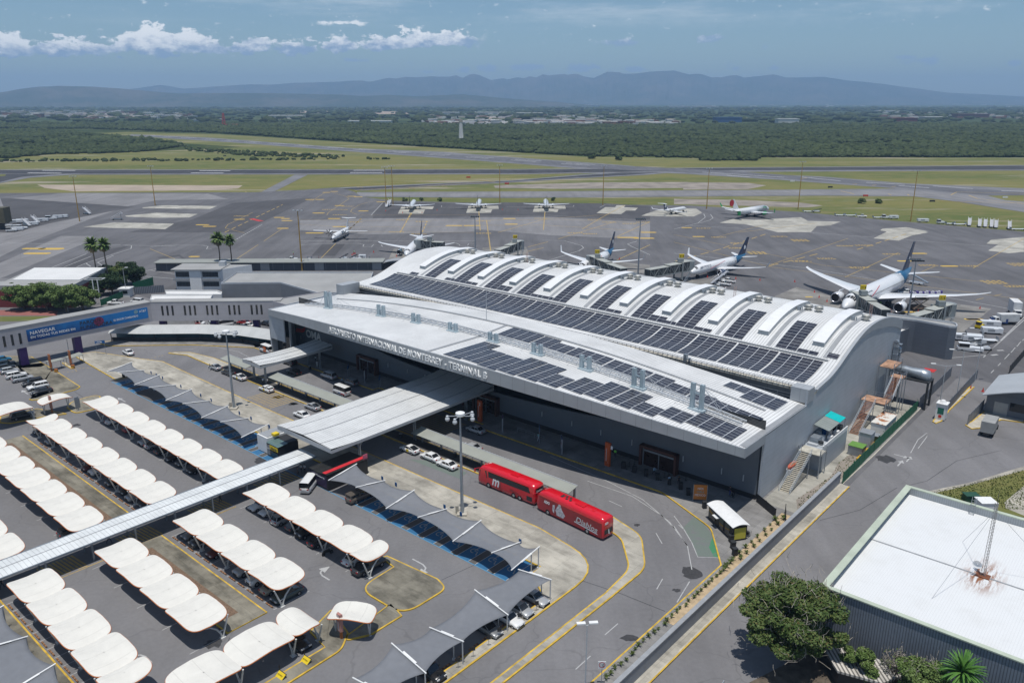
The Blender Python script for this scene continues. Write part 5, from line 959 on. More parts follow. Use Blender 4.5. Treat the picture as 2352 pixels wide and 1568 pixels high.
for i,(x,y)in enumerate([(810,835),(1003,718)]):
 p=at('O',x,y,.3);o=thing('rental_sign',['yellow tilted car rental sign beside the white hatchback','yellow tilted car rental sign nearest the exit gate'][i],'sign',p,TH+math.radians(2));M4=Matrix.Rotation(math.radians(35),4,'X');MB().box(-.62,-.42,0,.62,.42,.05,M4).build('panel',M_yelp,o);MB().box(-.7,-.5,-.04,.7,.5,0,M4).box(-.75,.35,-.3,-.66,.45,.95).build('frame',M_plinth,o);text('lettering','Hertz',T_b,o,(0,0.06,.1),(math.radians(35),0,math.pi),.38,.004,'CENTER',shear=.3)
def kiosk(name,lab,s,t,L_,W_,h_,rot=0):return stloc(name,lab,'kiosk',s,t,.15,rot)
o=kiosk('rental_kiosk','small white and black car rental kiosk beside the large canopy',-126.2,77.2,0,0,0)
MB().box(-4.4,-2.2,0,-.9,2.6,3.2).build('white_wing',M_white,o);MB().box(-4.1,-1.9,3.2,-1.2,2.3,3.35).build('flat_roof',M_flash,o);MB().box(-.9,-2.4,0,3.0,2.0,2.5).build('body',M_plinth,o)
MB().poly([(-.9,-2.5,2.55),(3.1,-2.5,2.55),(3.1,-.2,2.75),(-.9,-.2,2.75)]).build('glass_roof',mat('tinted_roof',(.10,.16,.16),.15,var=.1),o);MB().box(-.9,-.2,2.72,3.1,2.0,2.8).build('dark_roof',M_plinth,o);MB().box(.3,-2.52,1.5,2.9,-2.42,2.3).build('name_board',M_yelp,o);text('lettering','Hertz',T_b,o,(1.6,-2.54,1.62),(math.pi/2,0,0),.75,.01,'CENTER',1.9,shear=.3);MB().box(-.7,-2.5,.2,.2,-2.42,2.2).build('poster',mat('poster_grey',(.25,.25,.25),.5,var=.5,scale=2),o);text('lettering','Hertz',T_w,o,(-.25,-2.53,1.4),(math.pi/2,0,0),.35,.01,'CENTER',.8,shear=.3);MB().box(.3,-2.48,.1,2.9,-2.42,1.3).build('counter_window',M_glass,o)
MB().box(-1.4,-.9,3.35,-.3,.2,3.8).build('roof_sign',M_yelp,o)
o=kiosk('black_kiosk','glossy black event kiosk with a red roof stripe at the end of the walkway',-108.7,77.6,0,0,0)
MB().box(-2.6,-4.2,0,2.6,4.6,2.7).build('body',M_plinth,o);MB().grid(lambda a,b:(-2.7+5.4*a,-4.3+9*b,2.75+.25*a),3,5,.08).build('roof',mat('black_sheet',(.022,.022,.022),.35,build=panelled(1.8,0,3.5,.1,.05)),o);MB().box(1.3,-4.3,3.04,2.2,4.6,3.06).build('roof_stripe',mat('stripe_red',(.55,.03,.04),.45,var=.1),o);MB().box(-2.3,-4.26,.3,2.3,-4.21,2.4).build('picture_wall',mat('dark_picture',(.03,.02,.06),.4,var=.6,scale=1.2),o);text('lettering','Monterrey',T_w,o,(-.6,-4.28,1.9),(math.pi/2,0,0),.5,.01,'LEFT',2.4);MB().box(2.3,3.8,2.7,2.4,4.8,3.8).build('pink_sign',mat('pink',(.55,.12,.18),.5,var=.1),o)
p=at('i',375,560);o=thing('shuttle_kiosk','narrow kiosk with a curved white roof and a yellow end panel','kiosk',W(-47.9,106.9,.15),TH+math.radians(-33));MB().box(-3.7,-1.2,0,3.7,1.2,2.5).build('body',M_plinth,o);MB().grid(lambda a,b:(-4+8*a,-1.5+3*b,2.6+.35*math.sin(math.pi*b)),1,8,.08).build('roof',M_white,o)
MB().box(3.7,-1.0,.35,3.76,1.0,2.2).build('end_panel',mat('olive_yellow',(.50,.46,.06),.5,var=.08),o);[MB().box(*b_).build('window',M_glass,o)for b_ in((-3.4,-1.28,.6,-1.6,-1.2,2.2),(-.2,-1.28,.4,1.0,-1.2,2.3),(1.5,-1.28,.4,2.8,-1.2,2.3))];MB().box(-1.5,-1.9,1.9,-.2,-1.2,2.0).build('door_hood',M_white,o)
o=stloc('ramp_railing','grey ramp railing in the shade behind the blue bay','railing',-93.5,114.4,.15);mb=MB()
for z in(1.0,.65):mb.bar((-4.5,0,z),(2.5,0,z),.05)
for x in(-4.5,-2.2,.1,2.5):mb.bar((x,0,0),(x,0,1.0),.05)
mb.build('rail',M_grey,o)
qp=None
for i,(x,y)in enumerate([(560,720),(600,790),(632,690),(985,910),(1035,870),(1085,850),(800,860),(1200,790),(1320,910),(525,760)]):
 p=at('s',x,y,.15)
 if qp is None:qp=thing('queue_post','black queue post in front of the right entrance','queue post',p,0,'black queue posts');MB().tube((0,0,0),(0,0,1),.035,n=6).build('post',M_plinth,qp);MB().tube((0,0,0),(0,0,.05),.2,.2,10).build('base',M_plinth,qp)
 else:dup(qp,p)
CARM={k:mat('car_paint_'+k,c,.28,.25 if k not in('white','black')else 0,var=.03,spec=.6,Coat_Weight=.6,Coat_Roughness=.05)for k,c in dict(white=(.70,.70,.69),silver=(.42,.43,.44),grey=(.20,.21,.22),dark=(.045,.048,.052),black=(.012,.012,.014),red=(.35,.02,.02),dkred=(.11,.012,.014),blue=(.015,.16,.30),beige=(.36,.32,.25),green=(.05,.07,.065),brown=(.14,.12,.10)).items()}
M_tyre=M_black;M_rim=mat('wheel_rim',(.35,.35,.36),.35,.7,var=.03);M_hl=mat('head_lamp',(.70,.70,.68),.15,.2,var=0);M_tl=mat('tail_lamp',(.35,.02,.02),.3,var=0);M_cg=mat('car_glass',(.012,.014,.017),.06,var=0,spec=.8)
KIND=dict(sedan=(4.55,1.78,1.45,[(-1,.62),(-.97,.93),(-.6,1.0),(.1,.98),(.38,.95),(.9,.78),(1,.55)],(-.74,.42,-.40,.14)),liftback=(4.5,1.76,1.47,[(-1,.6),(-.97,1.02),(-.6,1.02),(.1,.98),(.42,.93),(.9,.72),(1,.5)],(-.93,.48,-.25,.10)),hatch=(4.1,1.75,1.55,[(-1,.6),(-.98,1.0),(-.6,1.02),(.1,1.0),(.5,.95),(.92,.78),(1,.55)],(-.95,.52,-.70,.20)),suv=(4.6,1.88,1.70,[(-1,.7),(-.98,1.08),(-.6,1.12),(.1,1.1),(.45,1.05),(.94,.95),(1,.6)],(-.95,.48,-.80,.22)),jeep=(4.2,1.88,1.85,[(-1,.7),(-.99,1.15),(-.6,1.15),(.1,1.15),(.4,1.15),(.95,1.1),(1,.65)],(-.96,.36,-.92,.28)),minivan=(4.9,1.85,1.80,[(-1,.7),(-.98,1.1),(-.6,1.12),(.1,1.1),(.6,1.0),(.93,.85),(1,.6)],(-.95,.68,-.84,.30)),van=(5.0,1.9,2.28,[(-1,.6),(-1,1.25),(-.6,1.3),(.3,1.3),(.75,1.2),(.97,.95),(1,.55)],(-.985,.90,-.96,.62)),pickup=(5.4,1.9,1.80,[(-1,.7),(-.99,1.12),(-.6,1.12),(.0,1.12),(.4,1.1),(.94,1.02),(1,.65)],(-.22,.46,-.14,.24)))
CARP={};NCAR=[0]
def vehicle(kind,col,loc,rot,label,group=None,extra=None,roofcol=None):
 loc=Vector(loc);loc.z=max(loc.z,0)if loc.z>.05 else-.01
 key=(kind,col,roofcol)
 if key in CARP and not extra:o=dup(CARP[key],loc,rot,label);return o
 names=dict(van='minibus',pickup='pickup_truck');o=thing(names.get(kind,'parked_car'),label,{'van':'van','pickup':'pickup truck'}.get(kind,'car'),loc,rot,group)
 L_,W_,H_,out,(bx0,bx1,rx0,rx1)=KIND[kind];hl=L_/2;hw=W_/2;pm=CARM[col];mb=MB();mb.smooth=True;rings=[]
 xs=sorted(set([-1,-.985,-.93,-.75,-.5,-.2,.1,.4,.6,.8,.93,.985,1]));ox=[p[0]for p in out];oz=[p[1]for p in out]
 for x in xs:
  z=float(np.interp(x,ox,oz));k=1-.14*max(0,abs(x)-.82)/.18*1.0;k=k if abs(x)<.999 else .80;zb=.28 if abs(x)<.95 else .36
  if abs(x)>.999:z-=.05
  rings.append([(x*hl,y*hw*k,zz)for y,zz in((-.86,zb),(-.98,zb+.15),(-1.0,z*.62),(-.97,z*.86),(-.82,z),(.82,z),(.97,z*.86),(1.0,z*.62),(.98,zb+.15),(.86,zb))])
 mb.loft(rings);mb.build('body',pm,o)
 zb=[float(np.interp(x,ox,oz))-.06 for x in(bx0,rx0,rx1,bx1)];rw=.74 if kind!='van' else .84;bw=.86 if kind!='van' else .93;gb=MB()
 R1=[(bx0*hl,bw-.05,zb[0]),(rx0*hl-.02,bw,zb[1]),(rx1*hl,bw,zb[2]),(bx1*hl,bw-.06,zb[3])];R2=[(rx0*hl,rw,H_-.05),(rx0*hl+.05,rw,H_-.05),(rx1*hl-.05,rw,H_-.05),(rx1*hl,rw,H_-.05)]
 for sg in(-1,1):P=[(a[0],sg*a[1]*hw,a[2])for a in R1]+[(a[0],sg*a[1]*hw,a[2])for a in R2[::-1]];gb.poly(P if sg<0 else P[::-1])
 gb.poly([(R1[0][0],-R1[0][1]*hw,R1[0][2]),(R2[0][0],-rw*hw,R2[0][2]),(R2[0][0],rw*hw,R2[0][2]),(R1[0][0],R1[0][1]*hw,R1[0][2])]);gb.poly([(R1[3][0],R1[3][1]*hw,R1[3][2]),(R2[3][0],rw*hw,R2[3][2]),(R2[3][0],-rw*hw,R2[3][2]),(R1[3][0],-R1[3][1]*hw,R1[3][2])])
 gb.build('windows',M_cg,o)
 rb=MB();rb.smooth=True;e=.04;rm=CARM[roofcol]if roofcol else pm
 rb.loft([[(x,y*hw*rw*1.03,z)for y,z in((-1,H_-.09),(-.93,H_-.035),(-.5,H_),(.5,H_),(.93,H_-.035),(1,H_-.09))]for x in((rx0*hl-.08),(rx0*hl+.1),(rx1*hl-.1),(rx1*hl+.06))],closed=False,caps=False);rb.build('roof',rm,o)
 pb=MB()
 for sg in(-1,1):
  y0,y1=sg*bw*hw*1.0,sg*rw*hw*1.02
  for xa,xb in((bx0*hl+.02,rx0*hl-.02),((bx1*hl-.02),rx1*hl+.02),((bx0+bx1)/2*hl,(bx0+bx1)/2*hl))+((((bx0*.6+rx1*.4))*hl,(bx0*.6+rx1*.4)*hl),)if kind in('van','suv','minivan')else((bx0*hl+.02,rx0*hl-.02),((bx1*hl-.02),rx1*hl+.02),((bx0+bx1)/2*hl,(bx0+bx1)/2*hl)):pb.bar((xa,y0,float(np.interp(xa/hl,ox,oz))-.02),(xb,y1,H_-.06),.07,.06)
 pb.build('pillars',pm if kind!='van' else M_cg,o)
 if kind=='van':MB().box(-hl*.96,-hw*.93,1.02,hl*.55,-hw*.92,1.28).box(-hl*.96,hw*.92,1.02,hl*.55,hw*.93,1.28).build('side_panel',pm,o)
 if kind=='pickup':MB().box(-hl*.95,-hw*.8,.75,-hl*.26,hw*.8,1.135).build('load_bed',M_plinth,o)
 wx=(.60*hl+.05,-.60*hl-.02);wr=.33 if kind not in('suv','pickup','jeep')else .38
 for x in wx:
  for sg in(-1,1):
   w_=MB().tube((x,sg*(hw-.24),wr),(x,sg*(hw+.012),wr),wr,wr,14).build('wheel',M_tyre,o);MB().tube((x,sg*(hw-.02),wr),(x,sg*(hw+.022),wr),wr*.62,wr*.55,10).build('rim',M_rim,w_)
 zt=oz[-2];
 for sg in(-1,1):MB().box(hl*.93,sg*hw*.60-.2,zt*.76,hl*.99,sg*hw*.60+.2,zt*.93).build('headlight',M_hl,o);MB().box(-hl*1.005,sg*hw*.66-.17,oz[1]*.74,-hl*.955,sg*hw*.66+.17,oz[1]*.93).build('tail_light',M_tl,o)
 MB().box(hl*.95,-.45,.45,hl*1.002,.45,zt*.72).build('grille',M_plinth,o)
 for sg in(-1,1):MB().box(bx1*hl-.42,sg*(hw+.02)-.07,oz[3],bx1*hl-.28,sg*(hw+.12)-.0,oz[3]+.14).build('mirror',pm,o)
 if extra:extra(o,hl,hw,H_)
 else:CARP[key]=o
 return o
def car(f,x,y,kind,col,hd,label,**k):
 p=at(f,x,y);return vehicle(kind,col,(p.x,p.y,0),TH+math.radians(hd),label,**k)
def carst(s,t,kind,col,hd,label,**k):return vehicle(kind,col,W(s,t),TH+math.radians(hd),label,**k)
g1='cars parked under the cream canopies'
for s,t,k,c,h,l in[(-171.2,51.0,'hatch','black',-90,'black hatchback under the first canopies of the far double row'),(-163.7,50.9,'suv','grey',-90,'grey suv parked nose out under the third canopy, left of the median'),(-146.3,50.8,'sedan','dkred',-90,'dark red car beside a white suv at the gravel median'),(-143.4,50.9,'suv','white',-90,'white suv parked between the dark red car and a canopy leg'),(-136.6,51.0,'suv','dark',-90,'dark suv under the canopy near the middle of the median row'),(-131.6,51.2,'sedan','black',-90,'black car two bays after the dark suv at the median'),(-128.6,50.9,'suv','silver',-90,'silver grey suv near the walkway end of the median row'),(-124.9,51.0,'hatch','dark',-90,'dark hatchback next to the silver suv near the walkway'),(-120.6,51.0,'hatch','white',-90,'white car half hidden by the walkway roof'),(-165.2,63.0,'sedan','white',90,'white sedan showing its tail in the far row, below the first canopies'),(-158.2,63.3,'hatch','red',90,'dark red hatchback in the shade of the far canopy row'),(-149.6,62.8,'suv','silver',-90,'silver suv facing out under the fifth far canopy'),(-146.9,62.7,'liftback','silver',90,'pale silver car beside the silver suv, tail outwards'),(-142.9,62.8,'sedan','black',90,'black sedan next to the pale silver car'),(-138.6,62.7,'sedan','black',-90,'black sedan parked alone under the sixth far canopy'),(-135.0,62.8,'hatch','dark',-90,'dark hatchback under the seventh far canopy'),(-130.6,62.9,'sedan','black',-90,'black sedan with silver grille beside an oil stain'),(-122.6,62.8,'liftback','silver',90,'silver sedan partly behind the walkway roof'),(-109.8,62.7,'sedan','white',-90,'white sedan first in the near row after the walkway'),(-107.0,62.6,'hatch','white',-90,'white suv second in the near row after the walkway'),(-102.9,62.6,'suv','silver',90,'silver suv showing its rear window in the near row'),(-99.4,62.7,'hatch','dark',90,'dark hatchback beside the silver suv'),(-96.6,62.6,'jeep','black',-90,'black off-roader in deep shade in the near row'),(-93.0,62.5,'sedan','black',90,'black sedan with a chrome rear bar in the near row'),(-85.0,62.8,'sedan','white',90,'white sedan parked next to the dark pickup'),(-81.9,62.6,'pickup','dark',90,'dark grey pickup at the open end of the near row'),(-109.6,51.0,'sedan','grey',-90,'dark grey sedan at the walkway end of the near median row'),(-106.6,51.1,'pickup','dark',-90,'dark grey pickup facing the near gravel median'),(-101.9,50.9,'sedan','dkred',-90,'dark red sedan facing the near gravel median'),(-94.6,51.0,'suv','silver',-90,'silver suv beside the curved canopy leg'),(-91.2,51.0,'suv','white',-90,'white suv with chrome grille between two canopy legs'),(-87.8,51.0,'sedan','beige',90,'beige sedan with a red tail lamp at the near median'),(-85.0,50.9,'liftback','green',-90,'dark green grey sedan under the last canopy of the median row'),(-124.4,38.6,'suv','dark',90,'dark suv under the canopy just above the walkway')]:carst(s,t,k,c,h,l,group=g1)
carst(-75.7,34.6,'hatch','white',0,'white hatchback facing the yellow floor signs');carst(-75.7,46.0,'sedan','black',0,'black sedan by the corner island under the small canopy')
for f,x,y,k,c,h,l in[('h',1320,1010,'sedan','silver',0,'silver sedan nearest the tip of the lower shade sail'),('h',1222,1088,'hatch','silver',0,'silver hatchback second from the tip of the lower shade sail'),('h',1148,1152,'sedan','white',0,'old white silver sedan third from the sail tip'),('h',1005,1215,'liftback','grey',0,'grey sedan fourth from the sail tip, lower than its neighbours'),('h',615,1508,'suv','black',0,'black suv in the dark at the bottom of the lower sail')]:car(f,x,y,k,c,h,l,group='cars parked under the lower shade sail')
for f,x,y,k,c,h,l in[('C',50,450,'hatch','blue',85,'bright blue car at the left edge of the photo'),('C',110,540,'suv','dark',85,'dark suv behind the blue car at the left edge'),('C',120,600,'hatch','black',85,'black car between the dark suv and the silver hatchback'),('C',185,660,'hatch','silver',85,'silver hatchback fourth from the left edge'),('C',310,750,'suv','white',85,'white suv with its tail to the road, fifth in the open row'),('C',430,810,'suv','silver',85,'silver suv sixth in the open row'),('C',625,890,'suv','black',-95,'black suv with bright headlamps in the open row'),('C',720,960,'suv','white',-95,'white suv with a sunroof in the open row'),('C',790,1050,'sedan','black',-95,'black sedan last in the open row by the kerb'),('C',430,1510,'suv','black',85,'dark suv under the cream canopy at the left edge'),('l',720,225,'sedan','white',176,'white sedan driving alone on the loop road'),('l',1888,425,'liftback','silver',180,'silver car with its door open and a person beside it'),('l',2062,495,'sedan','dark',180,'dark sedan behind the lamp post on the taxi lane'),('p',370,930,'suv','black',180,'dark suv in the shade below the small canopy'),('p',425,1060,'sedan','black',180,'black sedan on the inner lane behind the platform'),('p',895,1115,'minivan','silver',180,'silver blue minivan in the terminal shade'),('p',1185,1205,'suv','grey',180,'grey suv in the shade with a person at its door'),('p',675,1530,'liftback','silver',180,'silver hatchback on the taxi lane near the large canopy'),('d',2030,1290,'sedan','white',180,'white car half hidden by the edge of the large canopy'),('r',685,935,'sedan','silver',180,'pale silver sedan at the kerb in the deep shade'),('r',630,1170,'sedan','silver',180,'silver car mostly hidden behind the platform roof'),('r',75,1300,'sedan','white',180,'white sedan, middle of three on the green bay'),('r',298,1405,'sedan','white',180,'white sedan nearest the red bus on the green bay'),('B',650,1540,'hatch','red',150,'bright red hatchback behind the purple pier'),('B',830,1520,'minivan','silver',160,'silver minivan between two purple piers'),('B',1265,1500,'sedan','red',200,'red sedan under the foot bridge'),('B',1320,1535,'sedan','white',200,'white sedan in front of the red one under the foot bridge'),('B',1560,1510,'sedan','black',190,'black car by the brown hoarding beyond the bridge'),('B',1250,1565,'sedan','dark',200,'dark sedan roof just above the shuttle shelter')]:car(f,x,y,k,c,h,l)
def taxi(o,hl,hw,H_):MB().box(-.6,-hw-.012,.45,.1,-hw-.002,.95).box(-.6,hw+.002,.45,.1,hw+.012,.95).build('taxi_sticker',M_yelp,o)
car('l',2215,560,'liftback','white',180,'white taxi with a yellow door sticker on the far taxi lane',extra=taxi)
car('p',55,1290,'liftback','white',180,'white taxi with an open boot beside the platform',extra=lambda o,hl,hw,H_:(taxi(o,hl,hw,H_),MB().box(-hl*.95,-hw*.7,H_-.1,-hl*.45,hw*.7,H_-.02,Matrix.Identity(4)).build('open_boot',CARM['white'],o)))
car('j',2150,190,'liftback','white',180,'white taxi with a yellow sticker at the edge of the large canopy shade',extra=taxi)
car('j',800,680,'van','white',125,'white minibus parked alone by the black kiosk')
def shuttle(o,hl,hw,H_):
 MB().box(-hl*.9,hw+.002,.5,-hl*.35,hw+.012,.8).build('red_stripe',mat('stripe_red2',(.45,.04,.05),.5,var=0),o);MB().box(-hl*.35,hw+.002,.55,.1,hw+.012,.8).build('blue_stripe',MATS['sign_blue'],o)
car('p',1065,1330,'van','white',180,'white shuttle minibus with red and blue stripes on the inner lane',extra=shuttle)
def rental(o,hl,hw,H_):MB().box(-hl*.45,hw+.002,.5,hl*.1,hw+.014,1.9).build('orange_panel',mat('van_orange',(.60,.13,.02),.5,var=0),o);text('lettering','Sixt',T_w,o,(.2,hw+.03,1.0),(math.pi/2,0,math.pi),.6,.005)
car('p',60,770,'van','white',180,'white rental van with an orange side panel by the small canopy',extra=rental)
car('B',1010,1530,'van','white',255,'white panel van facing us under the foot bridge');car('B',1135,1480,'van','silver',200,'grey silver van behind the foot bridge piers')
def camper(o,hl,hw,H_):MB().box(-hl*.96,-hw*.82,1.1,-hl*.2,hw*.82,1.75).build('camper_shell',CARM['brown'],o);MB().box(-hl*.85,-hw*.83,1.3,-hl*.35,-hw*.815,1.6).box(-hl*.965,-hw*.6,1.3,-hl*.955,hw*.6,1.65).build('shell_window',M_cg,o)
car('j',1490,820,'pickup','brown',90,'brown pickup with a camper shell on the blue bays',extra=camper)
car('A',1560,900,'pickup','white',215,'white pickup on the road by the guard hut');car('A',1850,880,'minivan','white',200,'white car roof just above the foot bridge edge')
def truck(loc,rot,label,L_=9.0,H_=3.4,cabcol='white',boxcol=(.55,.55,.54),txt=None,boxm=None,W_=2.4,group=None):
 o=thing('box_truck',label,'truck',loc,rot,group);hw=W_/2;cl=2.2
 MB().box(-L_/2,-hw,1.0,L_/2-cl-.15,hw,H_).build('cargo_box',boxm or mat('box_'+str(boxcol),boxcol,.5,var=.12,scale=.7),o);MB().box(-L_/2,-.5,.5,L_/2-.3,.5,.95).build('chassis',M_plinth,o)
 c=MB();c.smooth=False;x0=L_/2-cl;c.loft([[(x0,y,z)for y,z in((-hw*.88,.5),(hw*.88,.5),(hw*.88,2.4),(-hw*.88,2.4))],[(x0+1.1,y,z)for y,z in((-hw*.88,.5),(hw*.88,.5),(hw*.8,2.35),(-hw*.8,2.35))],[(x0+1.5,y,z)for y,z in((-hw*.86,.5),(hw*.86,.5),(hw*.82,1.5),(-hw*.82,1.5))],[(x0+2.2,y,z)for y,z in((-hw*.8,.5),(hw*.8,.5),(hw*.72,1.3),(-hw*.72,1.3))]]);c.build('cab',CARM[cabcol],o)
 MB().poly([(x0+1.13,-hw*.74,2.28),(x0+1.52,-hw*.76,1.52),(x0+1.52,hw*.76,1.52),(x0+1.13,hw*.74,2.28)]).box(x0+.25,-hw*.9,1.5,x0+1.0,-hw*.885,2.2).box(x0+.25,hw*.885,1.5,x0+1.0,hw*.9,2.2).build('windows',M_cg,o)
 for x in(x0+1.5,-L_/2+1.4)+((-L_/2+2.5,)if L_>9.5 else()):
  for sg in(-1,1):MB().tube((x,sg*(hw-.4),.48),(x,sg*(hw-.02),.48),.48,.48,14).build('wheel',M_tyre,o)
 for sg in(-1,1):MB().box(x0+2.15,sg*hw*.55-.15,.8,x0+2.23,sg*hw*.55+.15,1.05).build('headlight',M_hl,o)
 if txt:text('lettering',txt,MATS['sign_blue'],o,(-L_/2+1.0,-hw-.02,H_-1.1),(math.pi/2,0,0),1.0,.005,'LEFT',L_*.5,shear=.3)
 return o
p=at('B',420,1560);truck((p.x,p.y+2,0),0,'long box truck with blue lettering behind the foot bridge',12.5,3.7,txt='TRUCKING')
p=at('f',2115,1390);truck(p,TH+math.radians(92),'grey dented box truck parked by the small hangar',7.2,3.3,'grey',(.30,.30,.29))
RED=mat('coach_red',(.60,.006,.016),.25,var=.03,spec=.6,Coat_Weight=.7,Coat_Roughness=.05);DRED=mat('coach_dark_red',(.30,.01,.016),.3,var=.35,scale=.25,spec=.5,Coat_Weight=.6)
def coach(s,t,hd,L_,label,dark,tag_axles,H_=3.75,W_=2.6):
 o=stloc('coach_bus',label,'coach',s,t,0,math.radians(hd),'red coaches at the platform');hl=L_/2;hw=W_/2;mb=MB();mb.smooth=True;rings=[]
 for x,k,zt,zb in((-hl,.90,H_-.35,.5),(-hl+.15,.97,H_-.12,.38),(-hl+.8,1,H_,.33),(0,1,H_+.02,.33),(hl-1.6,1,H_,.33),(hl-.8,.99,H_-.15,.33),(hl-.25,.95,H_-.75,.36),(hl-.02,.88,1.9,.45)):
  rings.append([(x,y*hw*k,z)for y,z in((-.96,zb),(-1,.8),(-1,zt*.52),(-.985,zt*.84),(-.9,zt*.965),(-.66,zt),(.66,zt),(.9,zt*.965),(.985,zt*.84),(1,zt*.52),(1,.8),(.96,zb))])
 mb.loft(rings);mb.build('body',RED,o)
 RT=(math.pi/2,0,math.pi)
 Y1=hw+.02
 if dark:
  MB().box(-hl+.3,hw+.003,.45,hl-.5,hw+.012,2.9).build('side_picture',DRED,o)
  fl=mat('white_figure',(.50,.48,.50),.5,var=.5,scale=3);MB().poly([(hl-4.6,Y1,.75),(hl-6.0,Y1,.7),(hl-6.4,Y1,1.3),(hl-5.6,Y1,2.2),(hl-5.4,Y1,2.85),(hl-5.0,Y1,2.9),(hl-4.7,Y1,2.3),(hl-4.3,Y1,1.6)][::-1]).poly([(hl-4.2,Y1,2.4),(hl-3.7,Y1,2.3),(hl-3.6,Y1,1.2),(hl-4.0,Y1,.9)]).build('sport_picture',fl,o)
  text('lettering','Diablos',mat('silver_letter',(.5,.5,.5),.4,var=0),o,(-hl+5.6,Y1+.01,1.35),(math.pi/2,math.radians(4),math.pi),1.25,.01,'LEFT',4.4,shear=.2,bold=.02);MB().poly([(-hl+5.9,Y1,1.1),(-hl+1.0,Y1,.75),(-hl+1.2,Y1,.95),(-hl+5.8,Y1,1.25)][::-1]).build('underline',T_w,o)
  text('lettering','ADO',T_w,o,(hl-1.8,Y1+.01,2.0),RT,.65,.01,'LEFT',1.25,bold=.03);text('lettering','ADO',T_w,o,(-hl-.02,.9,2.7),(math.pi/2,0,-math.pi/2),.45,.01,'LEFT',.8,bold=.02)
  MB().box(-hl-.03,-1.0,1.0,-hl+.01,1.0,1.8).build('rear_grille',M_dark,o);MB().poly([(-hl-.04,-.3,.8),(-hl-.04,.0,.9),(-hl-.04,.1,1.7),(-hl-.04,-.1,1.7)]).build('rear_mark',T_w,o)
 else:
  sw=MB()
  for sg in(-1,1):sw.poly([(-hl+.9,sg*(hw+.008),2.15),(hl-2.6,sg*(hw+.008),2.05),(hl-2.5,sg*(hw*.985+.012),3.1),(-hl+1.3,sg*(hw*.985+.012),3.15)][::-sg]).poly([(hl-2.3,sg*(hw+.006),1.75),(hl-.35,sg*(hw*.95+.02),1.65),(hl-.5,sg*(hw*.95+.02),2.9),(hl-2.15,sg*(hw*.985+.012),3.1)][::-sg])
  sw.build('side_windows',M_cg,o)
  text('lettering','m',T_w,o,(hl-3.4,Y1+.01,.95),RT,2.5,.01,'LEFT',1.7,shear=.25,bold=.06)
  MB().poly([(-hl+5.6,Y1,1.2),(-hl+3.1,Y1,.8),(-hl+3.4,Y1,1.2),(-hl+5.2,Y1,1.5)]).poly([(-hl+8.0,Y1,.6),(-hl+7.4,Y1,.6),(-hl+7.5,Y1,2.0),(-hl+7.9,Y1,2.0)]).build('dark_picture',DRED,o)
  MB().poly([(-hl-.02,1.0,2.1),(-hl-.02,1.0,3.1),(-hl-.02,-1.0,3.1),(-hl-.02,-1.0,2.1)]).build('rear_window',M_cg,o);text('lettering','Diablos',T_w,o,(-hl-.05,.85,2.4),(math.pi/2,0,-math.pi/2),.5,.005,'LEFT',1.6,shear=.2);MB().box(-hl+.5,hw+.003,.7,-hl+1.7,hw+.015,1.5).build('engine_grille',M_dark,o)
  text('lettering','1610',T_w,o,(hl-1.6,.6,H_-.1),(0,-.08,-math.pi/2),.5,.005,'LEFT',1.2)
 MB().poly([(hl-.26,-1.1,H_-.85),(hl-.01,-1.05,1.6),(hl-.01,1.05,1.6),(hl-.26,1.1,H_-.85)]).build('windscreen',M_cg,o)
 for x in((hl-2.6,)+((-hl+3.2,-hl+4.6)if tag_axles else(-hl+3.2,))):
  for sg in(-1,1):w_=MB().tube((x,sg*(hw-.35),.5),(x,sg*(hw+.015),.5),.5,.5,18).build('wheel',M_tyre,o);MB().tube((x,sg*(hw),.5),(x,sg*(hw+.03),.5),.28,.22,12).build('rim',M_chrome,w_)
 mb=MB();mb.box(-hl*.35,-.6,H_-.02,-hl*.1,.6,H_+.16);mb.build('roof_unit',RED,o);MB().box(hl*.30,-.4,H_,hl*.37,.4,H_+.06).build('roof_hatch',M_dark if dark else RED,o);MB().box(-hl*.62,-.4,H_,-hl*.55,.4,H_+.05).build('roof_hatch',RED,o)
 if dark:
  for q_ in((.5,.3),(.9,-.3),(1.3,.3),(1.7,-.3)):MB().tube((q_[0],q_[1],H_),(q_[0],q_[1],H_+.1),.24,.24,10).build('roof_fan',M_dark,o)
 for sg in(-1,1):MB().tube((hl-.3,sg*hw*.85,H_-.65),(hl+.55,sg*(hw+.12),H_-1.0),.05).box(hl+.45,sg*(hw+.12)-.1,H_-1.6,hl+.62,sg*(hw+.12)+.1,H_-.95).build('mirror',RED,o);MB().box(hl-.12,sg*.85-.2,.8,hl+.0,sg*.85+.2,1.05).build('headlight',M_hl,o);MB().box(-hl-.03,sg*1.0-.12,.9,-hl,sg*1.0+.12,1.5).build('tail_light',M_tl,o)
coach(-82.1,93.95,180,13.0,'red coach with a white curly letter m and dark windows, first at the platform',False,True);coach(-67.6,92.9,175.5,14.2,'darker red coach wrapped with a baseball picture, behind the first coach',True,False)
def cloth(c):return mat('cloth_%02d_%02d_%02d'%tuple(int(v*99)for v in c),c,.85,var=.05)
PP_={}
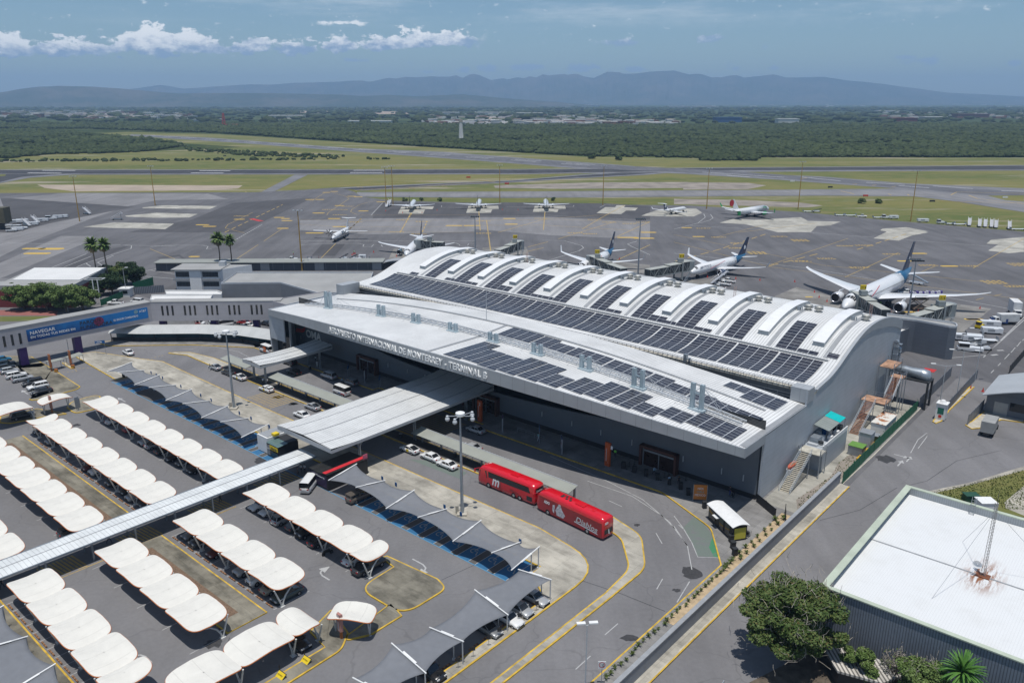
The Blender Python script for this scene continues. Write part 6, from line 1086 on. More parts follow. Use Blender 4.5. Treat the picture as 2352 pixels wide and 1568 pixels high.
def person(loc,rot,label,top,leg,pose='stand',group=None):
 key=(top,leg,pose);loc=Vector(loc);loc.z=max(loc.z,.15)if loc.z>.05 else 0
 if key in PP_:return dup(PP_[key],loc,rot,label)
 o=thing('person',label,'person',loc,rot,group);st_=.16 if pose=='stand' else .34
 V_=[];E_=[];Rr=[]
 def nd(p,r,par=None):V_.append(p);Rr.append(r);E_.append((par,len(V_)-1))if par is not None else None;return len(V_)-1
 pel=nd((0,0,.95),.15);bl_=nd((0,0,1.15),.13,pel);ch=nd((.0,0,1.36),.165,bl_);nk=nd((.01,0,1.50),.06,ch);hd_=nd((.03,0,1.64),.095,nk);nd((.03,0,1.74),.06,hd_)
 for sg in(-1,1):
  hip=nd((0,sg*.10,.88),.10,pel);kn=nd((st_*sg*.7+.03,sg*.11,.50),.065,hip);an=nd((st_*sg-(.03 if pose!='stand' else 0),sg*.11,.09),.045,kn);nd((st_*sg+.15,sg*.12,.04),.035,an)
  sh=nd((0,sg*.20,1.40),.06,ch);
  if pose=='reach':el_=nd((.20,sg*.24,1.22),.045,sh);wr_=nd((.42,sg*.18,1.25),.035,el_)
  else:el_=nd((-.04-.1*sg*(pose=='walk'),sg*.27,1.12),.045,sh);wr_=nd((.05-.16*sg*(pose=='walk'),sg*.27,.88),.034,el_)
  nd((V_[wr_][0]+.04,V_[wr_][1],V_[wr_][2]-.09),.028,wr_)
 me=bpy.data.meshes.new('person_body');me.from_pydata(V_,E_,[]);b=bpy.data.objects.new('tmp',me);COL.objects.link(b);sk=b.modifiers.new('s','SKIN');sk.use_smooth_shade=True
 for i,r in enumerate(Rr):me.skin_vertices[0].data[i].radius=(r*(.75 if i in(0,1,2)else 1),r)
 me.skin_vertices[0].data[0].use_root=True;sb=b.modifiers.new('d','SUBSURF');sb.levels=1;dg=bpy.context.evaluated_depsgraph_get();dg.update();m2=bpy.data.meshes.new_from_object(b.evaluated_get(dg));bpy.data.objects.remove(b)
 m2.materials.clear()
 for m_ in(M_skin,cloth(top),cloth(leg),M_plinth):m2.materials.append(m_)
 for pg in m2.polygons:
  c=pg.center;pg.material_index=3 if c.z<.10 else 2 if c.z<.98 and abs(c.y)<.235 else 1 if .98<=c.z<1.47 and not(c.z<1.16 and abs(c.y)>.235)else 0
  if c.z<.98 and abs(c.y)>=.235:pg.material_index=0
  pg.use_smooth=True
 link('body',m2,o);hb=MB();hb.smooth=True;hb.ball((.01,0,1.70),.108,10,6,(1,.92,.85));hb.build('hair',M_hair,o);PP_[key]=o;return o
WS_,DK,LB=(.55,.56,.58),(.02,.022,.03),(.30,.45,.60)
def per(f,x,y,rot,lab,top,leg,pose='stand',z=.15):return person(at(f,x,y,z),rot,lab,top,leg,pose)
for a in[('p',70,1205,.5,'person in a white shirt and dark trousers beside the small canopy column',WS_,DK),('p',10,1200,2,'person in white at the foot of the small canopy column, facing the taxis',WS_,DK,'reach'),('p',218,1245,1,'person in white, left of the pair behind the platform',WS_,DK),('p',262,1235,-2,'person in a white shirt leaning, right of the pair behind the platform',WS_,DK,'walk'),('p',595,1380,-1,'person in a white shirt alone on the long platform',WS_,DK),('p',735,970,2,'person in white by the small canopy entrance doors',WS_,WS_),('p',775,900,1,'dark dressed person in the small canopy shade',DK,DK),('p',715,900,1.5,'person in white further inside the small canopy shade',WS_,DK,'reach'),('s',370,600,1,'person in a bright green vest by the dark wall',(.25,.75,.10),DK),('s',890,840,-.8,'person in light blue leaning in front of the right entrance',LB,DK,'reach'),('s',1095,965,2,'person in light blue among the queue posts',LB,DK),('s',1225,965,2,'dark dressed person next to the queue posts',DK,DK),('s',1910,1110,.3,'person in blue trousers with a trolley by the wall corner',DK,(.03,.05,.20)),('r',1525,1050,.6,'person in a pale top and white trousers by the ramp railing',(.25,.45,.45),WS_,'walk'),('j',690,470,1.2,'person in a white top, left of the group under the walkway',WS_,DK),('j',740,470,-2,'person in a white top, right of the group under the walkway',WS_,DK),('j',645,515,0,'person in black and white at the walkway edge by the minibus',(.10,.10,.10),DK),('Q',540,110,1,'person in dark clothes walking under the walkway',DK,DK,'walk'),('N',30,290,1,'person in dark clothes at the left end under the walkway',DK,DK,'walk'),('g',735,625,0,'person walking under the middle of the walkway',DK,DK,'walk')]:
 per(*a[:6],*a[6:],z=0.0 if a[0]in 'QNg' else .15)
person(at('p',1075,1200),2.5,'person in light blue opening the door of the grey suv',LB,DK,'reach');person(at('l',1820,440),1,'person in black stepping out of the silver car',DK,WS_,'reach')
tr=thing('luggage_trolley','luggage trolley with a case beside the person at the wall corner','trolley',at('s',1955,1130,.15),1);MB().box(-.4,-.25,.15,.4,.25,.22).bar((-.4,-.25,.2),(-.5,-.25,1.0),.04).bar((-.4,.25,.2),(-.5,.25,1.0),.04).bar((-.5,-.25,1),(-.5,.25,1),.04).build('frame',M_galv,tr);MB().box(-.3,-.2,.22,.3,.2,.8).build('case',M_plinth,tr)
for x in(-.3,.3):MB().tube((x,-.22,.07),(x,.22,.07),.07).build('wheel',M_black,tr)
tr2=dup(tr,at('i',492,575,.15),2.2,'empty luggage trolleys parked behind the yellow-ended kiosk')
bk=carst
p=W(-89.6,61.0);o=thing('motorbike','black motorbike parked between cars in the near row','motorbike',p,TH+math.radians(80));MB().tube((-.62,-.05,.3),(-.62,.05,.3),.3,.3,14).build('wheel',M_tyre,o);MB().tube((.65,-.05,.3),(.65,.05,.3),.3,.3,14).build('wheel',M_tyre,o);MB().loft([[(x,y*w_,z+h_*k)for y,k in((-1,0),(1,0),(1,1),(-1,1))]for x,w_,z,h_ in((-.7,.10,.62,.16),(-.2,.15,.45,.38),(.2,.17,.45,.45),(.45,.08,.7,.25))]).build('body',CARM['black'],o);MB().tube((.65,0,.3),(.42,0,1.0),.04).bar((.42,-.35,1.0),(.42,.35,1.0),.05).build('handlebar',M_chrome,o)
AW=mat('aircraft_white',(.70,.71,.72),.3,var=.03,scale=.3,spec=.5,Coat_Weight=.4);AN=mat('aircraft_navy',(.008,.025,.075),.3,var=.05,spec=.5,Coat_Weight=.4);ABL=mat('aircraft_blue',(.02,.10,.20),.3,var=.1,scale=.3,Coat_Weight=.4)
AG=mat('aircraft_grey',(.42,.43,.45),.35,.2,var=.05);ENG=mat('engine_lip',(.50,.50,.54),.25,.7,var=0);FAN=mat('engine_fan',(.012,.012,.014),.5,var=0);VG=mat('viva_green',(.02,.28,.08),.35,var=.05);AR=mat('aircraft_red',(.45,.02,.03),.35,var=0)
def airplane(loc,hd,label,L_,R_,span,cz,wing,tail,engs,livery,group=None,tprop=False,name='airliner',winglet=None):
 o=thing(name,label,'airplane',(loc[0],loc[1],0.0),hd,group);hl=L_/2;body,rear,fin,engc,nose=livery
 n=20;X_=[(-hl,.06,.92),(-hl*.93,.22,.80),(-hl*.82,.46,.55),(-hl*.66,.76,.24),(-hl*.50,.94,.06),(-hl*.36,1,0),(0,1,0),(hl*.70,1,0),(hl-R_*2.9,.97,-.02),(hl-R_*1.9,.86,-.07),(hl-R_*1.1,.66,-.15),(hl-R_*.5,.43,-.22),(hl-R_*.15,.22,-.27),(hl,.03,-.29)]
 ring=lambda x,k,dz:[(x,R_*k*math.cos(a),cz+R_*dz+R_*k*math.sin(a))for a in np.linspace(0,2*math.pi,n+1)[:-1]]
 i0=4 if rear else 0;mb=MB();mb.smooth=True;mb.loft([ring(*q_)for q_ in X_[i0:]]);mb.build('fuselage',body,o)
 if rear:mb=MB();mb.smooth=True;mb.loft([ring(*q_)for q_ in X_[:5]]);mb.build('tail_cone',rear,o)
 wb=MB();cx=hl-R_*1.75
 for a0,a1 in((52,72),(74,88),(92,106),(108,128)):
  q_=[]
  for x,a in((cx,a0),(cx+R_*.50,a0),(cx+R_*.50,a1),(cx,a1)):aa=math.radians(90+(a-90)*1.35);k=float(np.interp(x,[q[0]for q in X_],[q[1]for q in X_]))+.018;zz=float(np.interp(x,[q[0]for q in X_],[q[2]for q in X_]));q_.append((x,R_*k*math.cos(aa),cz+R_*zz+R_*k*math.sin(aa)))
  wb.poly(q_)
 wb.build('cockpit_window',FAN,o);wb=MB();k=int(L_*.66/1.1)
 for i in range(k):
  x=hl-R_*4.2-i*1.1
  if x<-hl*.62:break
  for sg in(-1,1):wb.box(x-.14,sg*R_*.955-.02*sg,cz+R_*.22,x+.14,sg*(R_*.985),cz+R_*.34)
 wb.build('cabin_windows',mat('cabin_window',(.10,.11,.13),.3,var=0),o)
 xr,cr,ct,sweep,dih,zw=wing;hs=span/2
 for sg in(-1,1):
  mb=MB();mb.smooth=False;rings=[]
  for f in(0,.15,.38,.7,.9,.97,1.0):
   y=R_*.55+(hs-R_*.55)*f;c=cr*(1-f/.38*(.44))if f<=.38 else(cr*.56)*(1-(f-.38)/.62)+ct*((f-.38)/.62);xl=xr-math.tan(math.radians(sweep))*(y-R_*.55);z=cz+zw+math.tan(math.radians(dih))*(y-R_)+(1.3*max(0,f-.7)**2*hs*.16 if not tprop else 0);th=.12*c*(1-.45*f)
   if f>.95 and not winglet:xl-=(f-.95)*14*(hs*.05)
   rings.append([(xl,sg*y,z),(xl-c*.18,sg*y,z+th*.5),(xl-c*.5,sg*y,z+th*.5),(xl-c,sg*y,z),(xl-c*.5,sg*y,z-th*.45),(xl-c*.18,sg*y,z-th*.4)])
  if sg<0:rings=[r_[::-1]for r_ in rings]
  mb.loft(rings);w_=mb.build('wing',AW,o);tp=rings[-1]if sg>0 else rings[-1][::-1]
  if winglet:
   a=Vector(tp[0]);b=Vector(tp[3]);h_,col=winglet;q_=MB();up=Vector((-h_*.55,sg*h_*.32,h_));q_.loft([[a+Vector((0,0,0)),(a+b)/2+Vector((0,.06,0)),b,(a+b)/2-Vector((0,.06,0))],[a+up+Vector((-.2,0,0)),(a+b)/2+up+Vector((-.1,.03,0)),b+up*1.0+Vector((.3,0,0)),(a+b)/2+up-Vector((.1,.03,0))]]);q_.build('winglet',col,w_)
 fx,fc,fh,fct,T=tail;mb=MB();z0=cz+R_*.72
 prof=lambda x,c,z,t:[(x,0,z),(x-c*.3,t,z),(x-c,0,z),(x-c*.3,-t,z)]
 mb.loft([prof(-hl+fx+fc*.45,fc*1.35,z0-.3,.2),prof(-hl+fx,fc,z0+fh*.08,.22),prof(-hl+fx-fh*.82,fct,z0+fh,.1)]);f_=mb.build('fin',fin,o)
 if fin is AN or fin is FAN:MB().poly([(-hl+fx-fh*.42-fc*.18+x,.26*sg,z0+fh*.35+z)for sg in(1,)for x,z in((0,0),(-.9,.1),(-1.3,1.0),(-.8,1.6),(-.1,1.7),(.25,1.1),(.05,.5))]).poly([(-hl+fx-fh*.42-fc*.18+x,-.26,z0+fh*.35+z)for x,z in((0,0),(-.9,.1),(-1.3,1.0),(-.8,1.6),(-.1,1.7),(.25,1.1),(.05,.5))][::-1]).build('tail_emblem',AW,f_)
 sz=z0+fh*.98 if T else cz+R_*.55;ssp=span*(.33 if not T else .27)/2;sx=(-hl+fx-fh*.80+.2)if T else-hl+fx-fc*.15
 for sg in(-1,1):
  y0=0 if T else R_*.25;mb=MB();r_=[[(sx,sg*y0,sz),(sx-fc*.3,sg*y0,sz+.16),(sx-fc*.72,sg*y0,sz),(sx-fc*.3,sg*y0,sz-.12)],[(sx-ssp*.62,sg*ssp,sz+(ssp*.11 if not T else 0)),(sx-ssp*.62-fct*.25,sg*ssp,sz+.08+(ssp*.11 if not T else 0)),(sx-ssp*.62-fct*.75,sg*ssp,sz+(ssp*.11 if not T else 0)),(sx-ssp*.62-fct*.25,sg*ssp,sz-.05+(ssp*.11 if not T else 0))]]
  if sg<0:r_=[q_[::-1]for q_ in r_]
  mb.loft(r_);mb.build('tailplane',AW,o)
 for(ex,ey,ez,er,el_)in engs:
  for sg in(-1,1):
   mb=MB();mb.smooth=True;c=lambda x,r:[(ex+x,sg*ey+r*math.cos(a),ez+r*math.sin(a))for a in np.linspace(0,2*math.pi,17)[:-1]]
   if tprop:
    mb.loft([c(el_*.5,.2),c(el_*.42,er*.8),c(el_*.1,er),c(-el_*.3,er*.9),c(-el_*.5,er*.3)]);e=mb.build('engine',engc,o);pb=MB()
    for k in range(6):a=k*math.pi/3+.3;d=Vector((0,math.cos(a),math.sin(a)));s_=Vector((.08,-math.sin(a)*.16,math.cos(a)*.16));P0=Vector((ex+el_*.52,sg*ey,ez));pb.loft([[P0+d*.2+s_*.6,P0+d*.2-s_*.6,P0+d*.2-s_*.6+Vector((.04,0,0))],[P0+d*1.2+s_,P0+d*1.2-s_,P0+d*1.2-s_+Vector((.04,0,0))],[P0+d*1.95+s_*.7,P0+d*1.95-s_*.7,P0+d*1.95-s_*.7+Vector((.03,0,0))]])
    pb.build('propeller',M_black,e)
   else:
    mb.loft([c(el_*.5,er*.93),c(el_*.40,er),c(el_*.1,er*1.03),c(-el_*.25,er*.9),c(-el_*.5,er*.58)],caps=False);e=mb.build('engine',engc,o);l_=MB();l_.smooth=True;l_.loft([c(el_*.44,er*.985),c(el_*.51,er*.95),c(el_*.5,er*.82),c(el_*.40,er*.80)],caps=False);l_.build('engine_lip',ENG,e);MB().loft([c(el_*.40,er*.81),c(el_*.39,er*.8)]).loft([c(-el_*.40,er*.6),c(-el_*.55,er*.35),c(-el_*.62,er*.1)]).build('engine_fan',FAN,e)
    zz=cz+zw+math.tan(math.radians(dih))*(ey-R_);MB().loft([[(ex+el_*.2,sg*ey-.12,ez+er*.8),(ex+el_*.2,sg*ey+.12,ez+er*.8),(ex-el_*.15,sg*ey+.12,max(zz,ez)+.1),(ex-el_*.15,sg*ey-.12,max(zz,ez)+.1)],[(ex-el_*.3,sg*ey-.12,ez+er*.4),(ex-el_*.3,sg*ey+.12,ez+er*.4),(ex-el_*.7,sg*ey+.12,max(zz,ez)),(ex-el_*.7,sg*ey-.12,max(zz,ez))]]).build('pylon',AW,e)if ez<cz else None
 gr=R_*.28+.12
 for x,y,nw in((hl-R_*2.6,0,1),(xr-cr*.62,R_*1.35,2),(xr-cr*.62,-R_*1.35,2)):
  g=MB().tube((x,y,gr),(x,y*.9,cz-R_*.3),.11);g.build('gear_leg',AG,o);wh=MB()
  for dx in((0,)if L_<50 or nw==1 else(-.75,.75)):
   for sg in(-1,1):wh.tube((x+dx,y+sg*.18,gr),(x+dx,y+sg*.48,gr),gr,gr,14)
  wh.build('wheels',M_tyre,o)
 o['hw']=0;del o['hw'];return o
JET=lambda L_,R_,span,eng:dict(L_=L_,R_=R_,span=span)
def gpos(f,x,y,z):return at(f,x,y,z)
nose=Vector((101.6,236.6,0));d=Vector((math.cos(math.radians(47)),math.sin(math.radians(47)),0))
P7=dict(cz=5.2);c_=nose+d*31.0
wb=airplane(c_,math.radians(47+180),'large white wide-body jet with long swept wings and a navy fin at the right stand',61.5,2.95,60.2,5.0,(10.0,12.2,1.6,34,5.2,-1.35),(10.6,7.0,10.0,2.6,False),[(9.2,10.0,2.35,1.62,5.6)],(AW,ABL,AN,AW,AW),name='wide_body_jet')
sw=MB();k=MB()
for i in range(14):a=i/13;b_=(i+1)/13;
for sg in(-1,1):k.path([(17-12*x,sg*2.95*math.cos(math.radians(8+52*x))*1.006,5.0+2.95*math.sin(math.radians(8+52*x))*1.006)for x in np.linspace(0,.9,9)],.22,.04)
k.build('red_swoosh',AR,wb)
for sg,rz in((-1,0),(1,math.pi)):text('lettering','AEROMEXICO',AN,wb,((13.0 if sg<0 else 24.2),sg*2.62,6.1),(math.radians(90-25*1),0,rz),1.9,.02,'LEFT',10.5)
def b737(c,hd,lab,full=True):
 o=airplane(c,hd,lab,39.0,1.95,35.6,3.35,(4.6,7.6,1.4,27,6,-.95),(6.6,5.6,7.2,1.9,False),[(5.2,4.9,1.75,1.08,4.2)],(AW,ABL,AN,AN if full else AW,AW),winglet=(2.4,AW),name='airliner');k=MB()
 for sg in(-1,1):k.path([(9-12*x,sg*1.95*math.cos(math.radians(-5+58*x))*1.008,3.35+1.95*math.sin(math.radians(-5+58*x))*1.008)for x in np.linspace(0,.9,8)],.16,.04)
 k.build('red_swoosh',AR,o)
 for sg,rz in((-1,0),(1,math.pi)):text('lettering','AEROMEXICO',AN,o,((8.0 if sg<0 else 15.4),sg*1.80,4.0),(math.radians(70),0,rz),1.2,.02,'LEFT',7.2)
 return o
b737(Vector((81.5,308.5,0)),math.radians(43+180),'white narrow-body jet with navy fin and tail, second from the right stand');b737(Vector((34.5,318.5,0)),math.radians(63+180),'white narrow-body jet with a navy fin, nose hidden by gate 210',False)
airplane(Vector((-43.2,350.5,0)),math.radians(90+180-3.5),'white jet with a red and navy fin facing the terminal at the far left gate',40.5,1.98,34.4,3.5,(4.6,7.2,1.5,26,5,-.95),(6.2,5.4,6.6,1.9,False),[(5.6,5.6,1.85,1.12,4.4)],(AW,None,AN,mat('dark_engine',(.04,.09,.11),.35,var=0),AW),name='airliner')
airplane(Vector((-84.2,390.5,0)),math.radians(270-5),'white twin propeller airliner with a T-shaped tail parked alone',27.2,1.38,27.0,2.6,(2.4,2.5,1.5,3,0,1.35),(4.8,4.0,4.6,2.0,True),[(3.2,4.0,3.6,.62,4.6)],(AW,None,AW,AW,AW),tprop=True,name='turboprop')
EJ=[('leftmost small white jet seen from behind on the far stands',(-62.3,500.5),92),('middle small white jet seen from behind on the far stands',(-21.0,504.5),90),('rightmost small white jet seen from behind on the far stands',(21.5,504.5),89)]
for l_,(x,y),h_ in EJ:airplane(Vector((x,y,0)),math.radians(h_),l_,35,1.55,28.7,3.0,(3.8,5.4,1.2,25,5,-.85),(5.4,4.8,6.4,1.6,False),[(4.0,4.3,1.55,.85,3.4)],(AW,None,AN,AW,AW),'small jets on the far stands',name='regional_jet')
airplane(Vector((98.0,481.0,0)),math.radians(45),'small white business jet with red lines on the far apron',24,1.15,24,2.2,(1.0,4.0,1.0,30,3,-.7),(4.0,3.2,4.0,1.5,True),[(-6.6,2.1,2.9,.72,3.4)],(AW,None,AN,AW,AW),name='business_jet',winglet=(1.1,AW))
v=airplane(Vector((140.0,468.5,0)),math.radians(41),'white jet with a red fin disc and green wing tips on the far apron',37.6,1.98,35.0,3.5,(4.6,7.2,1.5,25,5,-.95),(6.2,5.6,6.4,1.9,False),[(5.0,5.4,1.85,1.1,4.2)],(AW,None,AW,VG,AW),name='airliner',winglet=(2.3,VG));MB().poly([(-20.2+1.9*math.cos(a),-.16,9.3+1.9*math.sin(a))for a in np.linspace(0,6.28,17)[:-1]]).poly([(-20.2+1.9*math.cos(a),.16,9.3+1.9*math.sin(a))for a in np.linspace(6.28,0,17)[:-1]]).build('fin_disc',AR,v)
text('lettering','viva',VG,v,(9.5,-1.85,4.0),(math.radians(75),0,0),2.2,.02,'LEFT',4.2,bold=.03);MB().box(-15.5,-1.4,1.9,-12.5,-1.2,4.4).build('green_patch',VG,v)
M_jb=mat('bridge_grey',(.25,.275,.28),.5,.1,var=.12,scale=.4);M_jr=mat('bridge_roof',(.36,.37,.34),.6,var=.1,scale=.3)
def jetbridge(p0,p1,z0,z1,lab,num=None,hd_=None):
 o=thing('jet_bridge',lab,'jet bridge',(p0.x,p0.y,0),0,'jet bridges');a=Vector((0,0,z0));b=p1-p0;b.z=z1;d=(b-a);D=Vector((d.x,d.y,0)).normalized();side_=Vector((-D.y,D.x,0))
 for f0,f1,w_,h_ in((0,.5,2.6,2.7),(.46,.80,3.0,3.1),(.77,1,3.4,3.5)):
  A_=a.lerp(b,f0);B_=a.lerp(b,f1);t=MB();r_=lambda P:[P-side_*w_/2,P+side_*w_/2,P+side_*w_/2+Vector((0,0,h_)),P-side_*w_/2+Vector((0,0,h_))];t.loft([r_(A_),r_(B_)]);sec=t.build('tunnel',mat('tunnel_glass',(.045,.055,.06),.35,build=None,var=.3,scale=.5),o)
  q_=MB();up=Vector((0,0,h_+.02));q_.loft([[A_-side_*(w_/2+.1)+up,A_+side_*(w_/2+.1)+up,A_+side_*(w_/2+.1)+up+Vector((0,0,.15)),A_-side_*(w_/2+.1)+up+Vector((0,0,.15))],[B_-side_*(w_/2+.1)+up,B_+side_*(w_/2+.1)+up,B_+side_*(w_/2+.1)+up+Vector((0,0,.15)),B_-side_*(w_/2+.1)+up+Vector((0,0,.15))]]);q_.build('tunnel_roof',M_jr,sec)
  m_=MB();n=max(2,int((B_-A_).length/2.4))
  for sg in(-1,1):
   for i in range(n):P=A_.lerp(B_,i/n)+side_*sg*(w_/2+.04);Q_=A_.lerp(B_,(i+1)/n)+side_*sg*(w_/2+.04);m_.bar(P,Q_+Vector((0,0,h_)),.16)if i%2 else m_.bar(P+Vector((0,0,h_)),Q_,.16);m_.bar(P,P+Vector((0,0,h_)),.14)
   m_.bar(A_+side_*sg*(w_/2+.04),B_+side_*sg*(w_/2+.04),.3)
  m_.build('tunnel_truss',M_jb,sec)
 cab=MB();cab.tube(b+Vector((0,0,-.2)),b+Vector((0,0,3.5)),2.3,2.3,14);cab.build('cab',M_jb,o);MB().box(b.x-D.x*5-1,b.y-D.y*5-1,b.z+3.6,b.x-D.x*5+1,b.y-D.y*5+1,b.z+5.0).build('air_unit',M_jb,o)
 s_=b-D*6;q_=MB()
 for sg in(-1,1):P=s_+side_*sg*1.9;q_.box(P.x-.28,P.y-.28,0.6,P.x+.28,P.y+.28,b.z+3.8)
 q_.bar(s_+side_*2.2+Vector((0,0,.9-s_.z)),s_-side_*2.2+Vector((0,0,.9-s_.z)),.6);q_.build('drive_column',M_jb,o)
 w_=MB()
 for sg in(-1,1):P=s_+side_*sg*1.7;w_.tube((P.x-D.x*0-side_.x*.3,P.y-side_.y*.3,.55),(P.x+side_.x*.3,P.y+side_.y*.3,.55),.55,.55,14)
 w_.build('wheels',M_tyre,o)
 st_=MB();c=b-D*2+side_*-2.6
 for i in range(9):st_.box(c.x-.5-D.x*i*.45,c.y-.5-D.y*i*.45,c.z-.45*i-.1,c.x+.5-D.x*i*.45,c.y+.5-D.y*i*.45,c.z-.45*i)
 st_.bar(c,c-D*4.2+Vector((0,0,-c.z)),.1);st_.build('service_stairs',M_galv,o)
 if num:sg_=b-D*4.5;MB().box(sg_.x-.9,sg_.y-.2,b.z+5.2,sg_.x+.9,sg_.y+.2,b.z+6.6).build('gate_number',M_yelp,o);text('lettering',num,T_b,o,(sg_.x-.75,sg_.y-.23,b.z+5.5),(math.pi/2,0,0),1.0,.01,'LEFT',1.5)
E2_=lambda s,t:W(s,t)
jetbridge(at('E',1935,985,3.5).copy(),at('E',1600,960,3.8).copy(),3.4,3.3,'jet bridge reaching the jet with the red and navy fin',None)
jetbridge(at('G',300,930,4),at('G',590,800,4),4,3.3,'empty jet bridge standing alone over the pale concrete','208')
jetbridge(at('G',2000,1190,4),at('G',1570,1010,4),4,3.3,'jet bridge hiding the nose of the middle navy-finned jet','210')
jetbridge(at('f',-180,350,4),at('f',95,290,4),4,3.4,'jet bridge at the jet second from the right stand','212')
jetbridge(at('n',1040,640,5),at('n',760,470,5),4.6,4.2,'jet bridge docked at the wide-body jet','214')
jetbridge(at('n',1290,690,5),at('n',1625,580,5),4.4,4.0,'empty jet bridge right of the wide-body jet','216')
def anne(name,lab,pts,h,wallm,roofm,cat='building',par=.5,parts=None):
 c=pts[0];o=thing(name,lab,cat,(c.x,c.y,0));P=[(p.x-c.x,p.y-c.y)for p in pts];P=P if _ccw(P)else P[::-1]
 MB().prism(P,0,h).build('walls',wallm,o);r_=strip([Vector((*q_,))for q_ in P],.5,True);inner=[r_[i][0]for i in range(len(P))];outer=[r_[i][1]for i in range(len(P))];n=len(P)
 MB().poly([(q_.x,q_.y,h+.02)for q_ in inner]).build('roof',roofm,o);pb=MB()
 for i in range(n):
  j=(i+1)%n;a,b,c2,d2=P[i],P[j],inner[j],inner[i];pb.poly([(a[0],a[1],h+par),(b[0],b[1],h+par),(c2.x,c2.y,h+par),(d2.x,d2.y,h+par)]);pb.poly([(a[0],a[1],h-.01),(b[0],b[1],h-.01),(b[0],b[1],h+par),(a[0],a[1],h+par)]);pb.poly([(c2.x,c2.y,h),(d2.x,d2.y,h),(d2.x,d2.y,h+par),(c2.x,c2.y,h+par)])
 pb.build('parapet',wallm if parts is None else parts,o);return o
R9=rounded([W(-66,217),W(-60.5,208),W(-44.5,225),W(-54,234)],[.1,.1,4.2,.1],8)
M_wd2=mat('annex_cladding',(.125,.14,.165),.5,build=panelled(9,.95,.85,.05,.05))
M_rg=mat('roof_grey_membrane',(.30,.30,.295),.85,var=.1,scale=.15);M_rw=mat('roof_white_membrane',(.62,.62,.61),.7,var=.06,scale=.15)
an_=anne('gate_annex','dark blue grey annex with a rounded corner behind the terminal',[Vector((*p,0))for p in rounded([Vector(q[:2])for q in px('D',[(-250,800),(300,862),(940,985),(1090,990),(1078,915),(480,830),(-250,735)],8.8)],[0,0,0,3.2,2.5,0,0],8)],8.6,M_wd2,M_rg,parts=M_lgrey)
anne('gate_annex','low white-roofed link between the terminal and the rounded annex',px('D',[(-60,1130),(385,935),(250,905),(-60,935)],6.2),6.0,M_wd2,M_rw)
def apron_mast(p,lab,h=26,yellow=True,big=False):
 o=thing('apron_light',lab,'floodlight mast',p,0,'apron floodlight masts');MB().tube((0,0,0),(0,0,h),.32,.16,8).build('pole',M_pole_y if yellow else M_galv,o);q_=MB();n=3 if not big else 5
 q_.bar((-1.7,0,h),(1.7,0,h),.12);
 if big:q_.bar((-2,-1,h-.1),(2,-1,h-.1),.12).bar((-2,1,h-.1),(2,1,h-.1),.12).bar((-2,-1,h),(-2,1,h),.1).bar((2,-1,h),(2,1,h),.1)
 q_.build('crossarm',M_galv,o);k=MB()
 for i in range(n):
  x=-1.6+3.2*i/(n-1)
  for y in((-.25,.25)if not big else(-1.1,1.1)):MB().box(x-.3,y-.2,h-.35,x+.3,y+.2,h+.05).build('floodlight',M_lgrey if not big else M_dark,o)
ml=['far left apron mast near the service carts','second apron mast from the left, on the small green patch','left of the paired masts by the stairs','right of the paired masts by the stairs','mast between the two left small jets','mast beside the empty cross-shaped pad','mast left of the jet with the green engine','mast behind the jet with green wing tips','mast at the far right grass edge']
for(x,y,h),l_ in zip([(-243,448,25),(-231,519,25),(-80,510,25),(-77,519,25),(-8,527,25),(59,521,25),(122,502,25),(179,501,29),(224,448,28)],ml):apron_mast((x,y,0),'yellow ochre '+l_,h)
apron_mast(at('B',2045,780,0),'tall ochre mast rising behind the long grey flat roof',24)
for f,x,y,h,l_ in[('G',5,870,16,'grey mast with dark floodlights behind the left roof crest'),('G',2190,1180,22,'grey mast with dark floodlights by the gate 210 bridge'),('n',1250,665,19,'grey mast with dark floodlights right of the wide-body jet')]:p=at(f,x,y,0 if f!='n' else 0);apron_mast(p,l_,h,False,True)
def cone_(f,x,y):
 p=at(f,x,y);return p
cn=None
for i,(f,x,y)in enumerate([('n',186,300),('n',372,400),('n',416,448),('n',490,487),('n',1170,318),('n',1090,580),('n',1350,590),('n',1410,578),('n',1935,553),('f',225,352),('f',577,372),('f',415,362),('E',990,1040),('E',1296,1095),('E',740,1060),('E',720,1065),('E',700,1075),('E',555,1120),('E',1152,485),('E',1378,510),('E',1640,508),('E',1842,478),('G',1170,1005),('G',1940,965),('G',2045,1120),('G',578,305),('G',368,300),('f',1993,1100),('f',2075,1118)]):
 p=at(f,x,y)
 if cn is None:cn=thing('traffic_cone','orange traffic cone standing on the apron','traffic cone',p,0,'orange cones on the apron');MB().box(-.3,-.3,0,.3,.3,.06).build('base',M_red,cn);MB().tube((0,0,.05),(0,0,.95),.22,.05,8).build('cone',M_red,cn)
 else:dup(cn,p)
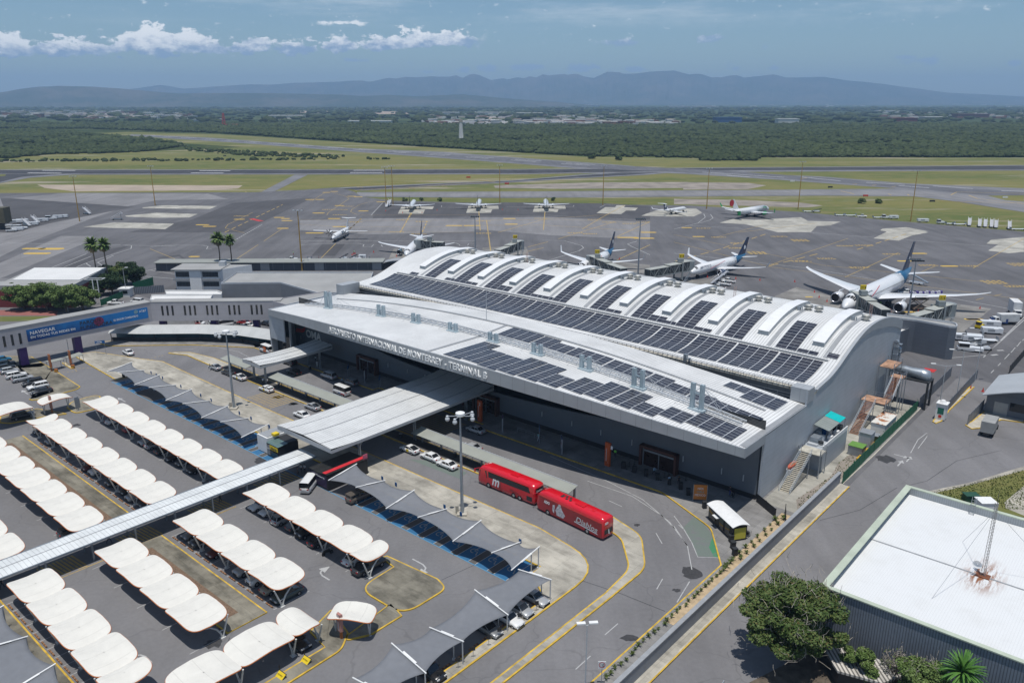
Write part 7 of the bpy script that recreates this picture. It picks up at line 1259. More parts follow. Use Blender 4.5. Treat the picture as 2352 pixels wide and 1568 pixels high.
def cart(p,rot,lab,L_=3.2,W_=1.6,kind='cart',group=None,col=None):
 o=thing({'cart':'baggage_cart','loader':'belt_loader','gpu':'ground_power_unit','tug':'tow_tractor','stairs':'boarding_stairs'}[kind],lab,{'cart':'cart','loader':'belt loader','gpu':'power unit','tug':'tug','stairs':'boarding stairs'}[kind],p,rot,group);hw=W_/2;hl=L_/2;m_=col or AW
 if kind=='cart':MB().box(-hl,-hw,.45,hl,hw,.6).build('deck',m_,o);MB().box(-hl,-hw,.6,-hl+.08,hw,1.5).box(hl-.08,-hw,.6,hl,hw,1.5).build('end_rail',M_galv,o);MB().bar((hl,0,.4),(hl+1,0,.3),.08).build('tow_bar',M_dark,o)
 elif kind=='loader':MB().loft([[(-hl,y,z)for y,z in((-.4,.5),(.4,.5),(.4,.75),(-.4,.75))],[(hl,y,z)for y,z in((-.4,2.0),(.4,2.0),(.4,2.25),(-.4,2.25))]]).build('belt',M_dark,o);MB().box(-hl*.7,-hw,.4,hl*.6,hw,.9).build('body',m_,o)
 elif kind=='gpu':MB().box(-hl,-hw,.5,hl,hw,1.9).build('body',m_,o);MB().box(-hl*.5,-hw-.02,.9,hl*.2,-hw,1.6).build('panel',M_grey,o);MB().bar((hl,0,.5),(hl+1,0,.4),.1).build('tow_bar',M_dark,o)
 elif kind=='tug':MB().loft([[(x,y,z)for y,z in((-hw,.45),(hw,.45),(hw,zt),(-hw,zt))]for x,zt in((-hl,1.1),(-hl*.1,1.15),(hl*.2,1.3),(hl,1.2))]).build('body',m_,o);MB().box(-hl*.9,-hw*.8,1.15,-hl*.1,hw*.8,2.15).build('cab',M_cg,o);MB().box(-hl*.95,-hw*.85,2.15,-hl*.05,hw*.85,2.25).build('cab_roof',m_,o)
 else:
  s_=MB().loft([[(-hl,y,z)for y,z in((-.8,.5),(.8,.5),(.8,.7),(-.8,.7))],[(hl*.7,y,z)for y,z in((-.8,3.5),(.8,3.5),(.8,3.7),(-.8,3.7))],[(hl,y,z)for y,z in((-.8,3.5),(.8,3.5),(.8,3.7),(-.8,3.7))]]);s_.build('steps',AG,o);MB().bar((-hl,-.8,1.5),(hl*.7,-.8,4.6),.08).bar((-hl,.8,1.5),(hl*.7,.8,4.6),.08).bar((hl*.7,-.8,3.6),(hl*.7,-.8,4.6),.08).bar((hl*.7,.8,3.6),(hl*.7,.8,4.6),.08).build('handrail',AW,o);MB().box(-hl*.6,-.7,.4,hl*.8,.7,.8).bar((hl*.6,-.6,.8),(hl*.6,-.6,3.5),.12).bar((hl*.6,.6,.8),(hl*.6,.6,3.5),.12).build('chassis',M_grey,o)
 for x in(-hl*.65,hl*.65):
  for sg in(-1,1):MB().tube((x,sg*(hw-.3),.3),(x,sg*hw,.3),.3,.3,10).build('wheel',M_tyre,o)
 return o
for f,x,y,r,k,l_,L_ in[('D',1320,1440,-.35,'tug','large white pushback tractor nearest the annex',6.2),('D',1110,1230,-.3,'gpu','white power unit beside the annex corner',3.6),('D',1360,1260,-.25,'gpu','white power unit with a red checked door',5.2),('D',1690,1260,-.2,'cart','cream baggage cart by the double white line',4.0),('D',1570,1410,-.2,'loader','white belt loader lying low behind the tractor',5.0),('D',1330,1350,-.2,'loader','white belt loader on top row behind the tractor cab',5.0),('D',1730,1110,-.25,'gpu','white air start unit with a dark diamond',5.4),('D',1700,980,-.2,'gpu','long cream trailer behind the air start unit',5.4),('D',1860,930,-.1,'gpu','blue curtained baggage trailer beside the box truck',4.4),('D',1500,1010,.6,'tug','small yellow grey tractor left of the air start unit',2.6),('D',1400,1160,-.3,'cart','empty cart with tall end rails by the annex',4.4),('D',1500,1330,-.3,'gpu','small white generator between two carts',3.0),('E',450+1040,1130,1.57,'tug','small white tug facing the nose of the left gate jet',3.2),('E',640,1140,0,'cart','white flat cart by the long low building',3.0),('E',720,1135,.5,'loader','yellow striped loader among the carts',3.6),('E',590,1130,.6,'loader','orange tilted loader near the cones',4.0),('E',840,1130,0,'gpu','white box unit by the long low building',3.0),('E',900,1140,0,'cart','small white cart at the end of the row',2.2),('E',790,1135,0,'cart','white cart in the middle of the row',3),('E',130,1140,0,'cart','small dark cart near the ochre mast',1.6),('c',905,1425,0,'cart','long cart at the grass edge by the ochre mast',7),('c',955,1425,0,'loader','brown conveyor at the grass edge',6),('c',1115,1450,0,'cart','flat empty cart on the apron edge',6),('c',1180,1452,0,'cart','second flat empty cart on the apron edge',7),('c',1365,1466,0,'cart','grey cart in the row by the grass',5),('c',1420,1468,0,'tug','small white tug in the row by the grass',4),('c',1475,1470,0,'gpu','white and dark unit at the end of the row',5),('c',1670,1492,0,'gpu','white cube-shaped trailer right of the far mast',6),('c',1790,1502,0,'tug','white tug alone on the far right apron',4),('c',1855,1508,0,'cart','low cart beside the far tug',5),('c',1915,1512,0,'cart','pale cart before the boarding stairs',7),('c',2310,1545,0,'cart','long grey cart at the right edge of the photo',8)]:
 p=at(f,x,y);col={'blue curtained baggage trailer beside the box truck':mat('curtain_blue',(.02,.05,.17),.6,var=.1),'small yellow grey tractor left of the air start unit':M_yelp}.get(l_);cart(p,r,l_,L_,2.1 if L_>3.4 else 1.6,k,'ground service equipment',col)
 if 'checked' in l_:pass
st_l=['first boarding stairs in the row on the far right','second boarding stairs from the left in the far right row','third boarding stairs in the far right row','fourth boarding stairs in the far right row','fifth boarding stairs in the far right row','boarding stairs nearest the right edge','left boarding stairs under the paired ochre masts','right boarding stairs under the paired ochre masts','white boarding stairs left of the pale pads','white stairs by the first pale pad','stairs among the carts at the far left','second stairs among the carts at the far left']
for(f,x,y,r),l_ in zip([('c',1982,1515,1.1),('c',2050,1522,1.1),('c',2088,1524,1.1),('c',2130,1526,1.1),('c',2160,1530,1.1),('c',2250,1538,1.1),('b',335,1392,1.5),('b',350,1385,1.5),('a',585,1440,2.6),('a',790,1478,.3),('a',240,1500,2.6),('a',180,1520,2.6)],st_l):cart(at(f,x,y),r,l_,6.5,1.8,'stairs','boarding stairs on the apron')
lc=['white cart furthest right in the far left row','white trailer second from the right end of the far left row','white tug in the far left row','white trailer in the middle of the far left row','white cart next to the stairs on the far left','large white cart at the left edge','white loader by the left edge','low white cart in front of the far left row','white box trailer at the bottom of the far left row','small white tug at the bottom left of the carts','white cart behind the far left row','cream cart beside the dark jet bridge end']
for(f,x,y,L_,k),l_ in zip([('a',425,1465,5,'gpu'),('a',390,1468,5,'gpu'),('a',345,1475,6,'tug'),('a',280,1490,7,'gpu'),('a',210,1515,7,'gpu'),('a',100,1500,9,'gpu'),('a',40,1525,6,'tug'),('a',150,1540,5,'tug'),('a',115,1550,6,'gpu'),('a',80,1555,5,'tug'),('a',150,1495,6,'gpu'),('a',90,1520,7,'cart')],lc):cart(at(f,x,y),.3,l_,L_,2.2,k,'white service carts on the far left apron')
p=at('D',1950,930);truck(p,math.radians(182),'white box truck with a red checked end on the service stand',8.2,3.3,'white',(.55,.55,.54));p=at('D',2270,860)+Vector((2,6,0));truck(p,math.radians(252),'white high-loader catering truck facing us at the right edge',8.6,4.6,'white',(.62,.62,.62))
p=at('B',1900,645);vehicle('pickup','white',p,0,'white pickup with a flat trailer behind the long low building');p=at('B',1780,645);o=thing('flat_trailer','flat white trailer behind the pickup','trailer',p,0);MB().box(-2.8,-1,.5,2.8,1,.7).build('deck',AW,o);MB().tube((0,-1,.35),(0,1,.35),.35,.35).build('wheels',M_tyre,o)
for f,x,y,r,l_ in[('f',300,430,2.4,'white service pickup nearest us by gate 212'),('f',335,405,2.4,'second white service pickup by gate 212'),('f',365,385,2.4,'third white service pickup by gate 212'),('n',1235,415,0,'white service pickup under the wide-body wing'),('c',1262,1460,0,'white pickup with a yellow rack at the grass edge')]:vehicle('pickup','white',at(f,x,y),r,l_)
for(f,x,y,r),l_ in zip([('f',290,400,.2),('f',320,378,.2)],['silver boarding stairs beside the white service pickups','silver boarding stairs behind the white service pickups']):cart(at(f,x,y),r,l_,5,1.6,'stairs')
p=at('n',1310,320);o=thing('belt_loader_truck','grey lift raised to the rear door of the wide-body','loader',p,math.radians(130));MB().loft([[(-5,y,z)for y,z in((-.6,1.0),(.6,1.0),(.6,1.4),(-.6,1.4))],[(4.5,y,z)for y,z in((-.6,4.6),(.6,4.6),(.6,5),(-.6,5))]]).build('belt',M_galv,o);MB().box(-3.5,-1,.4,1.5,1,1.0).build('chassis',AW,o);MB().tube((-2.4,-1,.4),(-2.4,1,.4),.4,.4).tube((.6,-1,.4),(.6,1,.4),.4,.4).build('wheels',M_tyre,o)
p=at('n',1335,560);o=thing('cargo_loader','rusty brown scissor loader under the wide-body wing','loader',p,.1);MB().box(-2.2,-2.2,.5,2.2,2.2,1.2).build('chassis',mat('rusty_frame',(.16,.12,.09),.8,var=.4,scale=1.5),o);mb=MB();mb.bar((-2,-2,1),(2,-2,3.6),.2).bar((2,-2,1),(-2,-2,3.6),.2).bar((-2,2,1),(2,2,3.6),.2).bar((2,2,1),(-2,2,3.6),.2);mb.build('scissor',MATS['rusty_frame'],o);MB().box(-2.4,-2.2,3.6,2.4,2.2,3.9).bar((-2.3,-2.1,3.9),(-2.3,-2.1,5),.1).bar((2.3,-2.1,3.9),(2.3,-2.1,5),.1).bar((-2.3,-2.1,5),(2.3,-2.1,5),.1).build('platform',MATS['rusty_frame'],o);MB().tube((-1.5,-2.3,.5),(-1.5,2.3,.5),.5,.5).tube((1.5,-2.3,.5),(1.5,2.3,.5),.5,.5).build('wheels',M_tyre,o)
bags=thing('baggage_train','row of wrapped white and violet bags on a low cart under the wing','baggage cart',at('n',1420,425),.05);MB().box(-6,-.9,.4,6,.9,.55).build('deck',AG,bags)
rb=random.Random(3)
for i in range(16):x=-5.6+i*.72;MB().box(x,-.7+rb.random()*.3,.55,x+.6,.6,1.0+rb.random()*.5).build('bag',mat('bag_white',(.6,.58,.65),.6,var=.3,scale=3)if i%3 else mat('bag_violet',(.08,.05,.25),.6,var=.2),bags)
MB().tube((-4,-.9,.2),(-4,.9,.2),.25).tube((4,-.9,.2),(4,.9,.2),.25).build('wheels',M_tyre,bags)
for a in[('n',1120,345,.4,'worker in a bright vest behind the wide-body',(.25,.75,.10),DK),('n',995,530,.4,'worker in a bright vest under the docked jet bridge',(.25,.75,.10),DK),('E',725,1062,.4,'marshaller in a green vest beside three cones',(.25,.70,.25),DK,'reach'),('E',255,1140,.4,'worker in a red top near the stand line',(.35,.10,.10),DK),('E',618,1115,.4,'worker by the tilted orange loader',(.4,.15,.08),DK),('B',1927,570,.4,'worker in a green vest with red flags on the left stand',(.25,.70,.25),(.4,.03,.04)),('n',1308,590,1,'worker standing in front of the rusty loader',(.25,.18,.14),DK)]:per(*a,z=0.0)
M_bp=mat('bridge_panel',(.37,.355,.375),.5,build=panelled(3.1,1.35,.82,.05,.05,ax=1));M_bp2=mat('bridge_panel_b',(.37,.355,.375),.5,build=panelled(3.1,1.35,.82,.05,.05));M_pur=mat('purple_pier',(.045,.018,.11),.55,var=.1)
fb=stloc('foot_bridge','long pale covered foot bridge on purple piers carrying a blue banner','bridge',-221,80)
MB().box(-3.6,-100,4.75,0,18.2,10.3).build('span',M_bp,fb);MB().box(-3.7,-100,10.3,.08,18.2,10.5).build('roof',M_rg,fb)
A_,B_=W(-221,98),Vector((-66,220.5,0));d=B_-A_;sp=MB().box(0,0,4.85,d.length,3.6,10.3).build('span',M_bp2,fb);sp.parent=None;hd_=math.atan2(d.y,d.x);fbi=fb.matrix_basis
def onb(o):o.parent=fb;o.location=(A_.x-W(-221,80).x,A_.y-W(-221,80).y,0);v_=Vector(o.location);v_.rotate(Euler((0,0,-TH)));o.location=v_;o.rotation_euler=(0,0,hd_-TH);return o
onb(sp);onb(MB().box(0,-.06,10.3,d.length,3.7,10.5).build('roof',M_rg));
def onw(name,mb,m):return onb(mb.build(name,m))
for x in[130,200,270,440,510,578,748,815,885,1055,1125,1190,1365,1435,1500]:X_=(-99.3+(x-130)*27.8/1370)-A_.x;onw('window',MB().box(X_-.28,-.03,6.5,X_+.28,.02,9.3),M_glass)
for t in(-19.4,-17.6,-15.8,-30,-32,-34):MB().box(-.02,t-.28,5.9,.04,t+.28,8.7).build('window',M_glass,fb)
for s,t in((-1.0,-15.6),(-1.4,-2.2)):MB().box(s-.9,t-.9,0,s+.9,t+.9,4.75).build('pier',M_pur,fb)
for X_ in(1.5,16,28):onw('pier',MB().box(X_,.8,0,X_+1.6,2.6,4.85),M_pur)
def ban(n,bs,t,c):
 h=NB(n);o=h.sep(t.outputs['Object']);w_=h.noise(t.outputs['Object'],.25,3,.5);n.links.new(h.mix(h.ss(h.m('ADD',h.m('MULTIPLY_ADD',o[1],.02,-.0),h.m('MULTIPLY_ADD',w_,.9,h.m('MULTIPLY',o[2],.12))),.9,1.7),(.004,.035,.16),(.01,.17,.46)),bs.inputs['Base Color'])
MB().box(.05,-14.2,6.05,.12,17.0,9.15).build('banner',mat('banner_blue',(.01,.1,.3),.5,build=ban),fb)
TR=(math.pi/2,0,math.pi/2);bt=lambda tx,y,z,sz,w_,m_=T_w:text('lettering',tx,m_,fb,(.15,y,z),TR,sz,.01,'LEFT',w_,bold=.01)
bt('NAVEGAR',-13.5,7.75,1.25,6.0);bt('EN TODAS TUS REDES EN',-13.5,6.75,.85,10.8);bt('PARQUE',-1.4,7.75,1.35,5.5,T_b);bt('FUNDIDORA',-1.4,6.45,1.35,8.4,T_b);bt('ES SEGUIR CAMBIANDO',7.4,7.0,.75,6.7);bt('AT&T',14.6,8.05,.85,2.0)
MB().poly([(.14,3.6+1.3*math.cos(a),7.8+1.25*math.sin(a))for a in np.linspace(0,6.28,15)[:-1]]).build('red_disc',mat('banner_red',(.16,.02,.08),.5,var=.2),fb);MB().poly([(.16,13.7+.6*math.cos(a),8.45+.55*math.sin(a))for a in np.linspace(0,6.28,15)[:-1]]).build('globe_mark',mat('globe_pale',(.25,.45,.55),.5,var=0,build=ribbed(2,.22,.08,.25)),fb)
def roofpoly(f,pts,z):return px(f,pts,z)
M_wg=mat('grey_block_wall',(.20,.21,.225),.7,build=panelled(4,.4,.9,.06,.04));M_redw=mat('dark_red_wall',(.15,.025,.025),.7,var=.1)
rb_=anne('red_office','long low dark red building with a white roof and grey eaves band',roofpoly('A',[(-500,640),(960,645),(1430,402),(460,402),(70,580),(-500,600)],7.4),5.8,M_redw,M_rg,par=.02)
q_=px('A',[(-500,640),(960,645),(1430,402),(460,402),(70,580),(-500,600)],7.4);c0=q_[0];MB().prism([(p.x-c0.x,p.y-c0.y)for p in q_],5.8,7.3,True).build('eaves_band',M_rg,rb_);up=px('A',[(165,565),(1070,565),(1425,402),(462,405)],7.6);MB().prism([(p.x-c0.x,p.y-c0.y)for p in up],7.3,7.6).build('upper_roof',M_rw,rb_)
for x in(60,1105,1195,1280,1365):p=at('A',x,640 if x<1000 else 560-(x-1105)*.55,5.8)-c0;MB().box(p.x-.25,p.y+.3,0,p.x+.25,p.y+.8,5.8).build('column',M_lgrey,rb_)
ob=anne('white_office','two storey white office block with dark ribbon windows',[at('B',360,1035),at('B',950,1035),at('B',950,1035)+Vector((9,9,0)),at('B',360,1035)+Vector((9,9,0))],7.2,M_white,M_rg,par=.05)
w0=(at('B',950,1035)-at('B',360,1035)).length
for x0,x1 in((.02,.33),(.62,.98)):
 for z0,z1 in((1.2,2.9),(4.6,6.5)):MB().box(w0*x0,-.08,z0,w0*x1,-.01,z1).build('ribbon_window',mat('ribbon_glass',(.03,.04,.05),.2,build=panelled(1.1,0,3,.05,.07)),ob)
MB().box(-.6,-.7,3.4,w0*.33,-.02,4.1).box(w0*.61,-.7,3.4,w0+.3,-.02,4.1).build('ledge',M_flash,ob);MB().box(w0*.335,-.5,0,w0*.6,-.01,7.3).build('white_panel',M_white,ob);MB().box(-1,-1,7.2,w0+1,10,7.5).build('eaves',M_rg,ob);MB().box(w0*.9,5,7.5,w0*.9+2.2,7.2,9.2).build('air_unit',M_lgrey,ob)
anne('grey_hall','large plain grey hall with a pale flat roof left of the terminal',roofpoly('B',[(955,945),(1750,938),(2250,1078),(2900,1075),(3000,800),(1170,800)],7.2),6.8,M_wg,M_rg,parts=M_lgrey)
anne('grey_link','flat grey roofed link between the foot bridge and the terminal',roofpoly('B',[(1640,1195),(1760,1160),(2250,1082),(2420,1060),(2300,1150),(1830,1245)],10.2),10.2,M_bp2,M_rg,par=.2)
anne('white_flat_roof','low white flat roof directly behind the foot bridge',roofpoly('B',[(0,1175),(810,1160),(845,1100),(20,1105)],5.6),5.2,M_rw,M_rw);anne('white_flat_roof','cream flat roof with small vents beside the grey hall',roofpoly('B',[(220,1098),(960,1100),(970,1072),(900,1045),(200,1045)],4.6),4.2,M_rw,M_rw)
a,b=at('B',1130,782),at('E',1110,1277);a=a-(b-a)*.52;dd=(b-a);lo=thing('long_low_building','very long low dark grey building along the apron edge','building',a,math.atan2(dd.y,dd.x));MB().box(0,0,0,dd.length,6.5,3.2).build('walls',mat('mesh_wall',(.075,.085,.10),.5,build=panelled(4.2,0,2.6,.1,.12)),lo);MB().box(-.6,-.9,3.2,dd.length+.4,7,3.5).build('roof',mat('olive_roof',(.26,.27,.25),.7,var=.08),lo)
for k in(.46,.70,.955):MB().box(dd.length*k,-.06,0,dd.length*k+3.6,-.01,3.0).build('door',M_grey,lo)
o=thing('arched_shed','small dark arched shed at the foot of the wavy roof','shed',b,lo.rotation_euler[2]);MB().grid(lambda a,c:(13*a,5*c,2.6+1.3*math.sin(math.pi*a)**.7),12,1,.15).build('roof',M_flash,o);MB().box(.3,.3,0,12.7,4.8,2.7).build('walls',M_dark,o)
gh=thing('guard_hut','small white guard hut with a dark window by the trees','hut',at('A',1700,790));MB().box(-1.6,-1.3,0,1.8,1.6,2.9).build('walls',M_rw,gh);MB().box(-2,-1.7,2.9,2.2,2,3.1).build('roof',M_white,gh);MB().box(-.4,-1.34,1.2,1.2,-1.3,2.3).build('window',M_glass,gh)
def fence(name,lab,pts,h,m,posts=3.0,cat='fence',pm=None):
 o=thing(name,lab,cat,(pts[0].x,pts[0].y,0));c=Vector((pts[0].x,pts[0].y,0));mb=MB();pb=MB()
 for i in range(len(pts)-1):
  A,B=pts[i]-c,pts[i+1]-c;hA=h[i]if isinstance(h,list)else h;hB=h[i+1]if isinstance(h,list)else h;d_=(B-A).normalized();nn=Vector((-d_.y,d_.x,0))*.03
  mb.loft([[A-nn+Vector((0,0,.1)),A+nn+Vector((0,0,.1)),A+nn+Vector((0,0,hA)),A-nn+Vector((0,0,hA))],[B-nn+Vector((0,0,.1)),B+nn+Vector((0,0,.1)),B+nn+Vector((0,0,hB)),B-nn+Vector((0,0,hB))]]);n=int((B-A).length/posts)+1
  for k in range(n+1):P=A.lerp(B,k/n);hh=hA+(hB-hA)*k/n;pb=MB();pb.bar(P,P+Vector((0,0,hh+.1)),.09);pb.bar(P+Vector((0,0,hh)),P+Vector((-.3,.0,hh+.45)),.05)if cat=='mesh fence' else None;pb.build('post',pm or m,o)
 mb.build('panel',m,o);return o
M_gf=mat('green_mesh',(.005,.10,.045),.6,build=ribbed(2,.5,.05,2.6));M_bar=mat('grey_bars',(.20,.22,.25),.5,build=ribbed(1,.2,.09,.45))
fence('gate_wall','grey gate panels across the apron road by the guard hut',[at('A',1810,765),at('A',2210,735)],2.6,M_bar);fence('green_fence','green topped fence climbing beside the dark round trees',[at('A',1800,720),at('A',2065,640)],3,M_gf,cat='mesh fence');fence('green_fence','dark green fence in front of the bushy trees',[at('A',1360,920),at('A',1510,870),at('A',1660,800)],2.2,M_gf)
fr=thing('sign_frame','tall empty white steel sign frame among the trees','frame',at('A',1290,900));q_=MB();b_=at('A',1355,900)-at('A',1290,900);q_.bar((0,0,0),(0,0,8.6),.25).bar(b_,b_+Vector((0,0,8.6)),.25)
for P,Q in(((-2,-1,8.7),(b_.x+2,b_.y-1,8.7)),((-2,1.5,8.7),(b_.x+2,b_.y+1.5,8.7)),((-2,-1,8.7),(-2,1.5,8.7)),((b_.x+2,b_.y-1,8.7),(b_.x+2,b_.y+1.5,8.7)),((0,0,5),(b_.x,b_.y,5))):q_.bar(P,Q,.16)
q_.build('frame',M_white,fr);sheet('lawn',px('A',[(-400,1060),(800,1055),(700,1110),(-400,1140)]),.02,M_grass);sheet('tiled_path',px('A',[(-400,970),(780,985),(760,1050),(-400,1045)]),.015,mat('red_tiles',(.18,.07,.06),.8,build=ribbed(1,1.2,.5,2.2)))
dj=thing('dark_gangway','dark jet bridge end cut off by the left edge of the photo','jet bridge',at('a',30,1540));MB().box(-8,-3,3.5,3,3,11.5).build('cab',mat('brown_cladding',(.09,.08,.05),.6,var=.3,scale=.5),dj);MB().box(-3,-1,0,0,1,3.5).build('column',M_dark,dj)
M_rt=mat('retaining_wall',(.20,.215,.245),.6,build=panelled(6,0,.85,.06,.06,ax=1));o=thing('retaining_wall','long grey retaining wall with a concrete cap beside the access road','wall',W(-41.6,10),TH);mb=MB();cp=MB()
mb.box(1.15,0,0,1.6,124.5,2.15);cp.box(1.1,0,2.15,1.68,124.6,2.3);mb.build('wall',M_rt,o);cp.build('cap',M_flash,o)
fence('low_wall','low black wall panel at the corner of the terminal',[W(-48.2,118.4),W(-43.6,115.4)],1.7,M_plinth);fence('low_wall','short low black wall panel near the retaining wall',[W(-43.0,117.9),W(-41.0,113.2)],1.7,M_plinth)
fence('green_fence','bright green mesh fence along the service road',[W(-39.6,134.6),W(-39.8,152),W(-39.8,181)],2.3,M_gf,3,'mesh fence')
def stairs(lab,s,t0,t1,z0,z1,w_,rust,sgn=1,post=True):
 o=stloc('steel_stairs',lab,'stairs',s,t0);n=int(abs(z1-z0)/.19);L_=t1-t0;m=mat('tread_rust',(.26,.115,.065),.8,var=.4,scale=2)if rust else mat('tread_pale',(.42,.38,.30),.8,var=.3,scale=2);mb=MB()
 for i in range(n):mb.box(0,L_*i/n,z0+(z1-z0)*i/n,w_,L_*(i+.7)/n,z0+(z1-z0)*i/n+.05)
 mb.build('treads',m,o)
 for x in(0,w_):MB().bar((x,0,z0),(x,L_,z1),.06,.3).bar((x,0,z0+1),(x,L_,z1+1),.06).bar((x,0,z0+.5),(x,L_,z1+.5),.04).bar((x,0,z0),(x,0,z0+1),.06).bar((x,L_,z1),(x,L_,z1+1),.06).bar((x,L_/2,(z0+z1)/2),(x,L_/2,(z0+z1)/2+1),.06).bar((x,L_*.9,0),(x,L_*.9,z1),.12).build('railing',M_galv,o)
 return o
def deck(lab,s0,s1,t0,t1,z,m,name='steel_platform'):
 o=stloc(name,lab,'platform',s0,t0);a,b=s1-s0,t1-t0;MB().box(0,0,z-.12,a,b,z).build('deck',m,o);mb=MB()
 for x,y in((0,0),(a,0),(a,b),(0,b)):mb.bar((x,y,0),(x,y,z+1),.14)
 for h_ in(.5,1):mb.bar((a,0,z+h_),(a,b,z+h_),.05).bar((0,b,z+h_),(a,b,z+h_),.05)
 mb.build('frame',M_galv,o)
PAL=mat('pale_deck',(.42,.40,.34),.8,var=.2,scale=1);RUS=mat('rusty_deck',(.34,.20,.13),.8,var=.45,scale=1)
stairs('steel stairs with pale treads nearest the terminal corner',-47.0,124.6,133.4,0,4.6,1.9,False);deck('pale landing with railings at the top of the nearest stairs',-47.6,-43.6,133.6,136.6,4.6,PAL)
tr_=stloc('equipment_terrace','raised grey terrace crowded with kitchen equipment under a teal edged roof','terrace',-47.9,136.8);MB().box(0,0,0,3.6,12.6,4.4).build('walls',M_wall_s,tr_);MB().box(3.45,0,4.4,3.6,12.6,5.2).build('parapet',M_white,tr_);MB().grid(lambda a,b:(.1+2.9*a,4+8.5*b,7.3-.6*a),2,4,.05).build('tin_roof',mat('tin_roof',(.28,.31,.29),.5,.2,build=ribbed(1,.9,.12,.6)),tr_);MB().grid(lambda a,b:(.08+2.95*a,9.4+3.2*b,7.36-.6*a),2,2,.05).build('teal_sheet',mat('teal_paint',(.0,.42,.42),.5,var=.1),tr_)
for x,y in((3,4),(3,8),(3,12.4)):MB().bar((x,y,4.4),(x,y,6.8),.07).build('roof_post',M_galv,tr_)
for x,y,r,h_,m_ in((.8,5.2,.45,1.3,M_galv),(1.7,4.6,.5,.9,M_lgrey),(2.2,7.0,.4,1.4,M_rim),(.9,7.6,.45,1.2,MATS['sign_blue']),(2.3,2.4,.45,.6,M_dark)):MB().tube((x,y,4.4),(x,y,4.4+h_),r,r,12).tube((x,y,4.4+h_),(x,y,4.45+h_),r*1.05,r*.3,12).build('barrel',m_,tr_)
for x0,y0,x1,y1,h_,m_ in((.3,2.0,1.9,4.0,1.1,M_galv),(2.3,5.4,3.1,6.4,.7,M_white),(2.4,8.4,3.2,9.4,.8,M_white),(1.0,10.2,3.0,11.6,1.2,M_dark),(.4,.6,2.2,1.5,.35,M_lgrey)):MB().box(x0,y0,4.4,x1,y1,4.4+h_).build('appliance',m_,tr_)
o=stloc('red_kayak','faded red kayak lying on a metal tank by the nearest stairs','kayak',-47.6,130.2,2.9);MB().loft([[(x_+.5,y,z)for x_,z in((-w_,.1),(0,-.1),(w_,.1),(w_,.4),(-w_,.4))]for y,w_ in((-2,.08),(-1.2,.35),(0,.42),(1.2,.35),(2,.08))]).build('hull',mat('faded_red',(.42,.10,.06),.6,var=.15),o);MB().box(.25,-.8,.4,.75,.7,.44).build('cockpit',mat('kayak_seat',(.30,.13,.05),.7,var=.1),o)
o=stloc('metal_tank','rounded grey metal tank under the kayak','tank',-47.6,130.2);MB().box(.05,-1.6,0,.95,1.6,2.8).tube((.5,-1.6,0),(.5,-1.6,2.8),.45).build('body',M_lgrey,o)
stairs('long rusty steel stairs in the middle of the yard',-46.6,158.0,166.6,0,4.8,2.0,True);deck('rust stained lower landing of the long stairs',-47.6,-42.6,166.8,170.6,4.8,RUS);stairs('second flight of rusty stairs above the long one',-44.2,170.8,175.6,4.8,8.2,1.7,True);deck('upper rusty landing beside the black frame',-44.8,-42.2,175.8,178.2,8.2,RUS);deck('highest landing against the terminal end wall',-47.6,-44.6,177,183,9.6,RUS)
o=stloc('yard_container','white container with a rust streaked roof beside the green fence','container',-43.2,160.6);MB().box(0,0,0,2.7,7.4,2.7).build('box',M_white,o);MB().box(-.1,-.1,2.7,2.8,7.5,2.8).build('roof',mat('rust_patch_roof',(.6,.52,.42),.7,build=lambda n,bs,t,c:(lambda h:n.links.new(h.mix(h.ss(h.noise(t.outputs['Object'],.5,7,.7),.48,.56),(.62,.60,.55),(.33,.13,.05)),bs.inputs['Base Color']))(NB(n))),o)
for s,t,a,b,h_,m_,l_ in((-42.9,152.4,2.2,2.4,3.3,M_lgrey,'tall grey electrical cabinet in the yard'),(-43.3,147.8,2.6,2.4,2.0,M_grey,'square concrete grey enclosure in the yard'),(-42.7,156.4,1.1,1.6,1.8,M_gf,'green transformer box left of its twin'),(-41.5,156.0,1.1,1.6,1.8,M_gf,'green transformer box right of its twin')):o=stloc('yard_cabinet',l_,'cabinet',s,t);MB().box(0,0,0,a,b,h_).build('body',m_ if m_ is not M_gf else mat('olive_green',(.09,.13,.05),.6,var=.1),o);MB().box(-.08,-.08,h_,a+.08,b+.08,h_+.1).build('lid',mat('moss_green',(.12,.25,.05),.6,var=.1)if h_==2.0 else M_grey,o)
for t,l_ in((146.4,'nearest'),(150.6,'middle'),(154.4,'furthest')):o=stloc('barrier_block',l_+' yellow barrier block inside the green fence','barrier',-40.6,t);MB().prism([(-.3,-1),(.3,-1),(.3,1),(-.3,1)],0,.9).build('block',mat('amber_plastic',(.55,.30,.01),.5,var=.1),o)
sh=TB
for x,t,z0,z1 in((0,187.2,4.5,12.8),(0,189.6,4.5,10.6)):
 mb=MB().box(S1+.2,t-.5,z0,S1+1.1,t+.5,z1).tube((S1+.65,t-.5,z1),(S1+.65,t+.5,z1),.45,.45,10)
 for k in range(5):mb.box(S1+.15,t-.6,z0+k*1.8,S1+1.2,t+.6,z0+k*1.8+.1)
 part('wall_duct',mb,M_galv)
o=stloc('black_steel_frame','black steel table frame carrying a bulging silver duct','frame',-45.5,183.2);mb=MB().box(0,-1,6.1,7,3,6.4)
for x,y in((.2,-.8),(6.8,-.8),(6.8,2.8),(.2,2.8)):mb.box(x-.2,y-.2,0,x+.2,y+.2,6.1)
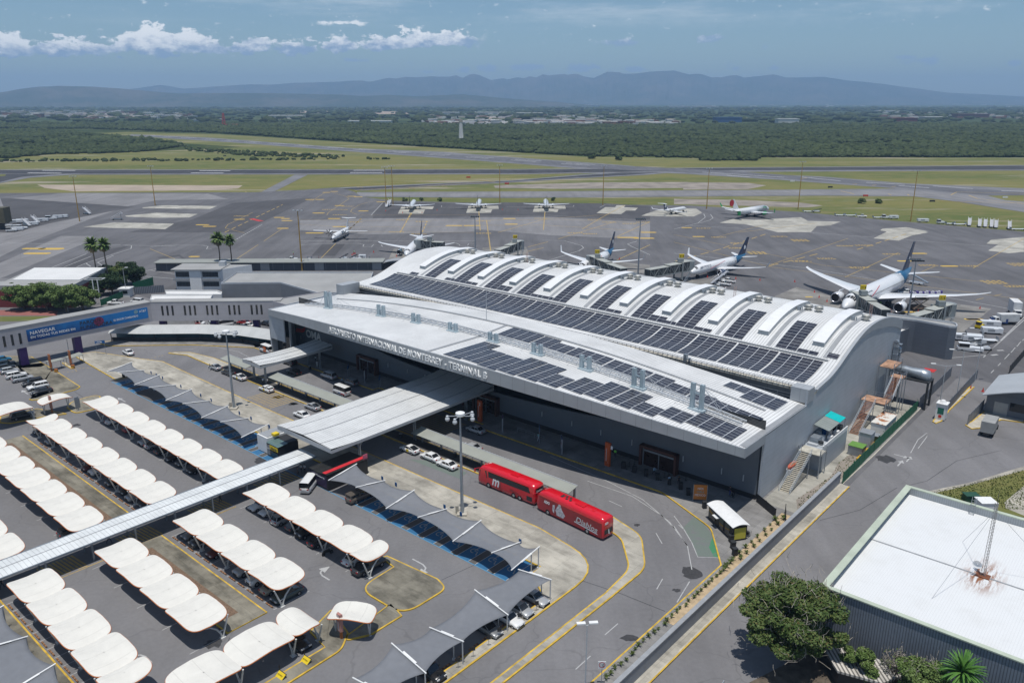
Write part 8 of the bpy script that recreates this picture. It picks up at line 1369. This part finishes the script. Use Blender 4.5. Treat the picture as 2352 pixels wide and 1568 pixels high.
mb.build('frame',M_dark,o);mb=MB();mb.smooth=True;R8=lambda x,z,r:[(x,1+r*1.1*math.cos(a),z+r*math.sin(a))for a in np.linspace(0,6.28,13)[:-1]];mb.loft([R8(-1,7.6,.7),R8(1.5,7.7,.9),R8(3,7.5,1.0),R8(5,7.4,1.3),R8(6.3,7.2,1.3),R8(6.8,7.0,.7)]);mb.build('duct',M_galv,o)
fence('bar_fence','long grey bar fence left of the gate lanes',[W(-39.9,183),W(-40.1,211)],2.4,M_bar);fence('bar_fence','grey bar fence between the two gate lanes',[W(-34.6,184),W(-34.8,213)],2.4,M_bar);fence('bar_fence','short grey bar fence in front of the small hangar',[W(-29.4,178.8),W(-29.0,191)],2.4,M_bar);fence('bar_fence','dark mesh fence at the right edge beyond the hangar',[at('f',2250,1000),at('f',2352,880),at('f',2500,700)],2.2,M_plinth)
o=stloc('guard_booth','white rounded guard booth with green glass between the lanes','booth',-34.6,179.2,.2);MB().box(-.95,-1,0,.95,1,3.4).build('body',M_white,o);MB().box(-1.1,-1.15,3.4,1.1,1.15,3.55).tube((0,0,3.55),(0,0,4.1),.7,.4,12).build('roof',M_white,o);MB().box(-.6,-1.03,1.2,.6,-.99,2.6).build('window',mat('green_glass',(.02,.14,.10),.2,var=0),o);MB().tube((.0,-1.03,.7),(.0,-1.08,.7),.35,.35,8).build('stop_sign',M_red,o)
hg=stloc('small_hangar','small hangar with a curved pale roof and blue grey front','hangar',-28.4,189.5);MB().prism([(0,0),(24,0),(24,14),(0,14)],0,4.6).build('walls',M_wd2,hg);MB().grid(lambda a,b:(-.6+25*a,-2.4+17*b,4.6+3.0*math.sin(math.pi*a)),20,2,.2).build('roof',mat('hangar_roof',(.36,.38,.40),.5,var=.08,scale=.2),hg);MB().grid(lambda a,b:(24*a,.0,4.5+2.9*math.sin(math.pi*a)*b),16,1).build('gable',M_wd2,hg);MB().box(4.5,-.05,1.6,9,-.01,3.4).build('window',M_glass,hg);MB().box(1.6,-.05,0,4.2,-.01,3).build('door',M_grey,hg)
M_cor=mat('corrugated_blue_grey',(.23,.265,.32),.5,.1,build=ribbed(0,.30,.10,.55,.08));M_cor2=mat('corrugated_pale',(.45,.47,.48),.5,.1,build=ribbed(0,.30,.08,.8,.05));M_cap=mat('pale_green_cap',(.42,.47,.38),.6,var=.12,scale=.4)
def wroof(n,bs,t,c):
 h=NB(n);o=h.sep(t.outputs['Object']);ln=h.line(o[0],.32,.05);n1=h.noise(t.outputs['Object'],.35,6,.65);dx=h.m('SUBTRACT',o[0],14.2);dy=h.m('SUBTRACT',o[1],17.4);r_=h.m('SQRT',h.m('ADD',h.m('MULTIPLY',h.m('MULTIPLY',dx,dx),4.0),h.m('MULTIPLY',dy,dy)));st_=h.noise(t.outputs['Object'],2.2,6,.7,sc=(1,.15,1));rust=h.m('MULTIPLY',h.ss(r_,0,6.5,1.3,0),h.ss(st_,.42,.60));col=h.mix(h.m('MULTIPLY',ln,.25),h.mix(h.ss(n1,.45,.75,0,.35),c,(.55,.55,.53)),(.4,.4,.4));n.links.new(h.mix(rust,col,(.25,.10,.04)),bs.inputs['Base Color'])
wh=stloc('warehouse','large warehouse with a bright white ribbed roof and blue grey corrugated walls','warehouse',-27,89);LW,DW=44,35.1
MB().box(0,0,0,LW,.3,8).build('front_wall',M_cor,wh);MB().box(0,DW-.3,0,LW,DW,8).build('rear_wall',M_cor2,wh);MB().box(0,.3,0,.3,DW-.3,8).build('side_wall',M_cor2,wh);MB().box(LW-.3,.3,0,LW,DW-.3,8).build('side_wall',M_cor2,wh);MB().box(.3,.3,6.6,LW-.3,DW-.3,6.9).build('roof',mat('warehouse_roof',(.66,.67,.67),.5,build=wroof),wh)
MB().box(-.15,-.15,8,LW,.5,8.15).box(-.15,.5,8,.75,DW-.5,8.15).box(-.15,DW-.5,8,LW,DW+.15,8.15).build('parapet_cap',M_cap,wh);MB().box(.3,17.2,6.9,LW-.3,17.4,6.98).build('roof_seam',M_flash,wh)
tm=stloc('lattice_mast','slim rusty lattice radio mast with a small dish on the white warehouse roof','radio mast',-12.8,106.4,6.9);q_=MB();Hm=10.4;ln_=[(0,.28),(-.25,-.15),(.25,-.15)]
for x,y in ln_:q_.bar((x,y,0),(x*.6,y*.6,Hm),.05)
for i in range(24):
 z=Hm*i/24
 for k in range(3):a_,b_=ln_[k],ln_[(k+1)%3];q_.bar((a_[0],a_[1],z),(b_[0],b_[1],z+Hm/24),.03)
q_.build('lattice',mat('mast_steel',(.33,.31,.29),.6,.2,var=.3,scale=3),tm);q_=MB();q_.smooth=True;q_.loft([[(-.75+r*math.cos(a),-.5-d_,1.7+r*math.sin(a))for a in np.linspace(0,6.28,15)[:-1]]for r,d_ in((.05,0),(.35,.06),(.55,.18))],caps=False);q_.build('dish',M_white,tm);MB().tube((0,0,Hm),(0,0,Hm+1.6),.03).build('antenna',M_dark,tm);q_=MB()
for x,y in((-4,7.5),(-3.6,-9.5),(8,4.6)):q_.tube((0,0,Hm*.9),(x,y,0),.022,n=4)
q_.build('guy_wire',M_grey,tm);MB().box(-.8,-.6,.0,.8,.6,.12).build('base',mat('rust',(.16,.06,.03),.9,var=.3),tm)
o=stloc('roof_ladder','grey ladder leaning on the rear parapet of the warehouse','ladder',-18.0,123.0,6.9);mb=MB().bar((0,0,0),(0,.6,2.6),.06).bar((.6,0,0),(.6,.6,2.6),.06)
for k in range(7):mb.bar((0,.08*k,.36*k),(.6,.08*k,.36*k),.05)
mb.build('frame',M_grey,o)
P_=px('i',[(960,1260),(1370,1400),(1560,1500),(1400,1562),(1100,1480)],2.6);o=thing('lean_to','broken white tiled lean-to roof at the foot of the warehouse wall','shed',(P_[0].x,P_[0].y,0));MB().prism([(p.x-P_[0].x,p.y-P_[0].y)for p in P_],2.3,2.6,True).build('roof',mat('loose_tiles',(.55,.52,.47),.8,build=ribbed(0,.45,.2,.3,.3)),o);MB().prism([((p.x-P_[0].x)*.92+.4,(p.y-P_[0].y)*.92)for p in P_],0,2.3).build('walls',M_dark,o)
sheet('dark_yard',px('i',[(500,1562),(760,1430),(1000,1300),(1500,1500),(2352,1562),(2400,1800),(400,1800)]),.01,mat('leaf_litter',(.10,.08,.06),.95,var=.4,scale=1))
stl=stairs('white steel stair top at the bottom edge of the photo',-30.4,68.4,70.6,1.4,2.9,1.5,False)
o=thing('rooftop_box','white flat box in the grass behind the warehouse','box',at('i',2090,385));MB().box(-1.3,-1.1,0,1.3,1.1,1.3).build('body',M_white,o);MB().box(-1.4,-1.2,1.3,1.4,1.2,1.4).build('lid',M_white,o);o=thing('green_cabinet','dark green cabinet in the grass behind the warehouse','cabinet',at('i',1990,340));MB().box(-1.1,-.7,0,1.1,.7,1.2).build('body',mat('bottle_green',(.02,.07,.04),.5,var=.1),o);MB().box(-1.2,-.8,1.2,1.2,.8,1.3).build('lid',MATS['bottle_green'],o)
def leafmat(name,a,b,c,tr=.25):
 def f(n,bs,t,col):
  h=NB(n);g=t.outputs['Object'];x=h.noise(g,.55,4,.6);y=h.noise(g,3.5,2,.5);n.links.new(h.mix(h.ss(y,.55,.75),h.mix(h.ss(x,.35,.65),a,b),c),bs.inputs['Base Color'])
 return mat(name,a,.65,spec=.25,build=f)
LM1=leafmat('leaves_dark_green',(.050,.088,.020),(.095,.135,.038),(.17,.115,.045));LM2=leafmat('leaves_olive',(.075,.125,.028),(.13,.185,.052),(.06,.09,.03));LM3=leafmat('leaves_deep',(.012,.030,.010),(.028,.060,.016),(.03,.05,.02));M_bark=mat('bark',(.13,.10,.075),.9,var=.3,scale=3);M_twig=mat('dry_twigs',(.30,.27,.23),.9,var=.2)
def leaves(n,cl,r,size,rs):
 k=len(cl);i=rs.integers(0,k,n);d=rs.normal(size=(n,3));d/=np.linalg.norm(d,axis=1)[:,None];p=cl[i]+d*(r[i]*rs.uniform(.35,1,n)**.6)[:,None]*np.array([1,1,.62])
 nn=d*.6+rs.normal(size=(n,3))*.6+np.array([0,0,.6]);nn/=np.linalg.norm(nn,axis=1)[:,None];a=np.cross(nn,rs.normal(size=(n,3)));a/=np.linalg.norm(a,axis=1)[:,None];b=np.cross(nn,a);s=rs.uniform(.6,1.3,n)[:,None]*size
 v=np.stack([p-a*s*.5-b*s*.22,p+a*s*.15-b*s*.30,p+a*s*.5+b*s*.22,p-a*s*.15+b*s*.30],1).reshape(-1,3);return v
def qmesh(name,v,m):
 n=len(v)//4;me=bpy.data.meshes.new(name);me.vertices.add(len(v));me.vertices.foreach_set('co',v.astype(np.float32).ravel());me.loops.add(n*4);me.loops.foreach_set('vertex_index',np.arange(n*4,dtype=np.int32));me.polygons.add(n);me.polygons.foreach_set('loop_start',np.arange(0,n*4,4,dtype=np.int32));me.polygons.foreach_set('loop_total',np.full(n,4,dtype=np.int32));me.materials.append(m);me.update();return me
def tree(loc,lab,R,H,m,nl,size,seed,base=.25,twigs=0,k=26,name='tree',cat='tree',group=None,flat=1.0):
 rs=np.random.default_rng(seed);o=thing(name,lab,cat,loc,rs.uniform(0,6),group);c=rs.normal(size=(k,3));c/=np.linalg.norm(c,axis=1)[:,None];rr=rs.uniform(.35,.92,k)[:,None];hz=H*(1-base)/2*flat;cl=c*rr*np.array([R,R,hz])*.85+np.array([0,0,H*base+hz]);rad=rs.uniform(.20,.36,k)*R*(26/k)**.36
 link('crown',qmesh('crown',leaves(nl,cl,rad,size,rs),m),o);tb=MB();z0=H*(base+.08);tb.tube((0,0,-.1),(.1,.1,z0),.045*R+.1,.03*R+.07)
 for i in range(k):p=cl[i];q_=(p[0]*.45,p[1]*.45,z0+(p[2]-z0)*.55);tb.tube((.1,.1,z0*.9),q_,.02*R+.03,.012*R+.02,5).tube(q_,tuple(p),.012*R+.02,.02,5)
 tb.build('trunk',M_bark,o)
 if twigs:
  q_=MB()
  for i in range(twigs):
   p=cl[rs.integers(0,k)]+rs.normal(size=3)*R*.12;d=Vector(rs.normal(size=3));d.z=abs(d.z)+.6;d.normalize();a=Vector(p);
   for s_ in range(3):b=a+d*rs.uniform(.5,1.0)*R*.09;q_.tube(a,b,.03,.02,3,False);a=b;d=(d+Vector(rs.normal(size=3))*.4).normalized()
  q_.build('dry_twigs',M_twig,o)
 return o
tree(W(-28.2,83.4),'big dark green leafy tree with bare grey twigs in the lower right',7.4,11.2,LM1,62000,.34,11,.10,560,130);tree(W(-20.4,84.6),'small light green sapling in front of the lean-to roof',2.6,5.0,LM2,8000,.28,12,.2,30);tree(W(-13.6,84.4),'green shrub with pale vines beside the small palm',3.8,7.4,LM2,16000,.3,13,.1,300,40)
tree(W(-7.0,84.2),'dark green shrub right of the small palm',3.4,7.0,LM1,13000,.3,14,.1,60,40);tree(W(-4.0,82.6),'grey leafless thicket in the bottom right corner',4.0,7.0,LM1,1500,.3,15,.1,1000);tree(W(-17.0,86.2),'bundle of bare grey branches leaning on the warehouse wall',1.9,6.4,LM1,200,.25,16,.05,380)
for f,x,y,R,H,m,s_,l_ in[('A',330,960,6.5,9.5,LM2,21,'leftmost bushy olive tree before the red building'),('A',640,980,6.8,10,LM2,22,'bushy olive tree second from the left'),('A',900,1000,6.5,9.5,LM2,23,'bushy olive tree behind the banner'),('A',1120,980,6.5,9,LM2,24,'bushy olive tree nearest the sign frame'),('A',250,900,5,8,LM1,25,'thin greyish tree at the left end of the tree line'),('A',1520,760,5.6,8,LM3,26,'low round dark tree beside the guard hut'),('A',1590,650,6,9,LM1,27,'green tree between the dark round crowns'),('A',1790,620,6.2,9,LM3,28,'dark round clipped tree furthest right'),('A',1470,640,5,8.4,LM3,29,'dark tree at the foot of the right palm'),('A',1290,790,4.5,6.5,LM3,30,'dark tree behind the white sign frame')]:tree(at(f,x,y),l_,R,H,m,11000,.5,s_,.08,0,40,'tree','tree','trees beside the red building')
def palm(p,lab,H,R,skirt=True,m=LM2,fr=70,fw=.17):
 rs=random.Random(int(H*10));o=thing('palm_tree',lab,'palm tree',p,0,None);MB().tube((0,0,0),(.3,.2,H*.5),.34,.24).tube((.3,.2,H*.5),(.2,.1,H),.24,.2).build('trunk',M_bark,o)
 def fronds(n,e0,e1,L_,w_):
  mb=MB()
  for i in range(n):
   a=rs.uniform(0,6.28);e=rs.uniform(e0,e1);P=Vector((.2,.1,H));d=Vector((math.cos(a)*math.cos(e),math.sin(a)*math.cos(e),math.sin(e)));s_=Vector((-math.sin(a),math.cos(a),0));pts=[P]
   for k in range(4):pts.append(pts[-1]+d*L_/4);d=(d+Vector((0,0,-.28))).normalized()
   for k in range(4):
    wk_=w_*(.5,1,1,.8,.1)[k];wn=w_*(.5,1,1,.8,.1)[k+1]
    for sg in(-1,1):mb.poly([pts[k],pts[k]+s_*sg*wk_-Vector((0,0,.3*wk_)),pts[k+1]+s_*sg*wn-Vector((0,0,.3*wn)),pts[k+1]])
  return mb
 fronds(fr,-.5,1.4,R,R*fw).build('crown',m,o)
 if skirt:fronds(36,-1.5,-.3,R*.9,R*.17).build('dry_skirt',mat('dry_palm',(.22,.17,.09),.9,var=.3),o)
for f,x,y,H,R,l_ in[('A',1312,515,17,3.4,'left palm of the pair by the red building'),('A',1465,560,18,3.0,'right palm of the pair by the red building')]:p=at(f,x,y,0);palm(at(f,x,y+150),l_,H-1.5,R)
for x,y,H,R,l_ in[(945,770,12.5,3.4,'left palm of the pair behind the grey hall'),(1100,770,12.0,3.0,'right palm of the pair behind the grey hall')]:palm(at('B',x,y),l_,H,R)
palm(W(-10.4,84.4),'small bright green feather palm in front of the warehouse',7.0,2.6,False,leafmat('palm_green',(.05,.14,.02),(.10,.22,.04),(.07,.16,.03)),130,.045)
tf_=None;rs=random.Random(5)
def tuft(R):
 mb=MB()
 for i in range(34):
  a=rs.uniform(0,6.28);r=rs.uniform(.3,1)*R;b=Vector((math.cos(a),math.sin(a),0));s_=Vector((-math.sin(a),math.cos(a),0))*.04;mb.poly([s_,-s_,b*r*.6-s_+Vector((0,0,R*.9)),b*r*.6+s_+Vector((0,0,R*.9))]);mb.poly([b*r*.6+s_+Vector((0,0,R*.9)),b*r*.6-s_+Vector((0,0,R*.9)),b*r+Vector((0,0,R*.6))])
 return mb
for i in range(46):
 t=66+i*1.1+rs.uniform(-.2,.2);s=-42.9+rs.uniform(-.25,.2)if t<100 else-43.1+(i%2)*.8;p=W(s,t,.17)
 if tf_ is None:tf_=thing('strappy_plant','strappy green plant in the sandy strip along the retaining wall','plant',p,0,'strappy plants along the retaining wall');tuft(.62).build('leaves',leafmat('strap_green',(.06,.10,.02),(.14,.17,.05),(.25,.22,.10)),tf_)
 else:o=dup(tf_,p,rs.uniform(0,6));o.scale=[rs.uniform(.65,1.35 if t>95 else .95)]*3
rs2=np.random.default_rng(9)
def tufts(name,poly,n,h,m,lab,z=.18):
 P=[(p.x,p.y)for p in poly];x0,x1=min(p[0]for p in P),max(p[0]for p in P);y0,y1=min(p[1]for p in P),max(p[1]for p in P);x=rs2.uniform(x0,x1,n*3);y=rs2.uniform(y0,y1,n*3);ok=inpoly(P,x,y);x,y=x[ok][:n],y[ok][:n];n=len(x);a=rs2.uniform(0,6.28,n);s=rs2.uniform(.4,1.4,n)*h;dx,dy=np.cos(a)*s*.7,np.sin(a)*s*.7;b=np.stack([x,y,np.full(n,z)],1);d=np.stack([dx,dy,0*x],1);tp=np.stack([rs2.normal(0,.3,n)*h,rs2.normal(0,.3,n)*h,s],1)
 v=np.stack([b-d,b+d,b+d*.4+tp,b-d*.4+tp],1).reshape(-1,3);tag(link(name,qmesh(name,v,m)),lab,kind='stuff')
GM=leafmat('grass_blades',(.055,.09,.02),(.11,.14,.035),(.20,.18,.08))
tufts('weeds',st((-43.4,123.5),(-40.6,117.5),(-40.3,152),(-42.6,152),(-43.1,143),(-42.2,136)),1300,.16,GM,'weeds in the strip behind the green fence');tufts('verge_tufts',px('i',[(1680,290),(2000,225),(2352,130),(2352,400),(2240,400),(1720,300)]),2200,.14,GM,'rough grass behind the warehouse',.03)
tree(at('c',1260,1365),'dark bush in the grass before the far right mast',3,3.2,LM1,900,.8,41,0,0,8,'bush','bush','bushes in the airfield grass');tree(at('c',1375,1365),'last dark bush to the right in the airfield grass',3,3,LM1,900,.8,42,0,0,8,'bush','bush','bushes in the airfield grass')
for x,y,s_ in((450,1353,43),(565,1350,44),(1450,1350,45),(690,1352,46)):tree(at('b',x,y),'small bush on the grass strip behind the far stands',2,2.6,LM1,500,.8,s_,0,0,7,'bush','bush','bushes behind the far stands')
for x,y,s_ in((1708,1066,47),(1885,1076,48)):tree(at('b',x,y),'isolated dark tree beyond the crossing runway',5.5,5.5,LM1,900,1.6,s_,0,0,9,'tree','tree','lone trees beyond the crossing runway')
hr=random.Random(21);HM=[]
TM=[mat('house_white',(.60,.59,.56),.8,var=.1),mat('house_sand',(.44,.39,.32),.8,var=.1),mat('house_rust',(.20,.10,.07),.8,var=.1),mat('house_grey',(.40,.40,.40),.8,var=.1)]
for m_ in TM:HM.append(MB().box(-6,-5,0,6,5,5).box(-6.3,-5.3,5,6.3,5.3,5.5).box(-3,-5.1,1,-1,-4.9,3.2).mesh('town_house',m_))
bands=[('b',600,820,1120,845,70),('b',1200,808,1750,845,110),('b',1750,815,2300,848,40),('a',0,752,560,790,60),('a',560,760,1300,800,45),('a',1150,808,1500,822,14),('a',1990,812,2290,835,20),('b',150,795,560,812,26),('c',0,800,260,835,20),('a',0,820,110,838,6),('c',1090,782,1320,806,14)]
k=0
def HP(f,x,y):return at(f,x,y)
for f,x0,y0,x1,y1,n in bands:
 for i in range(n):
  y=y0+(y1-y0)*hr.random()**.7;p=HP(f,hr.uniform(x0,x1),y);far_=p.y>3300
  if k>=300:break
  o=link('town_house',HM[hr.choice((0,0,0,1,2,3))],None,(p.x,p.y,-.35),hr.uniform(-.2,.2));s_=hr.uniform(1.0,1.9)*(1.3 if far_ else 1);o.scale=(s_*1.3,s_*1.2,s_*hr.uniform(.7,1.3));tag(o,'small pale house in the far town beyond the woods','house','houses of the far town');k+=1
tb=MB()
for i in range(700):
 f,x0,y0,x1,y1,n=hr.choice(bands[:5]+[('b',600,765,2000,800,0),('a',0,745,900,770,0),('c',0,690,2352,720,0),('c',1400,755,2352,800,0)]);p=HP(f,hr.uniform(x0,x1),hr.uniform(y0,y1));s_=hr.uniform(5,12)*(p.y/3000)**.6;tb.mat(hr.choice((0,0,1,3,2)));tb.box(p.x-s_*1.6,p.y-s_,-.3,p.x+s_*1.6,p.y+s_,hr.uniform(3,7))
tag(tb.build('distant_town',TM),'hazy scatter of buildings across the far plain',kind='stuff')
for f,x,y,w_,h_,c,l_ in[('b',220,828,150,9,(.62,.63,.60),'very long low white shed at the wood edge'),('a',1930,798,120,16,(.60,.58,.50),'large cream factory beyond the crossing runway'),('c',357,822,92,20,(.03,.09,.22),'blue warehouse on the plain'),('c',757,828,72,17,(.55,.55,.53),'white ribbed warehouse on the plain'),('c',1530,815,90,14,(.15,.04,.04),'dark red works among the trees'),('c',1990,790,110,18,(.14,.06,.06),'red brown plant at the far right'),('b',1030,770,110,14,(.5,.5,.48),'pale hall above the town'),('b',760,768,60,12,(.5,.5,.48),'small pale hall above the town'),('b',1290,772,90,12,(.5,.47,.42),'long pale hall left of the town hills'),('c',1430,756,70,12,(.6,.6,.6),'bright white hall far on the right plain'),('c',125,727,170,22,(.55,.52,.46),'far white plant below the mountains'),('b',1545,716,220,24,(.45,.48,.5),'far long pale plant under the mountains'),('a',1400,815,90,8,(.50,.52,.48),'long white roof left of the red tower'),('a',800,778,150,8,(.55,.50,.45),'pale shed row in the left town'),('c',1740,800,80,10,(.40,.36,.30),'tan hall beside the red works')]:
 p=at(f,x,y);sc_=p.y/1800;w2=w_*sc_*.62;o=thing('far_building',l_,'building',(p.x,p.y,-.35));MB().box(-w2/2,-18*sc_*.7,0,w2/2,18*sc_*.7,h_*.7).build('walls',mat('far_'+str(c),c,.8,var=.1,scale=.02),o);MB().prism([(-w2/2-1,-19*sc_*.7),(w2/2+1,-19*sc_*.7),(w2/2+1,19*sc_*.7),(-w2/2-1,19*sc_*.7)],h_*.7,h_*.7+1.5).build('roof',mat('far_roof_pale',(.58,.58,.56),.7,var=.1)if c[0]>.3 else mat('far_'+str(c),c),o)
def quarry(name,f,pts,z=-.24):sheet(name,px(f,pts),z,mat('pale_earth',(.34,.27,.21),.95,var=.2,scale=.01))
quarry('bare_ground','a',[(1820,755),(1900,745),(2200,748),(2240,757),(2100,760)]);quarry('bare_ground','b',[(220,757),(260,748),(500,752),(550,765),(240,768)]);quarry('bare_ground','a',[(1670,825),(1900,818),(2000,828),(1800,836)]);quarry('bare_ground','b',[(880,790),(1100,778),(1300,790),(1000,800)]);quarry('bare_ground','a',[(1640,853),(1740,860),(1860,892),(1820,890),(1720,866)]);quarry('bare_ground','c',[(410,776),(450,785),(580,805),(540,803)]);quarry('bare_ground','c',[(1540,915),(1700,925),(1885,942),(1700,930)]);quarry('bare_ground','a',[(480,775),(930,772),(940,782),(400,798)])
p=at('b',831,945);o=thing('white_tower','slim tapering white tower rising from the woods','tower',(p.x,p.y,-.3));MB().tube((0,0,0),(0,0,30),4.2,2.6,8).build('shaft',TM[0],o);MB().tube((0,0,30),(0,0,35),2.9,2.9,8).build('top',TM[1],o);MB().box(-14,-6,0,16,6,4).build('base_building',TM[0],o)
p=at('a',1507,850);o=thing('radar_tower','red and white checked building with a red lattice tower in the woods','tower',(p.x,p.y,-.3));MB().box(2,-5,0,38,5,6).build('checked_block',mat('red_check',(.45,.10,.08),.8,build=ribbed(0,9,4.5,.2)),o);q_=MB()
for x,y in((-4,-4),(4,-4),(4,4),(-4,4)):q_.bar((x,y,0),(x*.3,y*.3,34),.9)
for z in(6,14,22,30):q_.box(-4+z*.09,-4+z*.09,z,4-z*.09,4-z*.09,z+1)
q_.build('lattice',M_red,o)
for i,(f,x,y)in enumerate([('a',1510,1050),('c',795,1222),('c',1050,1262),('b',880,1196),('b',1138,1238),('c',1287,1320),('c',1735,1356),('c',2225,1332)]):
 p=at(f,x,y);o=thing('runway_sign',['dark twin marker posts on the left grass','box-shaped runway sign left of the masts','low runway sign above the parallel taxiway','small red runway sign on the middle grass','red runway sign beside the taxiway link','red and white runway sign at the grass tip','yellow red sign by the curved taxiway','white sign on the far right grass island'][i],'sign',(p.x,p.y,-.2));MB().box(-1.8,-.2,.3,1.8,.2,1.4).build('panel',M_red if i in(3,4,5)else M_white if i in(1,7)else M_dark,o);MB().box(-1.5,-.1,0,-1.3,.1,.3).box(1.3,-.1,0,1.5,.1,.3).build('legs',M_dark,o)
hz=MB().box(-24000,-900,-1.4,24000,21500,660).build('haze',mat('haze_air',(1,1,1)),None);tag(hz,'thin blue air over the plain',kind='stuff')
hm=MATS['haze_air'];hn=hm.node_tree;hn.nodes.clear();ho=hn.nodes.new('ShaderNodeOutputMaterial');hv=hn.nodes.new('ShaderNodeVolumePrincipled')
hv.inputs['Color'].default_value=(0.40,0.60,0.90,1);hv.inputs['Density'].default_value=0.000085;hv.inputs['Anisotropy'].default_value=0.0
hn.links.new(hv.outputs[0],ho.inputs['Volume'])
SC.cycles.volume_bounces=1;SC.cycles.max_bounces=8;SC.cycles.use_denoising=True
